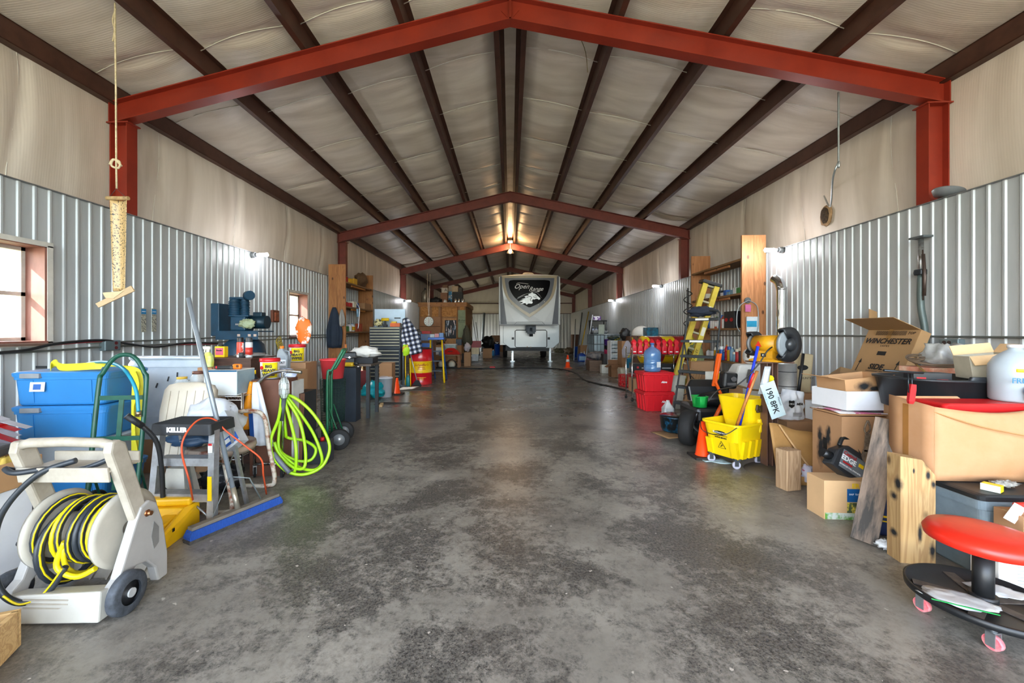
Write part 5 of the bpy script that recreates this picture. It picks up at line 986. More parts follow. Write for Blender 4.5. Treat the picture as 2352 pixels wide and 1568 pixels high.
for x in (-.215, .165):
    b = B(); m3 = Matrix.Translation((x, .06, .33)) @ Euler((0, pi/2, 0)).to_matrix().to_4x4(); b.lathe([(.03, 0), (.16, .0), (.18, -.012), (.183, .01), (.16, .016), (.03, .016)], 40, m3)
    for a in range(12): b.box((x-.012, .06+.1*cos(a*pi/6), .33+.1*sin(a*pi/6)), (.012, .13, .006), (a*pi/6, 0, 0))
    ob('reel_flange', b, mt('bbb4a6', .5, var=.07), t)
b = B(); b.cyl((-.21, .06, .33), (.16, .06, .33), .075, seg=24); ob('reel_drum', b, BG, t)
HB = mt('2b3036', .45, var=.12); HY = mt('e6cf12', .4, var=.05)
b = B(); b2 = B(); g = random.Random(2)
for i in range(11):
    x = -.185+.032*i; rr2 = .135+.012*g.random()+(.02 if i in (1, 2) else 0); tl = .25*(g.random()-.5); cz = .33-(.03+.05*g.random() if i in (1, 2, 5) else 0)
    pts = [(x+tl*.1*sin(q*pi/12), .06+rr2*cos(q*pi/12), cz+rr2*sin(q*pi/12)*(1.15 if i in (1, 2) and sin(q*pi/12) < 0 else 1)) for q in range(24)]
    if i in (3, 5, 9): b2.tube(pts, .0105, 8, closed=True)
    else: b.tube(pts, .0135, 8, closed=True)
    if i in (0, 2, 6, 8, 4): b2.tube([(p_[0]+.009, (p_[1]-.06)*1.06+.06, (p_[2]-cz)*1.06+cz) for p_ in pts], .0042, 6, closed=True)
h = ob('coiled_hose', b, HB, t); b2_ = ob('yellow_hose_stripe', b2, HY, t)
b = B(); b.tube([(.18, -.02, .70), (.05, -.07, .66), (-.1, -.09, .67), (-.22, -.13, .665), (-.29, -.12, .68)], .0125, 8, smooth=6); b.tube([(.02, -.06, .70), (-.12, -.12, .65), (-.235, -.17, .50), (-.265, -.18, .32), (-.23, -.18, .17), (-.15, -.16, .10), (-.06, -.12, .12), (.0, -.09, .22)], .0135, 8, smooth=8); b.tube([(-.29, -.12, .68), (-.30, .0, .60), (-.26, .1, .4), (-.3, .0, .3), (-.36, -.02, .29)], .0125, 8, smooth=6); ob('loose_hose', b, HB, t)
b = B(); b.tube([(.0, -.105, .22), (-.07, -.135, .12), (-.14, -.17, .10), (-.2, -.19, .15)], .0045, 6, smooth=6); b.tube([(-.02, -.078, .33), (-.05, -.09, .22), (.05, -.085, .17), (.14, -.07, .2)], .0125, 8, smooth=6); ob('yellow_hose_loop', b, HY, t)
for s in (1, -1):
    b = B(); wheel(b, (s*.325, -.08, .095), .095, .052); ob('wheel', b, mt('4a4f57', .7, h2='2a2d31', vsc=30, bump=.3), t); b = B(); hub(b, (s*.325, -.08, .095), .095, .046); ob('wheel_hub', b, mt('24262a', .5), t); b = B(); b.cyl((s*.325, -.08, .095), (s*.357, -.08, .095), .02); ob('hub_cap', b, mt('b5b5b3', .4), t)
# --- corner crate with hitch ball
c = RD(-2.07, 1.45); t = thing('wooden_crate', 'rough pine crate end with nails at the lower left corner', 'crate', c, .45); WC = wood('d3ad75', 'b08350', 1.2, 0, .7)
[ob('side_board', B().box((0, y, .085), (.4, .02, .15)), WC, t) for y in (-.14, .14)]; [ob('end_board', B().box((x, 0, .085), (.02, .27, .15)), WC, t) for x in (.19, -.19)]; b = B(); b.box((0, 0, .008), (.38, .26, .016)); ob('bottom_board', b, WC, t)
heap('grey_cloth', 'grey crumpled cloth lying in the pine crate', 'cloth', c+Vector((-.02, 0, .02)), .11, (1.2, 1, .9), mt('8f9296', .8, h2='5c5f66', bump=.2), 3, 3, .5)
t = thing('hitch_ball', 'shiny chrome trailer hitch ball at the left edge', 'hitch ball', c+Vector((.05, .0, .155))); b = B(); b.sph((0, 0, .10), .034, seg=24); b.cyl((0, 0, .03), (0, 0, .08), .018); b.cyl((0, 0, .0), (0, 0, .03), .03, seg=6); ob('ball', b, CHR, t)
# --- oil carton and parts carton
t = carton('white motor oil carton behind the hose reel cart', (-2.90, 2.03, 0), (.36, .30, .44), .02, mt('dfe1e4', .5, var=.03), name='oil_carton', tape=False)
panel('blue_band', mt('2377b8', .4), t, (0, -.151, .345), .36, .03); txt('Extending Engine Life', .026, INKW, t, (.17, -.1535, .345), FY, al='RIGHT'); txt('Mobil', .095, mt('22252a', .5), t, (.17, -.152, .275), FY, al='RIGHT', bold=.001); txt('Delvac', .095, mt('22252a', .5), t, (.17, -.152, .20), FY, al='RIGHT', bold=.001); txt('1300 Super', .04, INKB, t, (.17, -.152, .145), FY, al='RIGHT', bold=.0005)
for i in range(3): panel('print_line', mt('4a4e55', .5), t, (.05, -.152, .08-.018*i), .22, .005)
t = carton('open brown carton of metal parts on the white oil carton', (-2.90, 2.05, .442), (.38, .34, .15), .05, mt('b98e62', .8, var=.05), h_open=True, tape=False)
q = thing('brake_pads', 'stack of dark metal parts in the brown carton by the left edge', 'parts', (-2.92, 2.03, .45), .3)
for i in range(6): b = B(); b.box((-.09+.035*i, 0, .13), (.014, .10, .2), (0, -.5, 0)); ob('metal_plate', b, mt('4b4a4d', .4, .6) if i % 2 else mt('a89f8e', .4, .6), q)
b = B(); b.box((0, 0, 0), (.28, .16, .06), (0, .15, .3), bv=.015); o = ob('grey_case', b, mt('4d4c4f', .6), None, (-2.93, 2.06, .66)); tag(o, 'dark grey plastic case lying on the metal parts', 'case')
heap('work_glove', 'yellow leather work glove in the brown parts carton', 'glove', (-2.79, 2.11, .51), .05, (.8, 1, .9), mt('c4a548', .8), 4, 3, .4)
t = thing('folded_signs', 'stack of red and white folded warning triangles at the left edge', 'signs', (-3.42, 2.35, .66), .1, rot=(0, radians(20), .1))
for i in range(7): b = B(); b.prism([(-.3, 0), (.34-.02*(i % 3), -.0), (-.3, .012)], .05, Matrix.Translation((0, 0, .026*i)) @ Euler((0, 0, (i-3)*.05)).to_matrix().to_4x4()); b.box((-.05, 0, .026*i+.004), (.5, .12, .012)); ob('sign_panel', b, RED if i % 2 else mt('b9b5bb', .5), t)
carton('brown carton beneath the folded red and white signs', (-3.52, 2.36, 0), (.3, .3, .62), 0, CHB)
# --- stacked totes
BT = mt('2f7fc0', .38, var=.05, vsc=3); c = RD(-3.26, 3.23); GL = mt('8f9296', .5); CT = mt('b3bcc4', .25, var=.06, alpha=.8)
zz = [(0, BT, 'blue storage tote at the very bottom of the left stack'), (.25, CT, 'clear grey storage tote second from the bottom of the left stack'), (.50, BT, 'blue storage tote second from the top, grey latches, in the left stack'), (.755, BT, 'topmost blue storage tote with picture label in the left stack')]
for z_, m_, lb in zz:
    o = tote(lb, (c.x, c.y, z_), (.66, .46, .25), YAW+.10, m_, m_, ribs=0 if m_ is CT else 2, latch=None, group='stacked storage totes on the left', tp=.9)
    b = B(); b.box((-.17, -.235, .222), (.13, .03, .035), bv=.004); ob('latch', b, GL, o)
    if z_ > .7: panel('picture_label', mt('dfe3e8', .4), o, (-.13, -.232, .14), .10, .07, rot=(radians(-6), 0, 0)); panel('label_picture', mt('3566b0', .4), o, (-.13, -.2345, .14), .05, .04, rot=(radians(-6), 0, 0))
t = thing('tow_strap', 'yellow recovery strap lying over the topmost blue tote and hanging down', 'strap', (c.x, c.y, 1.005)); YS = mt('e8e030', .6, var=.08, bump=.1)
b = B(); pth = [(-.12, -.14, .01), (-.16, -.1, .03), (-.1, -.12, .05), (0, -.16, .02), (.25, -.15, .03), (.36, -.02, .02), (.40, .02, -.06), (.40, .02, -.3), (.42, .0, -.75)]; pp = spline([Vector(p_) for p_ in pth], 6)
pr_ = None
for i, p_ in enumerate(pp):
    if i < 26: wv_ = Vector((0, .0, .035))
    else: wv_ = Vector((.03, .035, .0))
    cur = (b.bm.verts.new(p_-wv_*.5), b.bm.verts.new(p_+wv_))
    if pr_: b.bm.faces.new((pr_[0], cur[0], cur[1], pr_[1]))
    pr_ = cur
ob('webbing', b, YS, t, sol=.004); b = B(); b.grid(lambda u, v: Vector((.39+.05*u+.02*sin(9*v), .04-.06*u+.01*sin(14*v), -.02-.72*v)), 4, 16); ob('hanging_end', b, YS, t, sol=.01); panel('black_patch', BLK, t, (-.14, -.185, .03), .09, .02)
cable('teal_hose', 'teal garden hose arching over the totes with brass end', 'hose', [D(180, 845, 3.3), D(205, 834, 3.15), D(240, 831, 3.0), D(270, 838, 2.9), D(292, 856, 2.8), D(312, 895, 2.76), D(318, 945, 2.74)], .012, mt('1f8da8', .4)); b = B(); b.cyl((0, 0, -.02), (0, 0, .015), .016); b.cyl((-.02, 0, -.02), (.02, 0, -.02), .006); o = ob('brass_fitting', b, mt('b9a27c', .3, .9), None, D(318, 948, 2.76)); tag(o, 'brass tap fitting on the end of the teal hose', 'fitting')
# --- green hand truck (near)
GT = mt('14513f', .4, var=.12, h2='0f3b30', vsc=12)
def handtruck(lab, base, rz, w_, hgt, m, lean, nbar=3, wh=.1, whm=RUB, bend=0.):
    t = thing('hand_truck', lab, 'hand truck', base, rz)
    b = B(); k_ = lean; P = [(-w_/2, k_*0, .12), (-w_/2, k_*.8, hgt*.8), (-w_/2+.02, k_*.9, hgt*.9), (-w_*.18, k_, hgt), (w_*.18, k_, hgt), (w_/2-.02, k_*.9, hgt*.9), (w_/2, k_*.8, hgt*.8), (w_/2, 0, .12)]
    if bend: P = [(-w_/2, 0, .12), (-w_/2, 0, hgt*.74), (-w_/2, bend*.3, hgt*.8), (-w_/2, bend, hgt*.98), (-w_/2+.04, bend+.01, hgt), (w_/2-.04, bend+.01, hgt), (w_/2, bend, hgt*.98), (w_/2, bend*.3, hgt*.8), (w_/2, 0, hgt*.74), (w_/2, 0, .12)]
    b.tube(P, .0145, 10, smooth=4); ob('frame_tube', b, m, t)
    for i in range(nbar): z_ = .3+(hgt*.75-.3)*i/max(1, nbar-1); b = B(); b.box((0, k_*z_/hgt, z_), (w_, .008, .03)); ob('cross_bar', b, m, t)
    b = B(); b.box((0, k_*.5, hgt*.48), (.03, .008, hgt*.55), (-atan2(k_, hgt), 0, 0)); ob('centre_bar', b, m, t)
    b = B(); b.box((0, -.12, .012), (w_+.06, .22, .008)); b.box((0, -.01, .07), (w_+.06, .008, .12)); ob('toe_plate', b, m, t)
    for s in (-1, 1):
        b = B(); b.tube([(s*w_/2, .02, .45), (s*w_/2, .13, wh)], .008, 6); ob('brace', b, m, t)
        b = B(); wheel(b, (s*(w_/2+.05), .13, wh), wh, .05); o = ob('wheel', b, whm, t); b = B(); hub(b, (s*(w_/2+.05), .13, wh), wh, .045); ob('wheel_rim', b, mt('b9bcbe', .35, .6), o)
    return t
o = handtruck('green tube hand truck leaning on the blue totes', RD(-2.55, 2.70), YAW+.12, .30, 1.13, GT, .12)
# --- grey tailgate panel and shelf with jars
p0 = D(372, 900, 3.75); t = thing('metal_panel', 'shiny bare metal panel with holes leaning behind the totes', 'panel', (p0.x, p0.y, .0), YAW+.05, rot=(radians(-6), 0, YAW+.05)); MP = mt('c9d2da', .28, .25, var=.06, h2='a9b5bf', vsc=3)
b = B(); b.prism([(-.38, .3), (.38, .3), (.38, 1.0), (.36, 1.07), (-.34, 1.07), (-.38, 1.0)], .02); ob('sheet', b, MP, t, bev=.005); b = B(); b.tube([(-.36, -.01, 1.06), (.36, -.01, 1.06)], .022, 10); b.box((0, -.014, .98), (.74, .012, .02)); b.box((0, -.014, .5), (.74, .012, .02)); ob('rolled_edge', b, MP, t)
for i, (x, z_, a) in enumerate(((-.0, .86, .2), (.1, .82, 0), (.08, .9, 0), (.2, .83, -.3), (-.1, .8, .3))): b = B(); b.box((x, -.0125, z_), (.012, .004, .045), (0, a, 0)); ob('slot', b, mt('23282c', .7), t)
b = B(); b.box((0, 0, .0), (.7, .05, .30)); b.location = None if False else None; ob('foot_block', b, CHB, t, (0, 0, .15))
# wire shelf table with jars and box
c = D(520, 905, 3.55); c.z = 0; t = thing('wire_shelf', 'small chrome wire shelf unit in front of the brown cabinet', 'shelf', (c.x, c.y, 0), YAW); zt_ = 1.3-(905-762.6)/927*3.55
for z_ in (zt_, .25):
    b = B()
    for y in (-.13, .17): b.cyl((-.42, y, z_), (.22, y, z_), .004, seg=6); b.cyl((-.42, y, z_-.03), (.22, y, z_-.03), .004, seg=6)
    for i in range(27): b.cyl((-.42+.64*i/26, -.13, z_), (-.42+.64*i/26, .17, z_), .0018, seg=4)
    b.tube([(-.42+.64*i/40, -.13, z_-.03*(i % 2)) for i in range(41)], .002, 4); ob('wire_tray', b, CHR, t)
for x in (-.42, .22):
    for y in (-.13, .17): b = B(); b.cyl((x, y, 0), (x, y, zt_+.03), .009); ob('post', b, CHR, t)
SB = Matrix.Translation((c.x, c.y, 0)) @ Euler((0, 0, YAW)).to_matrix().to_4x4()
def SP_(x, y, z_=0.): return SB @ Vector((x, y, zt_+.005+z_))
def jar(lab, p, r, h_, lidm, cont=None):
    t = thing('glass_jar', lab, 'jar', p); b = B(); b.lathe([(0, 0), (r*.95, 0), (r, .01), (r, h_*.72), (r*.7, h_*.86), (r*.66, h_*.92), (0, h_*.92)], 22); ob('glass', b, glass('dfe6e6', .05, .35), t); b = B(); b.cyl((0, 0, h_*.88), (0, 0, h_), r*.72); ob('lid', b, lidm, t)
    if cont: b = B(); b.cyl((0, 0, .008), (0, 0, h_*.55), r*.9); ob('contents', b, cont, t)
jar('squat glass jar with yellow lid in front of the metal panel', SP_(-.375, -.02), .055, .15, mt('e0b53a', .4)); jar('glass jar of tan sawdust left of the white carton', SP_(-.235, -.02), .06, .2, mt('6a4034', .4), mt('b59268', .9))
t = carton('white carton with blue edge on the wire shelf', SP_(.02, .02), (.28, .26, .215), YAW, mt('e2e5e3', .5, var=.03), tape=False); panel('blue_lid_edge', mt('1f5a80', .4), t, (0, -.131, .208), .28, .014); panel('blue_side', mt('8fa3ad', .4, h2='6f8896', vsc=4), t, (.141, 0, .11), .25, .2, 'x')
b = B(); b.box((0, 0, .0), (.16, .08, .03), bv=.006); t = ob('socket_tray', b, BLK, None, SP_(-.0, -.0, .233), (0, 0, .1)); tag(t, 'black tool holder with red marks on the white carton', 'tool'); b = B(); b.box((-.06, -.042, .002), (.012, .003, .02)); ob('red_mark', b, RED, t); b = B(); b.cyl((.065, -.042, .0), (.065, -.046, .0), .012); ob('round_end', b, DGR, t)
t = thing('tape_measure', 'orange tape dispenser on the white carton', 'tape', SP_(.11, -.02, .217)); b = B(); b.box((0, 0, .024), (.075, .035, .045), bv=.012); ob('case', b, mt('f07a12', .4), t); b = B(); b.cyl((.012, -.02, .028), (.012, -.0215, .028), .012); ob('hub', b, mt('5a3010', .5), t)
# --- brown cabinet with cans on top
c = D(538, 850, 4.1); zc_ = 1.3-(823-762.6)/927*4.1; t = thing('wood_cabinet', 'dark walnut laminate cabinet with cans on its top', 'cabinet', (c.x, c.y+.1, 0), YAW); WN = wood('5b3f33', '43302a', .6, 0, .45, False)
b = B(); b.box((0, 0, zc_/2), (.46, .42, zc_)); ob('body', b, WN, t); b = B(); b.box((0, 0, zc_+.006), (.50, .46, .012)); ob('top', b, WN, t); panel('door', WN, t, (0, -.213, zc_*.45), .42, zc_*.75, t=.01)
CB = Matrix.Translation((c.x, c.y+.1, zc_+.014)) @ Euler((0, 0, YAW)).to_matrix().to_4x4()
t = thing('body_filler_tin', 'yellow and red tin on the brown cabinet', 'tin', CB @ Vector((-.12, -.12, 0))); b = B(); b.box((0, 0, .055), (.10, .06, .11), bv=.006); ob('tin', b, YEL, t); panel('red_label', mt('e0607a', .4), t, (.0, -.0315, .06), .08, .07); txt('Bondo', .022, INK, t, (0, -.0335, .07), FY, bold=.001); b = B(); b.cyl((-.0, 0, .11), (0, 0, .13), .018); ob('cap', b, BLK, t)
spraycan('black topped spray can with red and white label on the brown cabinet', CB @ Vector((.07, -.12, 0)), .033, .20, mt('d8402a', .4, h2='e6e4e0', vsc=5, thr=(.5, .52)), BLK)
spraycan('white spray can with red label at the right of the brown cabinet', CB @ Vector((.17, -.14, 0)), .033, .20, mt('d9dcde', .35), DGR, lab=mt('c9392c', .4))
b = B(); b.cyl((0, 0, 0), (0, 0, .05), .024); o = ob('spool', b, DGR, None, CB @ Vector((.12, -.18, 0))); tag(o, 'small dark cylinder between the two spray cans', 'spool')
heap('rag', 'grey dirty rag hanging over the brown cabinet corner', 'rag', CB @ Vector((.14, -.05, 0)), .12, (1.1, .9, .16), mt('6f6b68', .9, h2='9a9590', vsc=20), 8, 3, .5)
# spray bottle
p0 = D(478, 842, 3.75); t = thing('trigger_bottle', 'yellow green trigger spray bottle left of the brown cabinet', 'bottle', p0); b = B(); b.loft([rr(.042, .03, 0, r=.02), rr(.045, .032, .05, r=.02), rr(.04, .03, .10, r=.02), rr(.016, .014, .135, r=.01)]); ob('body', b, mt('d9d830', .35, h2='bfe0b0', vsc=9), t); b = B(); b.cyl((0, 0, .13), (0, 0, .16), .014); b.box((-.012, 0, .175), (.07, .022, .03), bv=.005); b.box((-.03, 0, .15), (.01, .012, .04), (0, .3, 0)); ob('trigger_head', b, mt('f0ecd8', .4), t)
carton('brown carton under the trigger spray bottle', (p0.x+.0, p0.y+.05, 0), (.13, .2, p0.z-.004), YAW, CHB)
# --- wipes buckets, oil jug
def wipes(lab, p, s=1.):
    t = thing('wipes_bucket', lab, 'bucket', p, YAW); b = B(); b.lathe([(0, 0), (.075*s, 0), (.08*s, .16*s), (0, .16*s)], 30); ob('body', b, mt('e9e3da', .35), t); b = B(); b.lathe([(0, .185*s), (.083*s, .183*s), (.086*s, .165*s), (.086*s, .155*s), (.08*s, .15*s)], 30); ob('lid', b, mt('cf2028', .35), t)
    b = B(); b.lathe([(.0765*s, .01), (.0805*s, .145*s)], 24, a0=-1.9, a1=-.2); ob('yellow_label', b, mt('f0d81a', .4), t, sol=.001); o = txt('BIG\nHEAVY\nWIPES', .036*s, INK, t, (.030*s, -.079*s, .075*s), (pi/2, 0, .35), bold=.0015, ext=.002); b = B(); b.cyl((-.03*s, -.075*s, .10*s), (-.031*s, -.079*s, .10*s), .017*s, seg=18); ob('round_badge', b, RED, t); return t
pw = D(620, 868, 3.75); wipes('tub of heavy wipes with red lid in front of the brown cabinet', pw, 1.02)
c2 = (pw.x+.02, pw.y+.04, 0); carton('dark brown carton with rust brown side under the wipes tub', c2, (.30, .28, pw.z-.004), YAW, mt('6c4433', .7, var=.1), tape=False)
p0 = D(683, 830, 4.9); wipes('second tub of heavy wipes below the small window', p0, 1.15)
carton('brown carton below the second wipes tub', (p0.x, p0.y, 0), (.34, .3, p0.z-.004), YAW, CHB)
heap('paper_bag', 'orange and white paper bag standing on the second wipes tub', 'bag', p0+Vector((.08, .0, .205)), .10, (1.0, .6, 1.45), mt('e6701e', .6, h2='e9e2da', vsc=6, thr=(.5, .53), var=.1), 21, 1.5, .3)
p0 = D(652, 850, 4.1); t = thing('oil_jug', 'grey plastic oil jug with orange cap below the window', 'bottle', p0); b = B(); b.loft([rr(.055, .04, 0, r=.02), rr(.058, .042, .15, r=.02), rr(.03, .03, .20, -.02, r=.01), rr(.02, .02, .22, -.02, r=.01)]); ob('body', b, mt('8f979d', .4), t); b = B(); b.cyl((-.02, 0, .215), (-.02, 0, .245), .02); ob('cap', b, mt('f07a1c', .4), t); b = B(); b.tube([(.01, 0, .2), (.055, 0, .19), (.058, 0, .10)], .009, 6); ob('handle', b, mt('8f979d', .4), t); panel('paper_label', mt('d9dade', .4), t, (0, -.0435, .08), .09, .06); txt('VOLT', .028, INK, t, (0, -.046, .08), FY, bold=.001)
carton('brown carton under the grey oil jug', (p0.x+.02, p0.y+.08, 0), (.24, .26, p0.z-.004), YAW, CHB)
heap('wipes_pack', 'pale blue soft pack of wipes beside the wipes tub', 'pack', D(655, 872, 3.9)+Vector((0, 0, .0)), .09, (1.2, .7, .55), mt('a9bce0', .35, h2='dfe4ee', vsc=12), 6, 2, .3); o = bpy.context.scene.collection.objects[-1]
carton('white carton under the pale blue wipes pack', (D(655, 872, 3.9).x, D(655, 872, 3.9).y+.02, 0), (.24, .22, D(655, 872, 3.9).z-.004), YAW, mt('c9c9c6', .6))
t = thing('coiled_air_hose', 'yellow coiled air hose hanging below the wall conduit', 'hose', X_(633, 785, -WL+.10)); b = B(); b.tube([(.0+.035*cos(q*.6), .08+.10*q/60+.05*sin(q*.6), .05-.0032*q+.05*sin(q*.6)) for q in range(100)], .006, 6); ob('coil', b, mt('c9b020', .4), t)
# --- air compressor
c = D(558, 700, 5.25); c = Vector((-4.31+.42, c.y, 0)); dC = lambda u: None
c = D(556, 800, 5.2); t = thing('air_compressor', 'large dark blue upright air compressor by the left wall', 'compressor', (c.x+.03, c.y, 0), YAW); t.scale = (.88, 1, .985); CBL = mt('17425c', .5, 0, var=.1, h2='0c2a3c', vsc=5)
b = B(); b.lathe([(0, .10), (.15, .11), (.25, .2), (.27, .3), (.27, 1.05), (.25, 1.16), (.15, 1.25), (0, 1.27)], 40); ob('tank', b, CBL, t)
for a in range(3): b = B(); b.box((.22*cos(a*2.1), .22*sin(a*2.1), .1), (.06, .03, .2)); ob('leg', b, CBL, t)
b = B(); b.box((.02, 0, 1.33), (.60, .36, .015)); b.box((.02, -.18, 1.28), (.60, .01, .11)); ob('top_platform', b, CBL, t, bev=.003)
b = B(); b.box((-.03, 0, 1.43), (.22, .2, .19), bv=.02); ob('crankcase', b, CBL, t)
b = B(); b.box((-.34, .05, 1.48), (.12, .34, .42), bv=.01); ob('belt_guard', b, CBL, t)
for x, r_ in ((-.09, .085), (.02, .06)):
    b = B(); b.lathe([(r_*.8, 1.52)]+[p_ for i in range(9) for p_ in ((r_, 1.53+i*.022), (r_*1.0, 1.54+i*.022), (r_*.86, 1.541+i*.022), (r_*.86, 1.55+i*.022))]+[(r_*.8, 1.75), (0, 1.78)], 20); ob('cylinder', b, CBL, t, (x*1.3, -.02, 0))
b = B(); b.box((-.05, 0, 1.76), (.26, .12, .03), bv=.006); b.box((-.02, .0, 1.53), (.28, .18, .02)); ob('cylinder_head', b, CBL, t)
b = B(); b.cyl((.08, -.05, 1.79), (.17, -.12, 1.79), .06, seg=22); ob('air_filter', b, CBL, t)
b = B(); b.cyl((.10, 0, 1.45), (.34, 0, 1.45), .085, seg=24); b.box((.22, 0, 1.55), (.13, .10, .06), bv=.01); ob('motor', b, mt('14303f', .4, .3), t)
for x in (.05, .2, .28): panel('warning_label', mt('c9b0a0', .5), t, (x, -.186, 1.28), .04, .03)
panel('maker_plate', STL, t, (-.03, -.101, 1.42), .06, .02)
heap('work_gloves', 'pale green work gloves lying on the compressor platform', 'gloves', Vector((c.x, c.y, 0))+Vector((.13, -.10, 1.34)), .06, (1.6, .6, .9), mt('a9b59a', .8, h2='8a8f60', vsc=20), 31, 3, .5)
# --- wall fittings left
XLw = -WL+.035
for (u, lb) in ((326, 'left one of two blue headed paper stickers on the left wall'), (350, 'right one of two blue headed paper stickers on the left wall')):
    p0 = X_(u, 735, -WL+.0); t = thing('paper_sticker', lb, 'sticker', (-WL+.021, p0.y, p0.z), 0, 'stickers on the left wall'); panel('paper', mt('a9a595', .6, h2='5c5c58', vsc=60, thr=(.5, .56)), t, (0, 0, 0), .062, .28, 'x'); panel('blue_head', mt('2f80b5', .5), t, (.0015, 0, .1), .062, .06, 'x'); txt('UTILITY', .014, INKW, t, (.003, 0, .1), FXp)
p0 = X_(243, 793, -WL); t = thing('outlet_box', 'grey outlet box on the left wall behind the totes', 'outlet', (-WL+.05, p0.y, p0.z), pi/2); b = B(); b.box((0, 0, 0), (.17, .07, .11), bv=.008); ob('box', b, mt('75858a', .45, .5), t)
for z_ in (.025, -.025): b = B(); b.cyl((.03, -.034, z_), (.03, -.038, z_), .018); ob('socket', b, mt('5a1e22', .5), t)
def wl(u, v, o=0.): return X_(u, v, XLw+o)
cable('wall_conduit', 'grey conduit pipe running along the left wall', 'conduit', [(XLw, 1.8, 1.10), wl(100, 806), wl(243, 796), wl(500, 785), wl(700, 776), (XLw, 14, 1.22)], .010, mt('6b6f68', .4, .4), sm=3)
cable('upper_conduit', 'upper grey conduit along the left wall', 'conduit', [wl(200, 788), wl(500, 775), wl(700, 770), (XLw, 14, 1.27)], .009, mt('6b6f68', .4, .4), sm=3)
cable('black_cable', 'thick black cable draped along the left wall conduit', 'cable', [wl(-30, 812, .03), wl(60, 804, .03), wl(130, 789, .03), wl(235, 781, .04), wl(300, 790, .03), wl(360, 796, .03), wl(430, 787, .03), wl(500, 788, .03)], .013, BLK)
cable('red_cable', 'thin red cable draped along the left wall behind the black one', 'cable', [wl(120, 792, .01), wl(230, 784, .015), wl(290, 787, .01), wl(340, 795, .01), wl(420, 791, .01), wl(500, 790, .01)], .006, mt('b5202c', .4))
p0 = X_(626, 726, -WL); t = thing('junction_box', 'rusty open junction box on the left wall right of the compressor', 'box', (-WL+.045, p0.y, p0.z), pi/2); b = B(); b.box((0, 0, 0), (.20, .05, .22), bv=.01); ob('box', b, RST, t); b = B(); b.box((.01, -.03, -.01), (.13, .02, .16), bv=.01); ob('cover', b, mt('a0522f', .5, .3, h2='5a3424', vsc=16), t); panel('amber_tag', mt('d08018', .4), t, (-.42, .0, -.02), .04, .13)
# --- keller step ladder
AL = mt('b3b5b8', .4, .6, var=.08, h2='8e8d8c', vsc=15); c = RD(-2.065, 2.74); t = thing('small_stepladder', 'small aluminium two step ladder with black plastic top', 'ladder', c, YAW-.02)
b = B(); b.loft([rr(.205, .13, .615, 0, .06, r=.01, q=2), rr(.20, .125, .69, 0, .06, r=.01, q=2)]); ob('top_cap', b, mt('2c2d2f', .6, bump=.1), t, bev=.005); b = B()
for i in range(14): b.box((0, -.05+.017*i, .692), (.37, .004, .003))
ob('tread_rib', b, mt('1c1d1e', .7), t); txt('KELLER', .042, INKW, t, (-.02, -.0715, .652), FY, bold=.0025, ext=.001)
for s in (-1, 1):
    b = B(); x0, x1 = s*.205, s*.185; b.loft([[(x0-.022, -.08, 0), (x0+.022, -.08, 0), (x0+.022, -.03, 0), (x0-.022, -.03, 0)], [(x1-.02, -.03, .64), (x1+.02, -.03, .64), (x1+.02, .02, .64), (x1-.02, .02, .64)]]); ob('front_rail', b, AL, t)
    b = B(); b.loft([[(x0-.01, .30, 0), (x0+.01, .30, 0), (x0+.01, .33, 0), (x0-.01, .33, 0)], [(x1-.01, .14, .64), (x1+.01, .14, .64), (x1+.01, .17, .64), (x1-.01, .17, .64)]]); ob('rear_leg', b, AL, t)
    b = B(); b.tube([(s*.19, .0, .42), (s*.2, .12, .36), (s*.19, .2, .44)], .005, 6); ob('spreader', b, STL, t)
for z_, y in ((.22, -.02), (.45, .0)): b = B(); b.box((0, y, z_), (.36, .085, .012)); b.box((0, y-.043, z_-.02), (.36, .004, .05)); ob('step', b, AL, t)
b = B(); b.tube([(-.2, -.03, .06), (-.05, -.03, .17)], .006, 6); b.tube([(.2, -.03, .03), (.04, -.03, .17)], .006, 6); ob('brace', b, AL, t)
b = B(); b.cyl((0, 0, 0), (0, 0, 0.001), .001) if False else None; panel('yellow_warning_label', YEL, t, (.208, -.082, .27), .028, .16); panel('red_label', mt('d9d5d0', .5), t, (.198, -.062, .53), .03, .06); panel('red_label_head', INKR, t, (.198, -.064, .555), .025, .015)
cable('orange_cord', 'orange extension cord looping over the small ladder and rusty chair', 'cord', [F(447, 1182)+Vector((0, -.0, .02)), D(436, 1110, 2.5), D(418, 1040, 2.52), D(425, 1000, 2.55), D(455, 965, 2.66), D(490, 962, 2.75), D(520, 990, 2.8), D(565, 1025, 2.85), D(600, 1055, 2.9), D(605, 1090, 2.95), F(612, 1140)+Vector((0, 0, .02))], .006, mt('d9552c', .5))
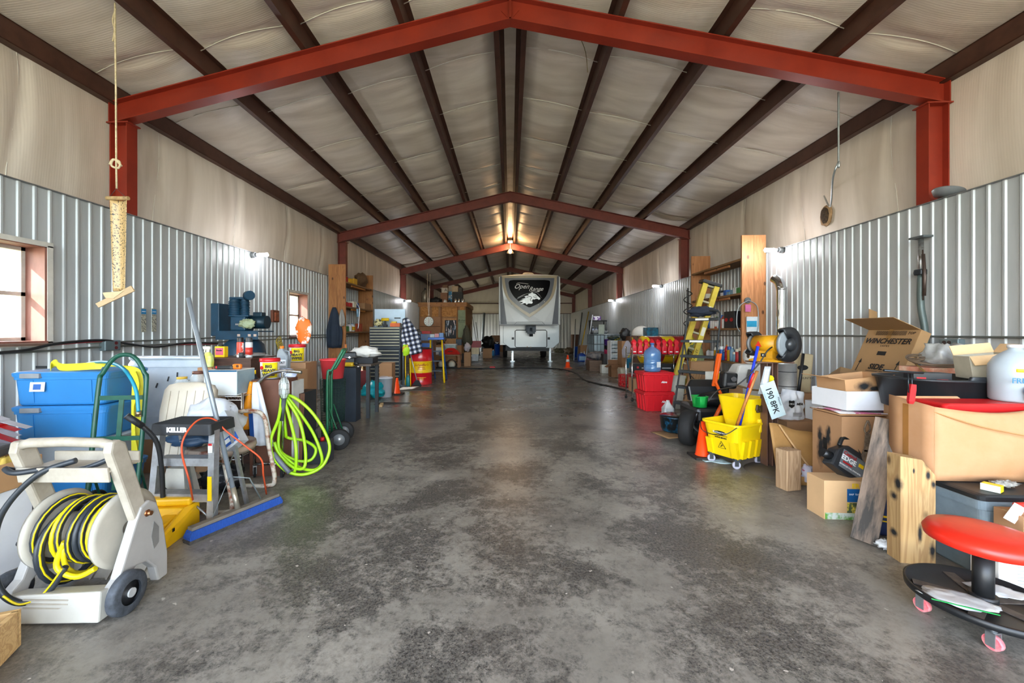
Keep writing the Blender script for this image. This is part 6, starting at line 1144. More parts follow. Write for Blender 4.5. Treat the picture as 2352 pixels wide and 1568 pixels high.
# --- yellow wheeled scoop
c = RD(-2.16, 2.50); t = thing('wheeled_dustpan', 'large yellow wheeled dust pan with black upright handle', 'dustpan', c, YAW+.1); YP = mt('f0b80e', .4, var=.05)
b = B(); b.loft([[(-.2, -.22, 0), (.2, -.19, 0), (.2, .22, 0), (-.2, .22, 0)], [(-.2, -.2, .07), (.19, -.17, .07), (.20, .22, .16), (-.2, .22, .16)], [(-.18, -.16, .075), (.15, -.14, .075), (.17, .10, .16), (-.18, .12, .16)], [(-.15, -.12, .02), (.12, -.10, .02), (.13, .06, .06), (-.16, .10, .05)]]); ob('pan', b, YP, t, bev=.006)
b = B(); b.box((.0, .18, .185), (.38, .10, .05), bv=.015); b.box((.10, -.02, .10), (.1, .25, .05), (0, .0, 0), bv=.015); ob('hood', b, YP, t); b = B(); b.tube([(.0, .17, .17), (.0, .16, .38), (-.01, .13, .58), (-.06, .08, .70), (-.09, .06, .74)], .014, 10, smooth=6); ob('handle', b, BLK, t); b = B(); b.tube([(-.06, .08, .70), (-.12, .03, .78)], .019, 10); ob('grip', b, mt('1d1e20', .6, bump=.3), t); panel('black_button', BLK, t, (.206, -.05, .09), .02, .02, 'x')
# --- push broom
h0 = F(432, 1248); h1 = F(640, 1160); t = thing('push_broom', 'blue bristled push broom standing on the concrete with grey handle', 'broom', (h0+h1)/2, atan2((h1-h0).y, (h1-h0).x)); L_ = (h1-h0).length
b = B(); b.loft([[(-L_/2*k, -.035*k, z_), (L_/2*k, -.035*k, z_), (L_/2*k, .035*k, z_), (-L_/2*k, .035*k, z_)] for z_, k in ((.0, 1.0), (.04, 1.03), (.075, .97))]); ob('bristles', b, mt('1f56b5', .8, h2='17408a', vsc=60, stretch=(6, 1, .3), bump=.8, bsc=90), t)
b = B(); b.loft([[(-L_/2*k, -.036*k, z_), (L_/2*k, -.036*k, z_), (L_/2*k, .036*k, z_), (-L_/2*k, .036*k, z_)] for z_, k in ((.0, 1.03), (.022, 1.045))]); ob('dirty_bristle_tips', b, mt('4c4743', .9, h2='2f2c2a', vsc=40, bump=.8), t)
b = B(); b.box((0, 0, .085), (L_*.97, .05, .022), bv=.004); ob('broom_block', b, mt('7c7367', .8, h2='5a544c'), t)
ht = D(433, 684, 2.85); mi = t.matrix_basis.inverted(); hl = mi @ ht; b = B(); b.cyl((0, 0, .09), Vector((0, 0, .09)).lerp(hl, .10), .017); ob('socket', b, mt('b9b2a2', .3, .7), t); b = B(); b.cyl(Vector((0, 0, .09)).lerp(hl, .08), hl, .0155); ob('handle', b, mt('8d959c', .35, .3), t)
b = B(); md_ = Vector((0, 0, .09)).lerp(hl, .15)
for s in (-1, 1): b.tube([md_, (s*.08, 0, md_.z-.03), (s*L_*.27, 0, .1)], .006, 6, sq=.4)
ob('brace', b, mt('8f989a', .4, .5), t)
# --- rusty tulip chair, vinyl seat, bags
RC_ = mt('c9bfae', .55, .1, var=.1, h2='8a5036', vsc=16, thr=(.48, .62)); c = RD(-2.10, 3.13); t = thing('metal_lawn_chair', 'rusty white tube metal lawn chair piled with boxes and bags', 'chair', c, YAW+pi/2-.05)
b = B(); b.lathe([(0, .44), (.2, .435), (.235, .44), (.24, .41), (.225, .38), (.215, .385), (.22, .42), (0, .425)], 36); ob('seat', b, mt('a08d7c', .6, h2='6c3f2b', vsc=7, thr=(.5, .6)), t)
for s in (-1, 1): b = B(); b.tube([(s*.25, -.3, .02), (s*.27, -.22, .02), (s*.28, .1, .02), (s*.25, .28, .03)] if False else [(s*.23, .28, .02), (s*.25, .0, .018), (s*.25, -.22, .02), (s*.255, -.27, .08), (s*.255, -.22, .35), (s*.26, -.18, .58), (s*.26, -.08, .64), (s*.25, .12, .62), (s*.22, .22, .60)], .017, 10, smooth=6); ob('side_tube', b, RC_, t)
b = B(); b.tube([(-.23, .28, .02), (0, .31, .02), (.23, .28, .02)], .017, 10, smooth=4); b.tube([(-.25, 0, .40), (.25, 0, .40)], .012, 8); ob('cross_tube', b, RC_, t)
p0 = D(414, 985, 3.05); t2 = thing('vinyl_seat_back', 'stained cream vinyl padded seat back behind the small ladder', 'seat', (p0.x, p0.y, .30), rot=(radians(-14), 0, YAW+.1)); b = B()
b.loft([[(x*s_, y, z_) for x, y in ((-.19, -.03), (-.12, -.05), (.12, -.05), (.19, -.03), (.19, .03), (-.19, .03))] for z_, s_ in ((0, .7), (.1, .85), (.4, 1), (.56, .95), (.60, .8), (.615, .5))], smooth=True); ob('cushion', b, mt('cdc3b2', .5, h2='b5a894', vsc=3), t2); b = B()
for i in range(5): b.box((-.12+.06*i, -.051, .30), (.004, .004, .5))
ob('piping', b, mt('ab9f8c', .6), t2)
t3 = thing('white_stand', 'white plastic stand under the vinyl seat back', 'stand', (p0.x, p0.y, 0)); b = B(); b.box((0, 0, .15), (.22, .16, .27), tp=.6); ob('post', b, mt('cfcabd', .5), t3); b = B(); b.box((0, 0, .012), (.3, .26, .024), bv=.005); ob('foot', b, mt('cfcabd', .5), t3)
cq = Vector((c.x, c.y, .445))
heap('plastic_bag', 'white plastic shopping bag of things on the rusty chair', 'bag', Vector((D(492, 985, 3.12).x, D(492, 985, 3.12).y, .445)), .16, (1.15, .9, 1.0), mt('d9dde6', .35, var=.06, alpha=.92), 41, 2.0, .35)
heap('bag_knot', 'knotted top of the white shopping bag', 'bag', Vector((D(492, 985, 3.12).x, D(492, 985, 3.12).y, .70)), .06, (1.9, .5, .4), mt('e3e6ec', .35, alpha=.9), 44, 4, .8)
t = carton('silver and blue oil filter carton tilted on the rusty chair', Vector((D(545, 1040, 2.95).x, D(545, 1040, 2.95).y, .47)), (.13, .09, .27), 0, mt('c2c6cb', .4), rot=(radians(-18), radians(-38), .1), tape=False, name='filter_carton'); panel('blue_band', mt('1c55a8', .4), t, (0, -.046, .05), .13, .06); panel('blue_top', mt('1c3f80', .4), t, (.045, -.046, .15), .03, .14); txt('philips', .03, INKW, t, (.047, -.048, .15), (pi/2, -pi/2, 0)); panel('bar_code', WHT, t, (-.02, -.0475, .055), .05, .03)
heap('blue_bag', 'dark blue folded bag sticking out left of the rusty chair seat', 'bag', cq+Vector((-.13, -.14, -.0)), .10, (1.6, .8, .5), mt('2b4562', .5), 47, 2, .4)
heap('black_bag', 'black rubbish bag on the floor under the rusty chair', 'bag', Vector((c.x-.1, c.y+.15, 0)), .12, (1.3, .9, .8), mt('202126', .3, bump=.3), 49, 3, .5)
# hanging orange and white bags on a chrome stand
t = thing('chrome_tray_stand', 'chrome wheeled stand carrying hanging bags and green hose', 'stand', RD(-1.93, 3.62), YAW)
bs = RD(-1.93, 3.62); b = B(); b.tube([(-.18, .0, .0+.83), (-.10, 0, .90), (.0, 0, .945), (.12, 0, .95), (.22, 0, .94)], .018, 10, smooth=5, sq=.8); ob('top_bar', b, CHR, t)
b = B(); b.cyl((-.20, 0, .1), (-.20, 0, .84), .012); b.cyl((.05, 0, .1), (.05, 0, .94), .012); b.tube([(-.2, 0, .12), (.05, 0, .12)], .012); ob('frame', b, CHR, t); caster(t, -.2, 0, .13, .045, STL, .6); caster(t, .05, 0, .13, .045, STL, .2)
def sheetbag(lab, p, w0, w1, h_, m, seed, lean=0.):
    b = B(); b.grid(lambda u, v: Vector(((u-.5)*(w0+(w1-w0)*v**.7)+lean*v, .02*sin(7*u+seed)+.03*v*noise.noise(Vector((u*4, v*3, seed))), -h_*v)), 12, 12)
    o = ob('hanging_bag', b, m, None, p, (0, 0, YAW), sol=.02); return tag(o, lab, 'bag')
sheetbag('orange plastic bag hanging beside the white one on the chrome stand', bs+Vector((-.20, -.04, .86)), .03, .17, .42, mt('f29a12', .35, var=.1, h2='d9800a', vsc=8), 2, -.05)
o = sheetbag('long white plastic bag with blue print hanging on the chrome stand', bs+Vector((-.14, -.07, .86)), .04, .19, .56, mt('e6e9f2', .35, var=.06), 5, .06); b = B(); b.box((-.03, -.03, -.38), (.035, .004, .22), (0, -.06, 0)); ob('blue_print', b, INKB, o)
# trouble light and lime hose
t = thing('caged_work_light', 'caged work light with grey handle hanging from the chrome bar', 'lamp', bs+Vector((.10, -.06, .0)), YAW)
b = B(); b.lathe([(.0, .9), (.02, .9), (.035, .85), (.035, .76), (.02, .72)], 14)
for v in b.bm.verts: pass
ob('bulb_guard', b, glass('cfd6d2', .1, .55), t); b = B()
for a in range(8): b.tube([(.02*cos(a*pi/4), .02*sin(a*pi/4), .91), (.042*cos(a*pi/4), .042*sin(a*pi/4), .85), (.042*cos(a*pi/4), .042*sin(a*pi/4), .76), (.022*cos(a*pi/4), .022*sin(a*pi/4), .71)], .002, 4)
for z_ in (.85, .8, .76): b.tube([(.042*cos(a*pi/8), .042*sin(a*pi/8), z_) for a in range(16)], .002, 4, closed=True)
ob('wire_cage', b, CHR, t); b = B(); b.cyl((0, 0, .72), (-.02, 0, .52), .02, .016); ob('handle', b, mt('4a4f54', .6), t); b = B(); b.tube([(0, 0, .91), (.02, 0, .95), (0, .04, .96)], .003, 5); ob('hook', b, CHR, t)
LH = mt('a6dc14', .4, var=.04); t = thing('lime_air_hose', 'long loops of lime green air hose hanging down to the floor', 'hose', bs+Vector((.06, -.10, 0))); o0 = t.location
def HP(u, v, d): return D(u, v, d)-o0
hk = HP(648, 905, 3.62); b = B()
loops = [[(648, 905, 3.6), (640, 960, 3.5), (622, 1010, 3.4), (628, 1050, 3.4), (660, 1082, 3.45), (700, 1089, 3.5), (740, 1070, 3.55), (757, 1030, 3.6), (745, 990, 3.62), (715, 945, 3.62), (680, 915, 3.62), (650, 903, 3.62)],
         [(650, 908, 3.6), (668, 970, 3.55), (680, 1030, 3.5), (676, 1084, 3.5), (655, 1075, 3.5)],
         [(652, 908, 3.6), (685, 960, 3.6), (700, 1020, 3.55), (699, 1072, 3.5), (670, 1071, 3.5), (640, 1040, 3.5), (630, 1015, 3.5)],
         [(655, 905, 3.63), (690, 950, 3.65), (722, 1000, 3.7), (740, 1055, 3.65), (725, 1078, 3.55), (690, 1074, 3.55), (655, 1050, 3.55), (640, 1028, 3.55), (642, 980, 3.6), (650, 915, 3.62)],
         [(648, 905, 3.64), (656, 990, 3.66), (662, 1005, 3.7), (700, 1012, 3.72), (725, 1030, 3.7), (715, 1055, 3.66), (685, 1058, 3.62), (650, 1042, 3.6), (636, 1020, 3.6)],
         [(646, 906, 3.66), (628, 960, 3.7), (618, 1010, 3.72), (610, 1045, 3.72)], [(646, 906, 3.68), (620, 970, 3.75), (612, 1020, 3.76)]]
for l_ in loops: 
    pts = [HP(*p_) for p_ in l_]
    for p_ in pts: p_.z = max(p_.z, .014)
    b.tube(pts, .0135, 8, smooth=7)
ob('hose', b, LH, t); b = B(); pts = [HP(628, 1040, 3.42), HP(645, 1062, 3.4), HP(665, 1085, 3.42)]
for p_ in pts: p_.z = max(p_.z, .02)
b.tube(pts, .019, 8, smooth=4); ob('hose_end', b, mt('6b7079', .4), t)
# black crate of pipes, battery, board behind the lime hose
p0 = RD(-1.72, 4.05); t = thing('car_battery', 'black car battery with red terminal cap behind the lime hose', 'battery', p0, YAW); b = B(); b.box((0, 0, .11), (.20, .17, .22), bv=.008); ob('case', b, mt('2f343a', .5), t); b = B(); b.cyl((.03, -.03, .22), (.03, -.03, .255), .02); ob('terminal_cap', b, RED, t); b = B(); b.tube([(-.03, 0, .22), (-.05, 0, .32), (-.02, .05, .38)], .008, 6); ob('cable', b, BLK, t)
p0 = RD(-2.08, 4.12); t = thing('tool_bin', 'open black slatted bin of dark tools behind the hanging bags', 'bin', p0, YAW); b = B(); b.box((0, 0, .35), (.44, .3, .7)); ob('body', b, mt('26292d', .5), t); b = B(); b.tube([(-.1, -.1, .7), (-.12, -.16, .85), (.1, -.15, .92)], .018, 8); b.tube([(.05, -.12, .7), (.15, -.16, .84), (.02, -.16, .9)], .014, 8); ob('tool', b, mt('3c4148', .4, .4), t)
plank('wooden_board', 'dark brown board standing behind the lime hose', RD(-1.90, 3.93)+Vector((0, 0, .0)), RD(-1.88, 3.95, .70), .035, .08, wood('6b4530', '4b3023', 1, 2), roll=0)
p0 = RD(-2.16, 4.45); t = thing('hose_reel', 'small white and maroon wound hose reel standing behind the lime hose', 'hose reel', p0+Vector((0, 0, .66))); b = B(); mm = Euler((pi/2, 0, 0)).to_matrix().to_4x4()
b.lathe([(.05, -.03), (.11, -.03), (.12, 0), (.11, .03), (.05, .03)], 24, mm); ob('reel', b, mt('8a6f78', .5, h2='c9c2c6', vsc=8), t); b = B(); b.cyl((0, .02, 0), (0, -.035, 0), .05); b.box((0, .05, -.32), (.05, .03, .66)); b.box((0, .0, -.65), (.2, .2, .02)); ob('hub_stand', b, mt('4a3a3c', .5), t); b = B(); b.tube([(.02, -.04, .05), (.08, -.05, .02), (.12, -.05, -.1)], .012, 8, smooth=4); ob('green_hose_end', b, LH, t)
# ================= left side, middle =================
o = handtruck('green tube hand truck with fat grey hubbed wheels beside the red tub', RD(-1.86, 4.62), YAW-pi/2+.22, .28, 1.10, mt('1a6644', .4, var=.1), .0, 2, .115, bend=.15)
t = thing('wire_basket', 'dark green wire mesh basket under the red tub', 'basket', RD(-1.98, 5.02)); b = B(); r0 = .13
for a in range(26): b.cyl((r0*cos(a*2*pi/26), r0*sin(a*2*pi/26), .01), (r0*1.15*cos(a*2*pi/26), r0*1.15*sin(a*2*pi/26), .72), .0022, seg=4)
for i in range(24): rr3 = r0*(1+.15*i/23); b.tube([(rr3*cos(q*pi/13), rr3*sin(q*pi/13), .01+.71*i/23) for q in range(26)], .0022, 4, closed=True)
ob('mesh', b, mt('1d4436', .5, .3), t); b = B(); b.cyl((0, 0, 0), (0, 0, .008), r0); ob('bottom', b, mt('1d4436', .5), t)
bucket('bright red plastic tub standing on the green wire basket', RD(-1.98, 5.02, .728), .12, .15, .24, mt('f4484f', .4, var=.04), handle=False, name='red_tub', cat='tub')
b = B(); b.grid(lambda u, v: Vector((.16*(u-.5)*(1+.3*v), .04*sin(8*u)*v, -.5*v)), 10, 12); o = ob('plaid_cloth', b, mt('8a8fa5', .8, h2='6b4552', vsc=12, thr=(.45, .55)), None, RD(-2.36, 6.02, .80), sol=.01); tag(o, 'faded plaid cloth hanging behind the green hand truck', 'cloth')
# bench with vise
c = RD(-2.30, 6.35); t = thing('steel_bench', 'dark steel work bench with vise near the navy jacket', 'bench', c, YAW)
b = B(); b.box((0, 0, .80), (.95, .55, .03)); ob('bench_top', b, mt('6f6259', .5, .4, var=.12), t)
for x in (-.42, .42):
    for y in (-.23, .23): b = B(); b.box((x, y, .39), (.05, .05, .78)); ob('leg', b, DGR, t)
t = thing('bench_vise', 'black bench vise holding orange handled part on the bench', 'vise', c+Vector((.10, -.12, .815)), .4); b = B(); b.box((0, 0, .05), (.16, .16, .1), bv=.01); b.box((.0, -.08, .13), (.2, .06, .09), bv=.01); b.box((0, .05, .13), (.2, .08, .1), bv=.01); ob('body', b, mt('25282d', .4, .4), t); b = B(); b.cyl((0, -.24, .11), (0, -.08, .11), .015); b.cyl((-.1, -.23, .11), (.1, -.23, .11), .008); ob('screw_handle', b, STL, t); b = B(); b.cyl((-.05, -.06, .17), (-.05, -.06, .3), .016); ob('orange_part', b, mt('c5702c', .4), t)
heap('white_cloth', 'bright white cloth bundle lying behind the bench vise', 'cloth', c+Vector((.28, .05, .9)), .14, (1.5, .7, .55), mt('f2efe9', .8, var=.03), 5, 2.4, .5); carton('black equipment case under the white cloth bundle on the bench', (c.x+.28, c.y+.05, .816), (.34, .28, .09), YAW, mt('24262b', .5), tape=False, name='tool_case', cat='case')
carton('blue black tool box under the bench vise end', (c.x+.14, c.y-.38, .0), (.4, .22, .78), YAW, mt('2a3440', .5), tape=False, name='tool_case', cat='case')
t = thing('drill_case', 'yellow and black power tool on the dark tool box', 'tool', c+Vector((.20, -.38, .785))); b = B(); b.box((0, 0, .04), (.16, .1, .06), bv=.02); ob('body', b, mt('e0b41c', .4), t); b = B(); b.cyl((.08, 0, .05), (.14, 0, .05), .02); ob('chuck', b, BLK, t)
# --- left plank shelf
xb2 = -WL+.025; xa2 = -3.87
t = thing('wooden_shelf_unit', 'tall rough plank shelf unit on the left wall behind the navy jacket', 'shelf', (xb2, 9.36, 0)); w2_ = xa2-xb2
for y0 in (0, 1.88):
    for q in range(2): b = B(); b.box((w2_/2*(q+.5), y0, 2.90/2), (w2_/2-.004, .035, 2.90)); ob('side_plank', b, wood('a8703f', '87542d', .8, 2, .6), t)
for z_ in (2.48, 1.90, 1.30, .7): b = B(); b.box((w2_/2, .94, z_), (w2_, 1.83, .035)); ob('shelf_board', b, WSX, t)
for z_ in (2.44, 1.86): b = B(); b.box((w2_-.06, .94, z_), (.04, .9, .04)); ob('batten', b, mt('b8742f', .6), t)
shelf_row(4, 1.918, 9.5, 10.3, xa2-.12, 'the second left shelf board', 'boxes on the second left shelf board', 'xj', (.12, .22), (.06, .09), 31)
shelf_row(3, 2.498, 9.5, 10.2, xa2-.14, 'the top left shelf board', 'boxes on the top left shelf board', 'xj', (.1, .2), (.05, .09), 35)
shelf_row(5, 1.318, 9.5, 10.6, xa2-.12, 'the third left shelf board', 'bottles on the third left shelf board', 'bcx', (.15, .26), (.04, .07), 37)
carton('low tan carton on the far end of the second left shelf board', (xa2-.16, 10.9, 1.918), (.28, .5, .16), 0, CHB)
heap('brown_bundle', 'brown lumpy bundle on the far end of the top left shelf board', 'bundle', (xa2-.15, 10.75, 2.498), .2, (.7, 1.4, .9), mt('6b4d33', .8), 8, 2, .3)
def garment(lab, name, p, w_, h_, m, seed, th=.10, hood=True):
    b = B(); rings = []
    for i in range(15):
        v = i/14; ww = w_/2*(.20+.8*min(1, v*1.7)**.8)*(1-.12*max(0, v-.8)/.2); tt = th*(.3+.7*min(1, v*2)); rings.append([(ww*cos(a)*(1+.12*sin(5*a+seed)), tt/2*sin(a)*(1+.3*sin(7*a+seed))-th/2, -h_*v-(.03*sin(3*a) if i == 14 else 0)) for a in [q*2*pi/28 for q in range(28)]])
    b.loft(rings, smooth=True); o = ob(name, b, m, None, p, (0, 0, YAW)); return tag(o, lab, 'clothing')
garment('navy work jacket hanging on the left shelf plank end', 'work_jacket', A(770, 706, 9.33), .36, .92, mt('1f2c3e', .8, var=.1, bump=.2), 1, .14)
o = garment('small grey plastic bag hanging right of the navy jacket', 'hanging_bag', A(787, 710, 9.33), .15, .38, mt('9a958f', .4, alpha=.9), 4, .1); o['category'] = 'bag'
t = thing('lamp_arm', 'silver bent lamp arm clamped to the left shelf unit', 'lamp', A(808, 700, 9.9)); t.location.x = xa2+.02; b = B(); b.tube([(0, 0, .10), (.05, 0, .0), (.1, 0, -.1), (.08, 0, -.45), (.06, 0, -.6)], .012, 6, smooth=4); ob('arm', b, STL, t); b = B(); b.cyl((.05, 0, -.1), (.06, 0, -.3), .03); ob('lamp_head', b, mt('7fa0b8', .4), t)
# --- floor things beyond the bench
px_thing('box', 'maroon carton holding brushes left of the white bucket', 816, 852, 842, 888, 8.6, mt('7a2a2c', .6), .2, flaps=())
for i, (u, lb, m_) in enumerate(((824, 'white handled paint brush standing in the maroon carton', WHT), (832, 'pale brush handle standing in the maroon carton', mt('d9c9a0', .5)), (849, 'yellow handle leaning left of the white bucket', YEL))):
    p0 = D(u, 858 if i < 2 else 876, 8.7 if i < 2 else 8.55); rod('brush_handle' if i < 2 else 'yellow_handle', lb, 'handle', (p0.x, p0.y+.02, max(0, p0.z-(.0 if i < 2 else .25))), D(u-1, 832 if i < 2 else 822, 8.75), .018, m_)
px_thing('box', 'open brown carton between white bucket and tool chest', 871, 834, 900, 905, None, CHB, .3)
px_thing('bucket', 'white plastic bucket with wire handle left of the orange cone', 865, 868, 898, 913, None, mt('d3d5de', .4, var=.04))
px_thing('heap', 'turquoise plastic bag lying on the floor by the white bucket', 828, 888, 872, 922, 7.75, mt('12b4c4', .3, var=.1, alpha=.92), .4, seed=5, amp=.6)
c = F(909, 907); cone('orange traffic cone beside the white bucket on the left', Vector((c.x, c.y+.1, 0)), .345, .26)
b = B(); b.box((0, 0, .004), (.9, .55, .008)); o = ob('floor_mat', b, mt('5a5753', .9, h2='3c3a38', vsc=30), None, F(948, 893), (0, 0, .1)); tag(o, 'grey floor mat in front of the red and yellow drum', 'mat')
b = B(); b.prism([(-.25, -.1), (.35, .12), (-.2, .16)], .01, Matrix.Rotation(-pi/2, 4, 'X')); o = ob('floor_mat', b, mt('33312f', .9), None, F(895, 928)+Vector((0, 0, .006))); tag(o, 'dark triangular mat scrap on the floor before the white bucket', 'mat')
b = B(); b.box((0, 0, .02), (.05, .22, .04), (0, 0, .2)); o = ob('wood_scrap', b, wood('d9bb8c', 'b98f5c', 1, 1), None, F(876, 932)); tag(o, 'small pale wood wedge on the floor before the white bucket', 'wood')
# --- tool chest
c = RD(-2.62, 10.05); t = thing('tool_chest', 'grey and black rolling tool chest with open lid and many drawers', 'tool chest', c, YAW); TM = mt('3b444e', .35, .3, var=.05); CW, CDp = .78, .5
b = B(); b.box((0, 0, .50), (CW, CDp, .76)); ob('lower_cabinet', b, TM, t); b = B(); b.box((0, .02, 1.16), (CW*.97, CDp*.85, .54)); ob('upper_cabinet', b, TM, t)
b = B(); b.box((0, .30, 1.66), (CW, .04, .46)); b.box((0, .275, 1.66), (CW*.92, .012, .38)); ob('open_lid', b, mt('a9bccc', .3, .4, var=.04), t, rot=None); panel('lid_slot', DGR, t, (.2, .265, 1.66), .16, .03)
k_ = 0
for z0, z1, n, yy in ((.16, .86, 8, -CDp/2), (.92, 1.41, 7, -CDp*.85/2+.02)):
    for i in range(n):
        hh_ = (z1-z0)/n; zc = z0+hh_*(i+.5); b = B(); b.box((0, yy-.006, zc), (CW*.92, .012, hh_*.86)); dr = ob('drawer', b, mt('262c33', .35, .2, var=.05), t); b = B(); b.box((0, yy-.018, zc+hh_*.34), (CW*.92, .012, .016)); ob('handle', b, mt('cfc7a8', .3, .7), dr)
for x in (-.33, .33):
    for y in (-.18, .18): caster(t, x, y, .125, .055, STL, .2)
b = B(); b.tube([(.40, -.2, .95), (.44, -.2, .95), (.44, .2, .95), (.40, .2, .95)], .012); ob('side_handle', b, CHR, t)
CT_ = Matrix.Translation(c) @ Euler((0, 0, YAW)).to_matrix().to_4x4()
t = thing('cordless_drill', 'yellow and black cordless drill on top of the tool chest', 'tool', CT_ @ Vector((-.02, -.08, 1.432))); b = B(); b.box((0, 0, .03), (.10, .09, .06), bv=.01); b.box((-.0, 0, .10), (.04, .05, .1)); ob('grip', b, BLK, t); b = B(); b.cyl((-.09, 0, .18), (.09, 0, .18), .04); ob('body', b, YEL, t)
heap('tool_pile', 'small pile of cream and yellow tools left of the drill', 'tools', CT_ @ Vector((-.20, -.05, 1.432)), .08, (1.2, .8, 1), mt('d9cf9a', .5, h2='2a2a2a', vsc=16, thr=(.5, .55)), 3, 3, .6)
px = CT_ @ Vector((.24, -.08, 1.432)); o = carton('orange parts organiser case on the right of the tool chest top', (px.x, px.y, px.z), (.24, .18, .09), YAW, mt('f06a1e', .4), tape=False, name='parts_case', cat='case'); carton('small yellow box on the orange case on the tool chest', (px.x-.04, px.y, px.z+.092), (.12, .1, .04), YAW, YEL, tape=False, name='small_box')
# flannel shirt hanging on the chest side
def plaid():
    m = bpy.data.materials.new('buffalo_check'); m.use_nodes = True; n = m.node_tree; N = n.nodes; L = n.links; p = N['Principled BSDF']; p.inputs['Roughness'].default_value = .9
    tc = N.new('ShaderNodeTexCoord'); sx = N.new('ShaderNodeSeparateXYZ'); L.new(tc.outputs['Object'], sx.inputs[0]); fs = []
    for i in (0, 2):
        a = N.new('ShaderNodeMath'); a.operation = 'PINGPONG'; a.inputs[1].default_value = .055; L.new(sx.outputs[i], a.inputs[0]); c_ = N.new('ShaderNodeMath'); c_.operation = 'GREATER_THAN'; c_.inputs[1].default_value = .0275; L.new(a.outputs[0], c_.inputs[0]); fs.append(c_)
    ad = N.new('ShaderNodeMath'); ad.operation = 'ADD'; L.new(fs[0].outputs[0], ad.inputs[0]); L.new(fs[1].outputs[0], ad.inputs[1]); dv = N.new('ShaderNodeMath'); dv.operation = 'MULTIPLY'; dv.inputs[1].default_value = .5; L.new(ad.outputs[0], dv.inputs[0])
    rp = N.new('ShaderNodeValToRGB'); rp.color_ramp.interpolation = 'CONSTANT'; e = rp.color_ramp.elements; e[0].color = col('161a26'); e[1].position = .9; e[1].color = col('e2e3ea'); q = e.new(.4); q.color = col('565d74'); L.new(dv.outputs[0], rp.inputs[0]); L.new(rp.outputs[0], p.inputs['Base Color']); return m
o = garment('black and white checked flannel shirt hanging beside the tool chest', 'flannel_shirt', CT_ @ Vector((.56, -.34, 1.63)), .44, .86, plaid(), 2, .16); o.rotation_euler = (0, -.22, YAW)
t = thing('coat_rail', 'grey steel pole with clipped tools beside the tool chest', 'pole', CT_ @ Vector((.47, -.30, 0))); b = B(); b.cyl((0, 0, 0), (0, 0, 1.62), .02); b.cyl((0, 0, 0), (0, 0, .02), .09); b.cyl((0, -.0, 1.62), (.10, -.02, 1.66), .008); ob('pole', b, mt('7f8a96', .4, .5), t); b = B(); b.box((-.02, -.04, 1.45), (.07, .04, .1)); ob('clipped_tool', b, mt('3a3228', .5), t)
heap('safety_vest', 'lime and orange safety vest hanging by the checked shirt', 'vest', CT_ @ Vector((.58, -.50, .72)), .085, (1.0, .5, 1.5), mt('b8e61e', .6, h2='f0642a', vsc=10, thr=(.55, .6)), 4, 3, .4)
for i, (x, lb) in enumerate(((.52, 'yellow shovel handle standing left of the teal bottle'), (.66, 'yellow shovel handle standing behind the teal bottle'))): rod('shovel_handle', lb, 'handle', CT_ @ Vector((x, -.25-.1*i, .0)), CT_ @ Vector((x-.01, -.25-.1*i, .78-.1*i)), .014, YEL)
p0 = F(936, 887); bottle('teal fuel bottle standing at the left of the red and yellow drum', (p0.x, p0.y+.06, 0), .05, .29, mt('1d7f86', .3), mt('b58a3a', .4), neck=.3)
# --- upright drum
c = F(960, 884); c.y += .29; c.z = 0; t = thing('oil_drum', 'upright red and yellow oil drum with printed yellow band', 'drum', c, YAW); DR = mt('cf1220', .28, var=.04, coat=.3); DY = mt('f3c40d', .28, var=.03, coat=.3)
for z0, z1, m_ in ((0, .29, DR), (.29, .58, DY), (.58, .88, DR)):
    b = B(); b.lathe([(0, z0), (.285, z0), (.292, z0+.006), (.292, z0+.014), (.286, z0+.022), (.286, z1-.022), (.292, z1-.014), (.292, z1-.004), (.285, z1), (0, z1)], 44); ob('drum_section', b, m_, t)
b = B(); b.lathe([(.27, .874), (.292, .874), (.294, .89), (.285, .89), (.27, .878)], 40); ob('rim', b, mt('3a2a28', .4, .4), t)
for s_, sz, z_, m_, sh in (("Schaeffer's", .085, .49, INKR, .35), ('SYNTHETIC', .035, .425, INKR, 0), ('LUBRICANTS', .035, .385, INKR, 0), ('SPECIALIZED LUBRICANTS', .02, .18, YEL, 0), ('SINCE 1839', .02, .15, YEL, 0), ('ST. LOUIS MO', .02, .12, YEL, 0)):
    o = txt(s_, sz, m_, t, (0, 0, z_), FY, shear=sh, bold=.001, ext=0, al='CENTER')
    for v in o.data.vertices: x = v.co.x; y = v.co.y; a = x/.289+.25; v.co = Vector((sin(a)*.289, y, cos(a)*.289))
t = thing('angle_broom', 'small black angle broom leaning on the red and yellow drum', 'broom', F(958, 886)+Vector((0, -.02, 0))); b = B(); b.prism([(-.03, .14), (.04, .14), (.11, .0), (-.12, .02)], .05); ob('bristles', b, mt('1d2024', .8), t); b = B(); b.cyl((0, 0, .13), (-.21, .06, .92), .012); ob('handle', b, mt('b4b8bc', .35, .5), t)
b = B(); b.grid(lambda u, v: Vector((.26*(u-.5), .2*(v-.5), .02*sin(6*u)*cos(5*v)+.015)), 10, 8); o = ob('rag', b, mt('b9bcc4', .8), None, c+Vector((-.16, -.08, .885)), sol=.01); tag(o, 'pale rag lying on top of the red and yellow drum', 'rag')
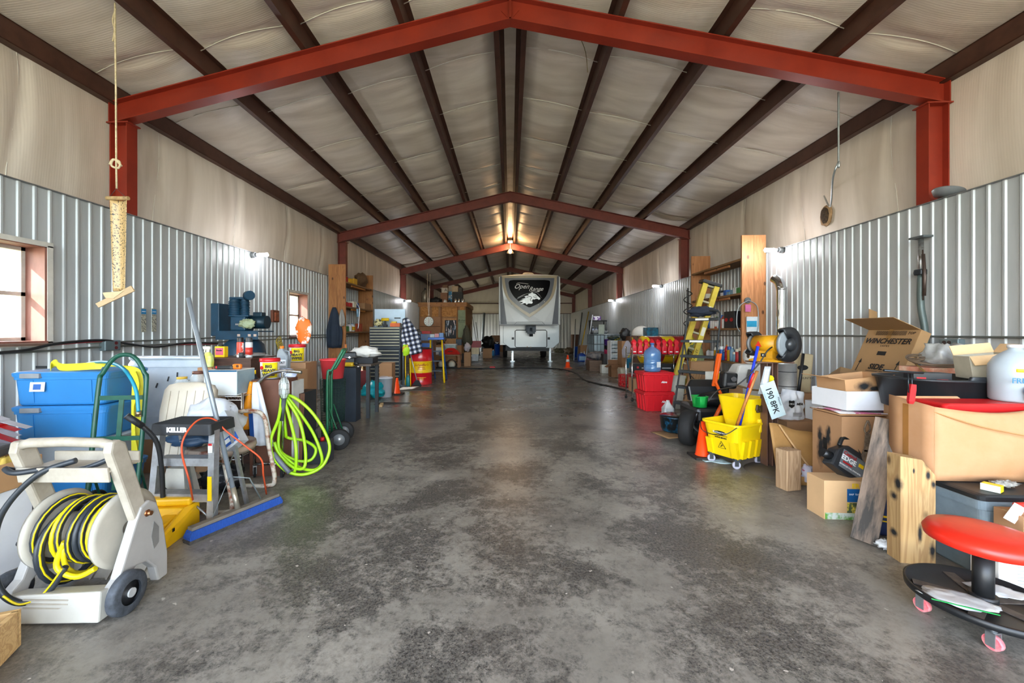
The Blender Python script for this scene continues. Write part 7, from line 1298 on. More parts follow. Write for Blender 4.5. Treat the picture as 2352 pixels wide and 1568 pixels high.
# --- yellow and blue step ladder
c = F(981, 882); c.y += .0; t = thing('platform_ladder', 'yellow and blue platform step ladder right of the drum', 'ladder', (c.x+.10, c.y+.62, 0), YAW)
for s in (-1, 1):
    b = B(); b.tube([(s*.17+.10, -.35, 0), (s*.15+.02, -.05, 1.14)], .024, 8); ob('front_rail', b, YEL, t); b = B(); b.tube([(s*.16+.08, .5, 0), (s*.15+.02, .1, 1.05)], .018, 8); ob('rear_leg', b, mt('2a5fae', .4), t)
for i, z_ in enumerate((.3, .55, .8)): b = B(); b.box((.05-.02*i, -.26+.07*i, z_), (.30, .1, .03)); ob('step', b, mt('2f3c4a', .5), t)
b = B(); b.box((.02, .02, 1.13), (.42, .28, .06), bv=.01); ob('platform', b, mt('2563c0', .4), t)
for i, (x, cc, lb) in enumerate(((-.1, 'b9c4cc', 'grey gadget on the blue ladder platform, left'), (.02, 'c98a90', 'pink white package on the blue ladder platform, middle'), (.14, '5d7fae', 'blue grey box on the blue ladder platform, right'))): carton(lb, (c.x+x+.12, c.y+.62, 1.162), (.11, .16, .08+.02*i), YAW, mt(cc, .5), tape=False, name='small_box')
px_thing('box', 'blue tray with spray cans on the ladder step beyond the drum', 969, 788, 988, 797, 10.6, mt('2a62b4', .4), .2)

for u, lb in ((582, 'black motor oil bottle with yellow cap right of the white carton'), (622, 'black motor oil bottle with yellow cap behind the caged work light')):
    p0 = D(u, 918 if u < 600 else 895, 3.72); p0.z = .60 if u < 600 else p0.z
    bottle(lb, (p0.x, p0.y+(.0 if u < 600 else .02), p0.z), .045, 1.3-(850-762.6)/927*3.72-p0.z if u < 600 else .2, mt('24262a', .35), YEL, neck=.4, cap=.5, lab=mt('2c4a80', .4))
# ================= far left: plywood room and clutter =================
RX0, RX1, RY0, RY1, RZ = -WL+.02, -2.08, 18.9, 22.1, 2.55
OSB = mt('c08a4e', .8, var=.1, vsc=14, h2='a06c36', thr=(.4, .6)); PLY = mt('a97f5c', .75, var=.05, vsc=2, h2='94694a')
b = B(); b.box(((RX0+RX1)/2, RY0+.05, RZ/2), (RX1-RX0, .1, RZ)); b.box((RX1-.05, (RY0+RY1)/2, RZ/2), (.1, RY1-RY0, RZ)); b.box(((RX0+RX1)/2, RY1, RZ/2), (RX1-RX0, .1, RZ)); b.box(((RX0+RX1)/2, (RY0+RY1)/2, RZ-.03), (RX1-RX0, RY1-RY0, .06)); struct('wall_partition', b, mt('9a7450', .8, var=.05))
b = B(); b.box(((RX0+RX1)/2-.02, RY0-.02, RZ+.05), (RX1-RX0+.12, .1, .20)); b.box((RX1+.02, (RY0+RY1)/2, RZ+.05), (.08, RY1-RY0, .2)); struct('trim_header', b, wood('a9743f', '8a5a2e', .6, 0))
def on_room(u0, v0, u1, v1, name, m, off=.012, par=None, kind='structure'):
    a = A(u0, v0, RY0); c = A(u1, v1, RY0); b = B(); b.box(((a.x+c.x)/2, RY0-off/2-.001, (a.z+c.z)/2), (abs(c.x-a.x), off, abs(a.z-c.z))); return struct(name, b, m, par)
for i, (u0, u1) in enumerate(((966, 984), (992, 1007), (1013, 1050), (1057, 1066))): on_room(u0, 704, u1, 727, 'trim_osb_panel_%d' % (i+1), OSB)
on_room(965, 728, 1011, 820, 'trim_plywood_panel', PLY); on_room(965, 749, 1011, 750, 'trim_plywood_joint', mt('5c432e', .8), .02)
on_room(1012, 700, 1015, 824, 'trim_door_post_left', mt('8a5a32', .7), .04); on_room(1050, 700, 1053, 824, 'trim_door_post_right', mt('8a5a32', .7), .04)
d_ = on_room(1016, 731, 1049, 824, 'door_1', wood('c08f58', '9c6c3e', .6, 2), .03)
t = thing('green_board', 'pale green handwritten board hanging right of the plywood door', 'sign', (0, 0, 0)); a = A(1052, 712, RY0-.05); c = A(1069, 775, RY0-.05); b = B(); b.box(((a.x+c.x)/2, RY0-.055, (a.z+c.z)/2), (c.x-a.x, .02, a.z-c.z)); ob('board', b, mt('8a9a7c', .7, var=.08, vsc=5), t); txt('Boler', .16, mt('2e3a30', .6), t, ((a.x+c.x)/2, RY0-.067, A(1060, 736, RY0).z), FY, shear=.2); panel('underline', mt('2e3a30', .6), t, ((a.x+c.x)/2, RY0-.067, A(1060, 740.5, RY0).z), .28, .01); txt('property of', .05, mt('2e3a30', .6), t, ((a.x+c.x)/2, RY0-.067, A(1060, 728, RY0).z), FY)
t = thing('tool_pegboard', 'dark board crowded with hanging silver tools on the plywood door', 'board', (0, 0, 0)); a = A(1022, 735, RY0-.04); c = A(1048, 777, RY0-.04); cx_ = (a.x+c.x)/2; b = B(); b.box((cx_, RY0-.045, (a.z+c.z)/2), (c.x-a.x, .015, a.z-c.z)); ob('board', b, mt('20262e', .6), t); g = random.Random(4)
for i in range(22): b = B(); x = a.x+.04+(c.x-a.x-.08)*g.random(); z_ = c.z+.15+(a.z-c.z-.25)*g.random(); b.box((x, RY0-.06, z_), (.015+.02*g.random(), .012, .12+.12*g.random()), (0, g.uniform(-.3, .3), 0)); b.sph((x, RY0-.06, z_+.08), .022, (1, .4, 1), 8); ob('hanging_tool', b, mt(g.choice(['b9c4d0', '8a98a8', 'd9c4c0', '5c6a7c', 'e0e4ea']), .3, .4), t)
t = thing('hanging_scale', 'round white dial scale hanging on cords from the third red frame', 'scale', A(985, 738, Y1+2*SP-.1)); b = B(); b.cyl((0, .03, 0), (0, -.03, 0), .20, seg=32); ob('case', b, mt('8c8e88', .4, .4), t); b = B(); b.cyl((0, -.031, 0), (0, -.036, 0), .185, seg=32); ob('dial', b, mt('dfe3dc', .4, var=.03), t)
for i in range(10): a_ = i*2*pi/10; b = B(); b.box((.14*sin(a_), -.038, .14*cos(a_)), (.012, .002, .04), (0, a_, 0)); ob('dial_mark', b, INK, t)
b = B(); b.tube([(-.06, 0, 1.98), (-.03, 0, .6), (0, 0, .22)], .010, 6); b.tube([(.05, 0, 1.95), (.02, 0, .6), (0, 0, .22)], .010, 6); b.sph((0, 0, .26), .04); ob('cord', b, mt('c9bba8', .8), t); b = B(); b.box((0, -.038, .02), (.008, .003, .2), (0, .1, 0)); ob('needle', b, INKR, t)
# things on the room's roof
zr_ = RZ+.06
def onroof(kind, lab, u0, v0, u1, v1, colr, dep=.3, dY=.5, name=None, cat=None, **k):
    a = A(u0, v0, RY0+dY); c = A(u1, v1, RY0+dY); w_ = abs(c.x-a.x); h = a.z-c.z; p = Vector(((a.x+c.x)/2, RY0+dY+dep/2, RZ+.002)); h = a.z-p.z if not k.get('keep') else h; z0 = k.get('z0', 0); p.z += z0; h -= z0; m = mt(colr, .55) if isinstance(colr, str) else colr
    if kind == 'box': return carton(lab, p, (w_, dep, h), 0, m, tape=False, name=name or 'cardboard_box', cat=cat or 'box')
    if kind == 'can': 
        t = thing(name or 'can', lab, cat or 'can', p); b = B(); b.lathe([(0, 0), (w_/2, 0), (w_/2, h*.75), (w_*.2, h*.9), (0, h*.92)], 18); ob('body', b, m, t); b = B(); b.cyl((0, 0, h*.88), (0, 0, h), w_*.12); ob('cap', b, BLK, t); return t
    return heap(name or 'bag', lab, cat or 'bag', p, w_*.5, (1, dep/w_, h/w_), m, k.get('seed', 3), 2.5, .4)
t = onroof('can', 'tall galvanized water heater tank on the plywood room roof, left', 966, 660, 982, 694, mt('9c9484', .4, .5, var=.2, h2='4c463c', vsc=5), .4, .3, 'water_tank', 'tank')
onroof('heap', 'black duffel bag on the plywood room roof', 984, 684, 1014, 694, mt('16171b', .5), .4, .3, 'duffel_bag', seed=5)
onroof('box', 'brown wooden crate on the plywood room roof, lower of the stack', 1012, 672, 1027, 694, '8a5a34', .4, .5, name='wooden_crate', cat='crate')
o = onroof('box', 'white carton with large black letter on the roof stack', 1014, 661, 1028, 694, 'cfc5b4', .35, .5, z0=A(1012, 672, RY0+.5).z-RZ); txt('A', .2, INK, o, (.06, -.178, .12), FY)
onroof('box', 'small brown carton at the top of the roof stack', 1016, 654, 1028, 694, '7c5434', .3, .5, z0=A(1012, 661, RY0+.5).z-RZ+.003)
onroof('box', 'blue and white carton behind the silver cans on the roof', 1030, 669, 1038, 694, mt('2f84b8', .5, h2='d5d2c8', vsc=4, thr=(.48, .52)), .3, .9)
onroof('box', 'black plastic crate of odds and ends on the roof, right', 1036, 670, 1062, 694, '191a1d', .4, 1.0, name='plastic_crate', cat='crate')
onroof('box', 'cream carton on top of the black crate on the roof', 1038, 657, 1052, 694, 'cbb391', .3, 1.05, z0=A(1036, 670, RY0+1.0).z-RZ+.003); onroof('box', 'small dark framed box beside the cream carton on the roof', 1054, 660, 1061, 694, '4a4038', .3, 1.05, z0=A(1036, 670, RY0+1.0).z-RZ+.003, name='small_box')
for i, (u0, u1) in enumerate(((1041, 1049), (1050, 1056), (1058, 1066))): onroof('can', 'shiny silver milk can on the roof edge, %s of three' % ['left', 'middle', 'right'][i], u0, 682, u1, 694, mt('c4c6c8', .2, .9), .3, .25, 'milk_can', 'can')
onroof('heap', 'small white lump of cloth on the room roof', 1018, 690, 1026, 694, 'd9d9d6', .2, .2, 'cloth', 'cloth'); onroof('can', 'white and black round part on the room roof beside the cloth', 1028, 687, 1035, 694, '2a2a2c', .2, .2, 'round_part', 'part')
# clutter before the room (left to right)
T_ = lambda *a, **k: px_thing(*a, **k)
tb = thing('wooden_bench', 'rough wooden work bench beyond the yellow ladder', 'bench', F(1022, 845)+Vector((0, .35, 0)), YAW); tb.scale = (1, 1, .72); WB = wood('9c6a42', '754a2c', .8, 0)
b = B(); b.box((0, 0, .64), (1.1, .6, .06)); ob('bench_top', b, WB, tb); b = B(); b.box((0, 0, .25), (1.0, .5, .04)); ob('lower_shelf', b, WB, tb)
for x in (-.48, -.05, .48):
    for y in (-.26, .26): b = B(); b.box((x, y, .31), (.08, .06, .62)); ob('leg', b, WB, tb)
bz = Vector(tb.location)
t = thing('tractor_seat', 'red moulded plastic ride on seat upside on the wooden bench', 'seat', bz+Vector((.18, -.12, .487))); b = B(); b.loft([[(x*s_, y*s_, z_) for x, y in ((-.32, -.16), (.34, -.18), (.36, .1), (-.1, .2), (-.32, .16))] for z_, s_ in ((0, .95), (.05, 1.0), (.14, .7), (.22, .42), (.23, .3))], smooth=False); ob('shell', b, mt('d0261c', .35), t, bev=.02); b = B(); b.box((.0, -.13, .10), (.18, .02, .06)); ob('opening', b, mt('3a0c0a', .6), t)
T_('box', 'white and grey carton on the wooden bench, left of the red seat', 996, 798, 1014, 817, 14.75, mt('e3e4e8', .5), .4); T_('box', 'grey blue screen box leaning on the white carton', 1008, 806, 1018, 817, 14.6, mt('4a5568', .4), .1)
T_('tote', 'large clear storage tote full of packets behind the red seat', 1020, 790, 1048, 818, 15.6, mt('bfd0d6', .3, h2='7fa89c', vsc=9, alpha=.9), .6, lid=mt('dbe4ea', .3)); carton('brown carton carrying the large clear storage tote', (px_c := F(1034, 840)).xyz if False else Vector((D(1034, 818, 15.9).x, D(1034, 818, 15.9).y, 0)), (.5, .5, D(1034, 818, 15.6).z-.004), YAW, CHB)
for i, x in enumerate((-.22, .14)):
    t = thing('floor_machine', '%s chrome caged round machine under the wooden bench' % ('left' if i == 0 else 'right'), 'machine', (bz.x+x+.12, bz.y-.42, 0)); b = B(); b.sph((0, 0, .14), .13, (1, .8, 1)); ob('housing', b, mt('c9c6b8', .4), t); b = B(); b.tube([(-.16, 0, .02), (-.15, -.06, .22), (0, -.08, .32), (.15, -.06, .22), (.16, 0, .02)], .015, 6, smooth=5); b.box((0, -.1, .03), (.36, .06, .06)); ob('guard_frame', b, mt('23262a', .3, .5), t)
T_('box', 'dark blue carton stack left of the plywood door', 1047, 779, 1060, 793, 17.2, mt('2c3e50', .5), .4); T_('box', 'brown carton under the dark blue carton by the room door', 1047, 793, 1060, 826, 17.1, CHB, .45)
T_('heap', 'white plastic bag hanging in the clutter by the room corner', 1066, 791, 1080, 809, 15.6, mt('c9c4cc', .5), .3, seed=9); T_('box', 'brown carton beneath the white bag by the room corner', 1066, 809, 1081, 840, None, CHB, .5)
T_('box', 'black speaker box on the floor by the room corner', 1051, 812, 1064, 832, None, mt('1c1d20', .5), .3, name='black_box'); T_('can', 'grey cylinder standing by the room corner', 1079, 815, 1085, 830, None, mt('7d838b', .4))
T_('heap', 'dark green coat draped over the clutter at the room corner', 1062, 755, 1082, 812, 17.6, mt('4a4a3c', .8), .4, name='coat', cat='clothing', seed=12)
T_('heap', 'tangled dark tools piled behind the blue ladder', 996, 775, 1022, 796, 16.4, mt('33302e', .6, h2='a08468', vsc=12), .5, name='tool_pile', cat='tools', seed=15, f=5, amp=.7); T_('box', 'wide brown carton under the tangled dark tools', 996, 796, 1022, 840, 16.3, CHB, .6)
T_('box', 'orange cased tool left of the plywood door', 1013, 788, 1022, 796, 16.35, mt('e0701c', .5), .2, name='tool_case', cat='case')
T_('heap', 'grey fan and red parts heaped on a table beyond the flannel shirt', 948, 760, 966, 780, 12.4, mt('7d8288', .5, h2='3a3a40', vsc=9), .4, name='fan_heap', cat='tools', seed=17, f=4); T_('box', 'red tool tray beyond the flannel shirt', 968, 760, 988, 766, 12.6, RED, .3, name='tool_tray', cat='tray')
T_('box', 'blue plastic parts cabinet beyond the drum, upper', 966, 767, 994, 782, 12.4, mt('5d86c0', .4, h2='8c9098', vsc=12), .4, name='parts_cabinet', cat='cabinet'); T_('box', 'brown cabinet carrying the blue parts cabinet', 946, 782, 996, 860, 12.3, wood('7c5638', '5a3d28', .8, 0), .5, name='low_cabinet', cat='cabinet')
for i, (u0, u1, v0, v1, cc, lb, kd) in enumerate(((1083, 1105, 783, 798, '8e1f2a', 'red cooler with white lettering on cartons near the trailer', 'box'), (1083, 1100, 798, 813, 'd8c9a4', 'tan and yellow carton under the red cooler', 'box'), (1084, 1099, 813, 829, 'b9c0c8', 'pale plastic box under the tan carton near the trailer', 'box'))): T_(kd, lb, u0, v0, u1, v1, 17.9, mt(cc, .5), .4)
T_('box', 'open brown carton behind the blue jug near the trailer', 1109, 800, 1130, 822, 20.2, CHB, .4); T_('jug', 'blue and white square fluid jug near the trailer', 1111, 805, 1127, 820.5, None, mt('1c50c0', .35, var=.04), .3, lab=mt('e3e6ee', .4)); T_('bottle', 'small light blue bottle near the blue barrel', 1130, 803, 1136, 817, None, mt('2f8fd0', .35), cap=WHT); T_('bucket', 'tall blue plastic barrel near the trailer', 1135, 790, 1149, 815, None, mt('1b5cc0', .35), name='blue_barrel'); T_('can', 'chrome canister standing on the blue barrel', 1139, 784, 1146, 790, 22.9, CHR, cap=BLK); T_('heap', 'black rubbish bags heaped against the back wall', 1106, 775, 1136, 806, 23.5, mt('17181c', .4), 1., seed=19, amp=.5); T_('box', 'wide brown sheet of cardboard leaning at the back wall', 1128, 770, 1160, 808, 26.5, wood('80593c', '674528', .5, 2), .08, name='cardboard_sheet', cat='cardboard')
for i, (u0, v0, u1, v1, d0, d1, cc, r_, lb) in enumerate(((1085, 727, 1100, 775, 23.5, 22.5, '8a9098', .02, 'grey pole leaning against the left back wall'), (1093, 740, 1102, 782, 24.5, 23.5, 'b9bcbe', .03, 'pale metal tube leaning in the back left corner'), (1112, 719, 1106, 778, 27.6, 26.9, '6c7880', .1, 'tall grey sheet metal strip leaning on the back wall'), (1082, 745, 1083, 795, 21, 21, '9a8a7c', .03, 'pale pole standing at the plywood room corner'))): rod('leaning_pole', lb, 'pole', Vector((D(u1, v1, d1).x, D(u1, v1, d1).y, 0)), D(u0, v0, d0), r_, mt(cc, .5))
# floor cable / cord across the shop with red plug
cable('long_floor_hose', 'long black hose snaking over the floor from the left to the wire cart', 'hose', [F(u, v)+Vector((0, 0, .015)) for u, v in ((1000, 846), (1060, 846.5), (1130, 847), (1230, 845.5), (1290, 849), (1320, 857), (1340, 872), (1362, 880), (1400, 888), (1440, 898), (1463, 903))], .022, mt('17191c', .6))
b = B(); b.box((0, 0, .03), (.2, .12, .06), bv=.02); o = ob('hose_coupling', b, mt('e0303c', .4), None, F(1131, 845)); tag(o, 'red plastic coupling on the floor hose before the trailer', 'coupling')
# ================= fifth wheel trailer =================
YF = 15.55; LT, RT = A(1145, 636, YF), A(1288, 636, YF); xc = (LT.x+RT.x)/2; hw = (RT.x-LT.x)/2; zt = A(1200, 629, YF).z; zb = A(1200, 746, YF).z
t = thing('travel_trailer', 'white and grey fifth wheel camping trailer parked at the back', 'trailer', (xc, YF, 0), 0); RVW = mt('e1e5e8', .28, var=.03, vsc=1.5, coat=.3)
b = B(); rings = []
for y, w_, z0, z1 in ((0, .93, .12, -.20), (.02, .96, .03, -.10), (.07, .99, 0, -.03), (.25, 1, 0, 0), (2.3, 1, 0, .02)):
    rings.append([(x*hw*w_, y-.10*(1-(x)**2)*(y < .2), z_) for x, z_ in [(-1, zb+z0), (-.5, zb+z0), (0, zb+z0), (.5, zb+z0), (1, zb+z0), (1, (zb+zt)/2), (1, zt+z1-.09), (.92, zt+z1-.03), (.5, zt+z1), (0, zt+z1+.02), (-.5, zt+z1), (-.92, zt+z1-.03), (-1, zt+z1-.09), (-1, (zb+zt)/2)]])
b.loft(rings); ob('front_cap', b, RVW, t, bev=.02)
b = B(); b.box((0, 5.0, (zt+.75)/2), (2*hw-.02, 6.2, zt-.75)); ob('main_body', b, RVW, t)
# surface helper of the cap front at local x
def cy(x): return -.10*(1-(x/hw)**2)-.012
def decal(name, poly, m, off, parent=t, n=1):
    b = B()
    from mathutils.geometry import tessellate_polygon
    # subdivide outline and drape it on the curved cap
    P_ = []
    for i in range(len(poly)):
        a = Vector(poly[i]); c = Vector(poly[(i+1) % len(poly)]); k = max(1, int((c-a).length/.06))
        for j in range(k): P_.append(a.lerp(c, j/k))
    vs_ = [b.bm.verts.new((p_.x, 0, p_.y)) for p_ in P_]; f = b.bm.faces.new(vs_); bmesh.ops.triangulate(b.bm, faces=[f]); 
    for v in b.bm.verts: v.co.y = cy(v.co.x)-off
    o = ob(name, b, m, parent, sol=.003, fixn=True); return o
def pz(u, v): p_ = A(u, v, YF); return (p_.x-xc, p_.z)
def curve(pts, k=6): return [tuple(p_) for p_ in spline([Vector(pz(*q)) for q in pts], k)]
GRY = mt('5d626b', .3, var=.03); TAN = mt('b5a78c', .3, var=.03)
# tan shield, grey shield, black window
def shield(pl, pr, bot): return curve(pl)+[pz(*bot)]+curve(pr)
def sh(i):  # i inset in px
    L_ = [(1153+i, 634+i*.8), (1156+i, 660), (1163+i*1.0, 682), (1178+i*.8, 700-i*.45), (1200+i*.4, 718-i*.9)]; R_ = [(2*1216-u, v) for u, v in L_][::-1]
    return curve(L_)+[pz(1216, 728-i*1.25)]+curve(R_)
decal('tan_stripe', sh(-.5), TAN, .004); decal('grey_shield', sh(6), GRY, .010)
wn = curve([(1168, 650), (1171, 665), (1180, 681), (1195, 695), (1214, 706)])+curve([(1218, 706), (1240, 695), (1254, 680), (1261, 662), (1263, 650), (1261, 645), (1250, 643.5)])+curve([(1180, 643.5), (1171, 645), (1168, 650)])
decal('front_window', wn, mt('08090b', .22, var=.02, spec=.04), .018)
for s in (-1, 1):
    pl = [(1216+s*67.5, 634), (1216+s*63, 634), (1216+s*63, 660), (1216+s*52, 744), (1216+s*66, 744)]; decal('side_stripe', [pz(*q) for q in pl], GRY, .003)
decal('door_outline', [pz(*q) for q in ((1181, 745), (1187, 739), (1245, 739), (1251, 745), (1250, 745), (1244.5, 739.7), (1187.5, 739.7), (1182, 745))], mt('6a7078', .4), .004)
o = txt('Open', .25, INKW, t, (pz(1197, 659)[0], cy(0)-.045, pz(1200, 659)[1]), (pi/2, 0, 0), shear=.5, bold=.001, ext=.003); o = txt('Range', .22, INKW, t, (pz(1230, 665)[0], cy(0)-.045, pz(1232, 664.5)[1]), (pi/2, 0, 0), shear=.5, bold=.001, ext=.003)
b = B(); b.tube([(-.44, 0, .12), (-.40, 0, .17), (-.2, 0, .16), (0, 0, .13)], .009, 5, smooth=6); b.tube([(.05, 0, -.14), (.25, 0, -.17), (.45, 0, -.12), (.5, 0, -.05)], .009, 5, smooth=6); ob('script_swash', b, INKW, t, (pz(1213, 661)[0], cy(0)-.048, pz(1213, 661)[1]))
# galloping horse head emblem with flowing mane
b = B(); HS = [(.04, .14), (.10, .20), (.13, .15), (.22, .12), (.33, .02), (.40, -.04), (.40, -.08), (.35, -.10), (.31, -.07), (.24, -.06), (.19, -.09), (.12, -.08), (.09, -.14), (.12, -.21), (.08, -.25), (-.04, -.24), (-.12, -.29), (-.16, -.22), (-.36, -.27), (-.24, -.18), (-.42, -.18), (-.24, -.10), (-.30, -.07), (-.14, -.02), (-.20, .03), (-.02, .07), (-.06, .11)]
b.prism(HS, .006); ob('horse_emblem', b, mt('cfd3d8', .35, .3), t, (pz(1216, 683)[0], cy(0)-.04, pz(1216, 683)[1]))
b = B()
for pts in ([(-.45, -.02), (-.2, .1), (.02, .16), (.12, .2)], [(-.5, -.08), (-.3, .02), (-.1, .07)], [(-.42, -.16), (-.25, -.08), (-.1, -.02)], [(.1, .2), (.25, .18), (.38, .07), (.44, -.03)]): b.tube([(x, 0, z_) for x, z_ in pts], [.012, .008, .004], 5, smooth=6)
ob('mane_lines', b, mt('cfd3d8', .35, .3), t, (pz(1216, 683)[0], cy(0)-.045, pz(1216, 683)[1]))
b = B(); 
for pts in ([(-.12, -.02), (.0, .03), (.08, -.02), (.02, -.1), (.08, -.16)], [(.2, .07), (.24, .06)], [(.14, .02), (.2, -.01), (.28, .0)]): b.tube([(x, 0, z_) for x, z_ in pts], .010, 5, smooth=5)
ob('mane_dark_lines', b, mt('16171a', .4), t, (pz(1216, 683)[0], cy(0)-.048, pz(1216, 683)[1]))  # dark lines drawn over the emblem
for i, (u, v) in enumerate(((1175, 699), (1257, 698), (1183, 694), (1250, 693), (1196, 700), (1236, 700))): x, z_ = pz(u, v); b = B(); b.sph((x, cy(x)-.015, z_), .018, seg=10); ob('marker_light', b, mt('e6e2cf', .2), t)
for s in (-1, 1): b = B(); b.box((s*(hw-.04), .03, (zb+zt)/2), (.02, .06, zt-zb-.3)); ob('corner_trim', b, mt('d7dadc', .3), t)
# lower front (under the overhang)
YL = 1.75; dl = YF+YL
def pl_(u, v): p_ = A(u, v, dl); return (p_.x-xc, p_.z)
x0, z1 = pl_(1156, 747); x1, _ = pl_(1284, 747); _, z0 = pl_(1200, 800); 
pts = [(pl_(1156, 746)), (pl_(1284, 746)), pl_(1284.5, 787), pl_(1270, 799), pl_(1172, 799), pl_(1155.5, 787)]
b = B(); b.prism(pts[::-1], .6, Matrix.Translation((0, YL+.3, 0))); ob('lower_front', b, mt('c4d0d8', .22, var=.03, vsc=2, coat=.3), t, bev=.015)
b = B(); q = [pl_(*p_) for p_ in ((1183, 760), (1186, 758), (1253, 758), (1256, 761), (1256, 795), (1253, 797.5), (1186, 797.5), (1183, 794))]; b.tube([(x, YL-.01, z_) for x, z_ in q], .018, 6, closed=True); ob('hatch_seal', b, mt('33383e', .5), t)
b = B(); a_ = pl_(1184.5, 759.5); c_ = pl_(1254.5, 796.5); b.box(((a_[0]+c_[0])/2, YL-.01, (a_[1]+c_[1])/2), (c_[0]-a_[0], .02, a_[1]-c_[1])); ob('hatch_door', b, mt('c9d4db', .2, var=.03, vsc=2, coat=.3), t)
for u in (1178, 1260.5): x, z_ = pl_(u, 777); panel('vent', mt('23282e', .5), t, (x, YL-.008, z_), .1, .1, t=.012)
for u, v in ((1211, 796), (1219, 797)): x, z_ = pl_(u, v); panel('latch', mt('9c7a58', .4), t, (x, YL-.03, z_), .04, .04, t=.02)
px0 = pl_(1217, 755); b = B(); b.box((px0[0], .9, zb-.14), (.38, .5, .28)); b.cyl((px0[0], .7, zb-.45), (px0[0], .7, zb-.1), .07); b.box((px0[0], .62, zb-.3), (.3, .1, .1)); b.box((px0[0]-.1, .6, zb-.12), (.1, .1, .2)); ob('king_pin', b, mt('4a5058', .5, .4, h2='20242a', vsc=10), t)
for u in (1177, 1262):
    dj = CAMH*FPX/(828-PPY); x = (A(u, 800, YF+2.6).x-xc)*1.0; b = B(); b.box((x, 2.35, .42), (.085, .085, .84)); b.box((x, 2.35, .02), (.2, .2, .03)); ob('landing_jack', b, mt('c6cdd2', .3, .5), t); b = B(); b.cyl((x, 2.3, .42), (x+(-.2 if u < 1200 else .2), 2.3, .40), .015); ob('jack_handle', b, STL, t)
b = B(); b.box((0, 4.9, .62), (2*hw-.5, 6, .25)); ob('chassis', b, mt('22262b', .6), t); b = B(); b.tube([(.55, 2.4, .62), (.55, 2.4, .48), (.95, 2.4, .48)], .02, 6); ob('step_bar', b, mt('b5bcc2', .4), t)
for s in (-1, 1):
    for y in (5.6, 6.5): b = B(); wheel(b, (s*(hw-.18), y, .35), .35, .22); hub(b, (s*(hw-.18), y, .35), .35, .2); ob('wheel', b, RUB, t)
b = B(); b.tube([(-.2, .6, zt), (-.2, .6, zt+.10), (.12, .6, zt+.10), (.22, .6, zt)], .03, 8, smooth=4); ob('roof_vent', b, mt('c9c3b8', .5), t)
# ================= far right =================
T_('box', 'dark brown carton heap in the back right corner', 1315, 768, 1330, 811, 24.5, mt('5c4030', .8), .5); T_('heap', 'brown sacks piled by the back right wall', 1300, 800, 1322, 815, 22.8, mt('6f5a42', .8, h2='4c3d2e', vsc=5), .8, seed=23)
T_('heap', 'grey green junk pile behind the trailer corner on the right', 1275, 802, 1302, 812, 24.0, mt('4a4d44', .8, h2='8a8060', vsc=9), .8, name='junk_pile', cat='junk', seed=25, f=5, amp=.6)
for i, (u0, v0, u1, v1, d0, d1, cc, r_, lb) in enumerate(((1322, 733, 1318, 812, 20.5, 18.6, '9aa0a4', .025, 'grey pole leaning at the back right, left of the yellow one'), (1352, 716, 1329, 797, 20.3, 18.6, 'd0a828', .025, 'yellow pole leaning at the back right wall'), (1337, 718, 1325, 800, 20.9, 19.2, '4a4f52', .03, 'dark pole leaning at the back right wall'), (1361, 723, 1343, 788, 16.5, 15.9, 'c9ced4', .022, 'white mop handle leaning beside the cartons on the right'))): rod('leaning_pole', lb, 'pole', Vector((D(u1, v1, d1).x, D(u1, v1, d1).y, 0)), D(u0, v0, d0), r_, mt(cc, .4))
T_('bucket', 'blue plastic bin holding poles on the far right', 1320, 796, 1331, 821, None, mt('1c55c4', .4), name='blue_bin'); T_('box', 'tall open brown carton on the far right holding long tools', 1333, 793, 1353, 827, 18.6, CHB, .5)
T_('jug', 'blue and white square fluid jug on the far right floor', 1329, 809, 1346, 830, None, mt('1c50c0', .35), .35, lab=mt('9fc4e0', .4)); T_('bottle', 'white bottle standing behind the far blue fluid jug', 1340, 806, 1345, 829, 18.0, WHT)
c = F(1304, 845); cone('orange cone with white band alone on the open floor', Vector((c.x, c.y+.0, 0)), .47, .28, True, basem=mt('c9551c', .5))
# IBC tank
c = RD(4.32, 15.2); t = thing('caged_tank', 'white caged liquid tank by the right wall under a black shelf', 'tank', (c.x-.05, c.y+.2, 0), YAW); t.scale = (1, 1, 1.07); w_ = 1.0; b = B(); b.box((0, 0, .66), (w_, .9, .98), bv=.06); ob('tank', b, mt('a9bcc6', .35, var=.06), t); b = B(); b.box((0, 0, .07), (w_+.06, 1.0, .13)); ob('pallet', b, mt('4c5054', .6), t); b = B()
for z_ in (.2, .5, .8, 1.12): b.tube([(-w_/2-.03, -.48, z_), (w_/2+.03, -.48, z_), (w_/2+.03, .48, z_), (-w_/2-.03, .48, z_)], .012, 5, closed=True)
for i in range(9): x = -w_/2-.03+(w_+.06)*i/8; b.cyl((x, -.48, .13), (x, -.48, 1.14), .010, seg=5)
for i in range(7): y = -.48+.96*i/6; b.cyl((-w_/2-.03, y, .13), (-w_/2-.03, y, 1.14), .010, seg=5)
ob('cage', b, mt('7c868c', .4, .6), t)
t = thing('black_shelf', 'black plastic shelf unit with bottles behind the caged tank', 'shelf', RD(4.5, 17.2), YAW)
for z_ in (.1, .6, 1.25, 1.78): b = B(); b.box((0, 0, z_), (.68, .4, .05)); ob('shelf_board', b, BLK, t)
for x in (-.31, .31):
    for y in (-.17, .17): b = B(); b.cyl((x, y, 0), (x, y, 1.8), .022); ob('post', b, BLK, t)
sh0 = Vector(t.location)
for i in range(4): bottle('blue labelled oil bottle on the black shelf, %s' % ['leftmost', 'second from left', 'third from left', 'rightmost'][i], (sh0.x-.22+.13*i, sh0.y-.08, 1.277), .05, .27, mt('3c4654', .4), WHT, group='oil bottles on the far black shelf', lab=mt('c4ccd8', .4, h2='2a52a0', vsc=30))
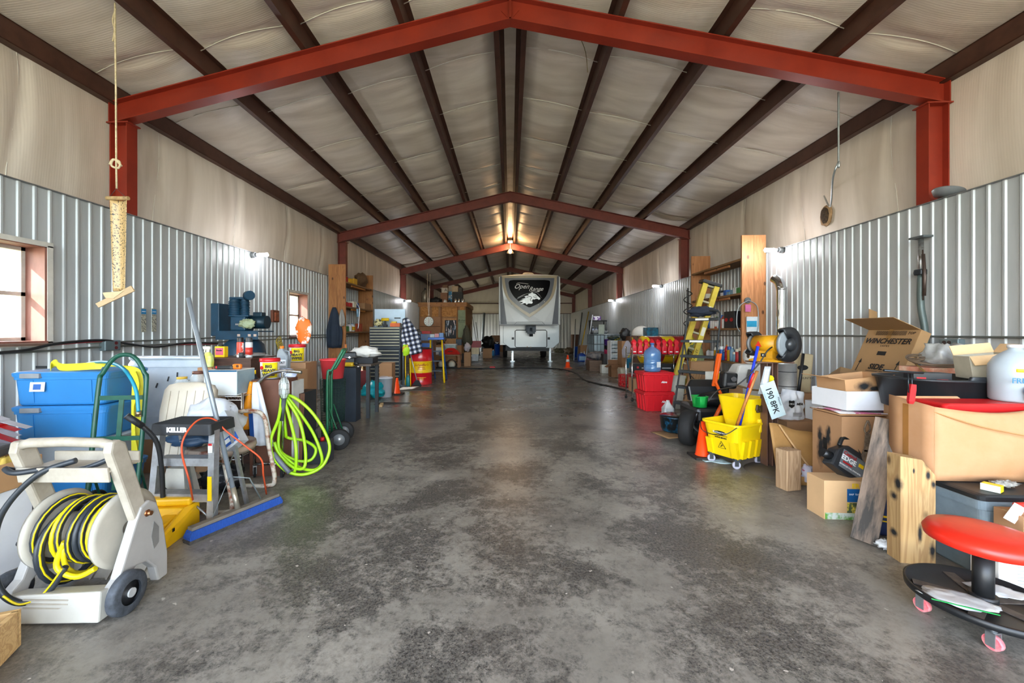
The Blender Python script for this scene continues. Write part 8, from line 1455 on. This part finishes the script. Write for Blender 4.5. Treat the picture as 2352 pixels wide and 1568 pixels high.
T_('box', 'white and purple detergent box tilted on the black shelf top', 1363, 726, 1380, 736.5, 17.1, mt('d9d6dc', .4, h2='5c2a80', vsc=6, thr=(.52, .55)), .3); T_('box', 'pale green board leaning on the black shelf', 1375, 745, 1388, 767, 15.2, mt('b9c4b8', .5), .05, name='board', cat='board')
T_('heap', 'white rags and packets heaped on the caged tank', 1365, 758, 1398, 768, 15.3, mt('c4c8cc', .6, h2='8a9098', vsc=8), .5, name='rag_heap', cat='rags', seed=27, f=4)
T_('bucket', 'purple bucket stacked by the caged tank, upper', 1389, 779, 1401, 793, 13.4, mt('4a2a7c', .4)); T_('bucket', 'black bucket under the purple one by the caged tank', 1389, 793, 1401, 803, 13.4, mt('1c1c20', .4)); T_('bucket', 'pink bucket at the bottom of the bucket stack', 1389, 803, 1401, 813, 13.4, mt('d03c64', .4)); T_('box', 'low dark carton under the bucket stack by the caged tank', 1386, 813, 1403, 852, 13.3, mt('3c3a3a', .7), .4)
# drawer tower
c = F(1415, 856); t = thing('drawer_tower', 'white plastic drawer tower with clear drawers on the right', 'drawers', (c.x+.0, c.y+.2, 0), YAW); t.scale = (1, 1, .91); w_ = .33; b = B()
for x in (-w_/2, w_/2): b.box((x, 0, .56), (.03, .38, 1.12))
for z_ in (.02, 1.11): b.box((0, 0, z_), (w_, .38, .03))
ob('frame', b, mt('e6eaee', .4), t)
for i, (z0, z1) in enumerate(((.05, .3), (.32, .5), (.52, .7), (.72, .84), (.86, .97), (.99, 1.09))): b = B(); b.box((0, -.19, (z0+z1)/2), (w_-.04, .012, z1-z0-.02)); dr = ob('drawer', b, mt('a9b6c0', .25, h2='dfe6ea', vsc=9, alpha=.9), t); b = B(); b.box((0, -.2, z1-.03), (w_-.08, .014, .02)); ob('handle', b, WHT, dr)
T_('heap', 'dark green hose reel with yellow label on the drawer tower', 1401, 771, 1426, 782, 12.95, mt('1e3030', .5, h2='c9b820', vsc=6, thr=(.6, .62)), .35, name='hose_reel', cat='hose reel', seed=29)
T_('bucket', 'yellow plastic bucket with stained label on the right floor', 1367, 825, 1387, 847, None, mt('d9c41c', .4, h2='2a2a24', vsc=8, thr=(.62, .65))); T_('box', 'white box on the floor right of the yellow bucket', 1382, 838, 1400, 857, None, mt('d4d4cc', .5), .2, name='white_box'); T_('heap', 'blue and red litter heap left of the yellow bucket', 1349, 826, 1364, 842, 14.6, mt('5c7fa8', .5, h2='c4555a', vsc=8), .4, name='litter_heap', cat='litter', seed=33, f=4)
T_('heap', 'dark clothes and a small fan piled behind the yellow bucket', 1353, 810, 1402, 828, 13.6, mt('3c4250', .6, h2='9a8f88', vsc=8), .5, name='clothes_heap', cat='clothes', seed=35, f=4); T_('box', 'low wooden bench carrying the dark clothes pile', 1354, 828, 1402, 852, 13.5, wood('6c5442', '4c3a2c', .8, 0), .5, name='low_bench', cat='bench')
t = T_('box', 'open brown carton on the floor below the drawer tower', 1404, 838, 1428, 866, None, mt('7c5638', .8), .3, flaps=[('f', 130), ('l', 120), ('b', 30)]); T_('tote', 'cream plastic tub beside the open brown carton on the right', 1426, 846, 1457, 870, 11.3, mt('c9c2ae', .5), .4)
T_('bucket', 'bright blue tub standing on the cream plastic tub', 1440, 823, 1453, 845, 11.2, mt('2a8ab4', .4)); 
t = thing('milk_crate', 'red open milk crate beside the wire cart on the floor', 'crate', F(1447, 889)+Vector((0, .17, 0)), YAW+.3); b = B(); s_ = .30; 
for z_ in (.01, .10, .19, .28): b.tube([(-.15, -.15, z_), (.15, -.15, z_), (.15, .15, z_), (-.15, .15, z_)], .010, 5, closed=True)
for i in range(7):
    for (x, y) in ((-.15+.05*i, -.15), (-.15+.05*i, .15), (-.15, -.15+.05*i), (.15, -.15+.05*i)): b.box((x, y, .145), (.012, .012, .28))
ob('lattice', b, RC, t); b = B(); b.box((0, 0, .01), (.3, .3, .01)); ob('bottom', b, RC, t)
# dome, cloth and cabinet behind drawer tower
T_('box', 'brown wooden cabinet with the white dome on top at the right wall', 1448, 772, 1496, 840, 11.9, wood('6c4a34', '4e3324', .8, 2), .5, name='wood_cabinet', cat='cabinet')
c = D(1473, 771, 12.15); t = thing('white_dome', 'large white dome shaped helmet or lamp cover on the cabinet', 'dome', c); b = B(); b.sph((0, 0, .0), .26, (1.1, 1, 1.15), 24)
bmesh.ops.bisect_plane(b.bm, geom=b.bm.verts[:]+b.bm.edges[:]+b.bm.faces[:], plane_co=(0, 0, 0), plane_no=(0, 0, -1), clear_outer=True); ob('dome_shell', b, mt('e0ddd6', .4, var=.03), t, sol=.01)
b = B(); b.lathe([(.26, -.03), (.29, -.03), (.29, 0), (.26, .0)], 28); ob('rim', b, mt('6a4a38', .6), t)
T_('box', 'blue and black bench tool with grey frame right of the dome', 1486, 752, 1512, 772, 11.6, mt('2b3a46', .5, h2='1c8cb0', vsc=6), .3, name='bench_tool', cat='tool'); T_('box', 'dark cabinet under the bench tool by the right wall', 1498, 772, 1530, 850, 11.9, mt('4a3a30', .7), .4, name='dark_cabinet', cat='cabinet')
o = garment('pale lavender cloth hanging on the brown cabinet', 'hanging_cloth', D(1440, 782, 11.6), .30, .46, mt('b9b4c0', .8), 7, .08)
cable('yellow_hose', 'yellow cord hanging down beside the lavender cloth', 'cord', [D(1452, 775, 11.5), D(1455, 790, 11.45), D(1450, 808, 11.45), D(1443, 820, 11.4)], .018, mt('e0c81c', .4))
T_('heap', 'tangle of black wire frames on the drawer side cabinet', 1428, 757, 1449, 783, 12.3, mt('2a2a2c', .5), .25, name='wire_tangle', cat='wires', seed=37, f=6, amp=.4); T_('box', 'brown carton under the wire tangle at the right wall', 1428, 783, 1449, 848, 12.2, CHB, .4)
# ================= fly paper and rope, near left =================
def U(u, v): return D(u, v, 3.55)
t = thing('fly_paper', 'fly covered sticky trap strip hanging on a rope', 'fly trap', U(270, 455))
def fpt(): 
    m = mt('c9a976', .35, h2='1c1712', vsc=75, thr=(.56, .58)); return m
o0 = U(270, 455)
def fl_(u, v): return U(u, v)-o0
b = B(); b.grid(lambda u_, v_: (fl_(252+7*v_, 458).lerp(fl_(291-4*v_, 458), u_)*1.0+Vector((0, .03*sin(pi*u_), 0))+(fl_(270, 455+210*v_)-fl_(270, 455))*1.0), 8, 24); ob('sticky_strip', b, fpt(), t, sol=.003)
b = B(); b.cyl(fl_(245, 455), fl_(295, 455), .017); ob('top_roll', b, mt('cfae78', .6, h2='7a5a38', vsc=20), t); b = B(); b.tube([fl_(252, 452), fl_(267, 433), fl_(288, 452)], .002, 4); ob('wire_hanger', b, DGR, t)
b = B(); b.loft([[fl_(u, v)+Vector((0, y, 0)) for u, v in ((219, 697), (300, 656), (308, 668), (226, 706))] for y in (0, .012)]); ob('cardboard_tail', b, mt('cdb089', .8, var=.06), t); b = B(); b.loft([[fl_(u, v)+Vector((0, y, 0)) for u, v in ((237, 672), (285, 668), (262, 685), (243, 684))] for y in (-.006, 0)]); ob('torn_paper', b, mt('d9c49a', .8), t)
b = B(); zt2 = roofz(U(264, 0).x)-.2; top = Vector((fl_(264, 0).x, fl_(264, 0).y, zt2-o0.z)); b.tube([fl_(268, 433), fl_(267, 375), fl_(266, 200), fl_(264, 30), top], .0075, 7); b.tube([fl_(266, 20), fl_(259, 45), fl_(263, 70), fl_(259, 95)], .006, 6, smooth=4)
b.tube([fl_(252, 378), fl_(260, 366), fl_(275, 372), fl_(272, 386), fl_(256, 380), fl_(262, 366), fl_(279, 381)], .009, 6, smooth=5); ob('rope', b, mt('d9c8a6', .8, h2='a8946c', vsc=60, bump=.3), t)
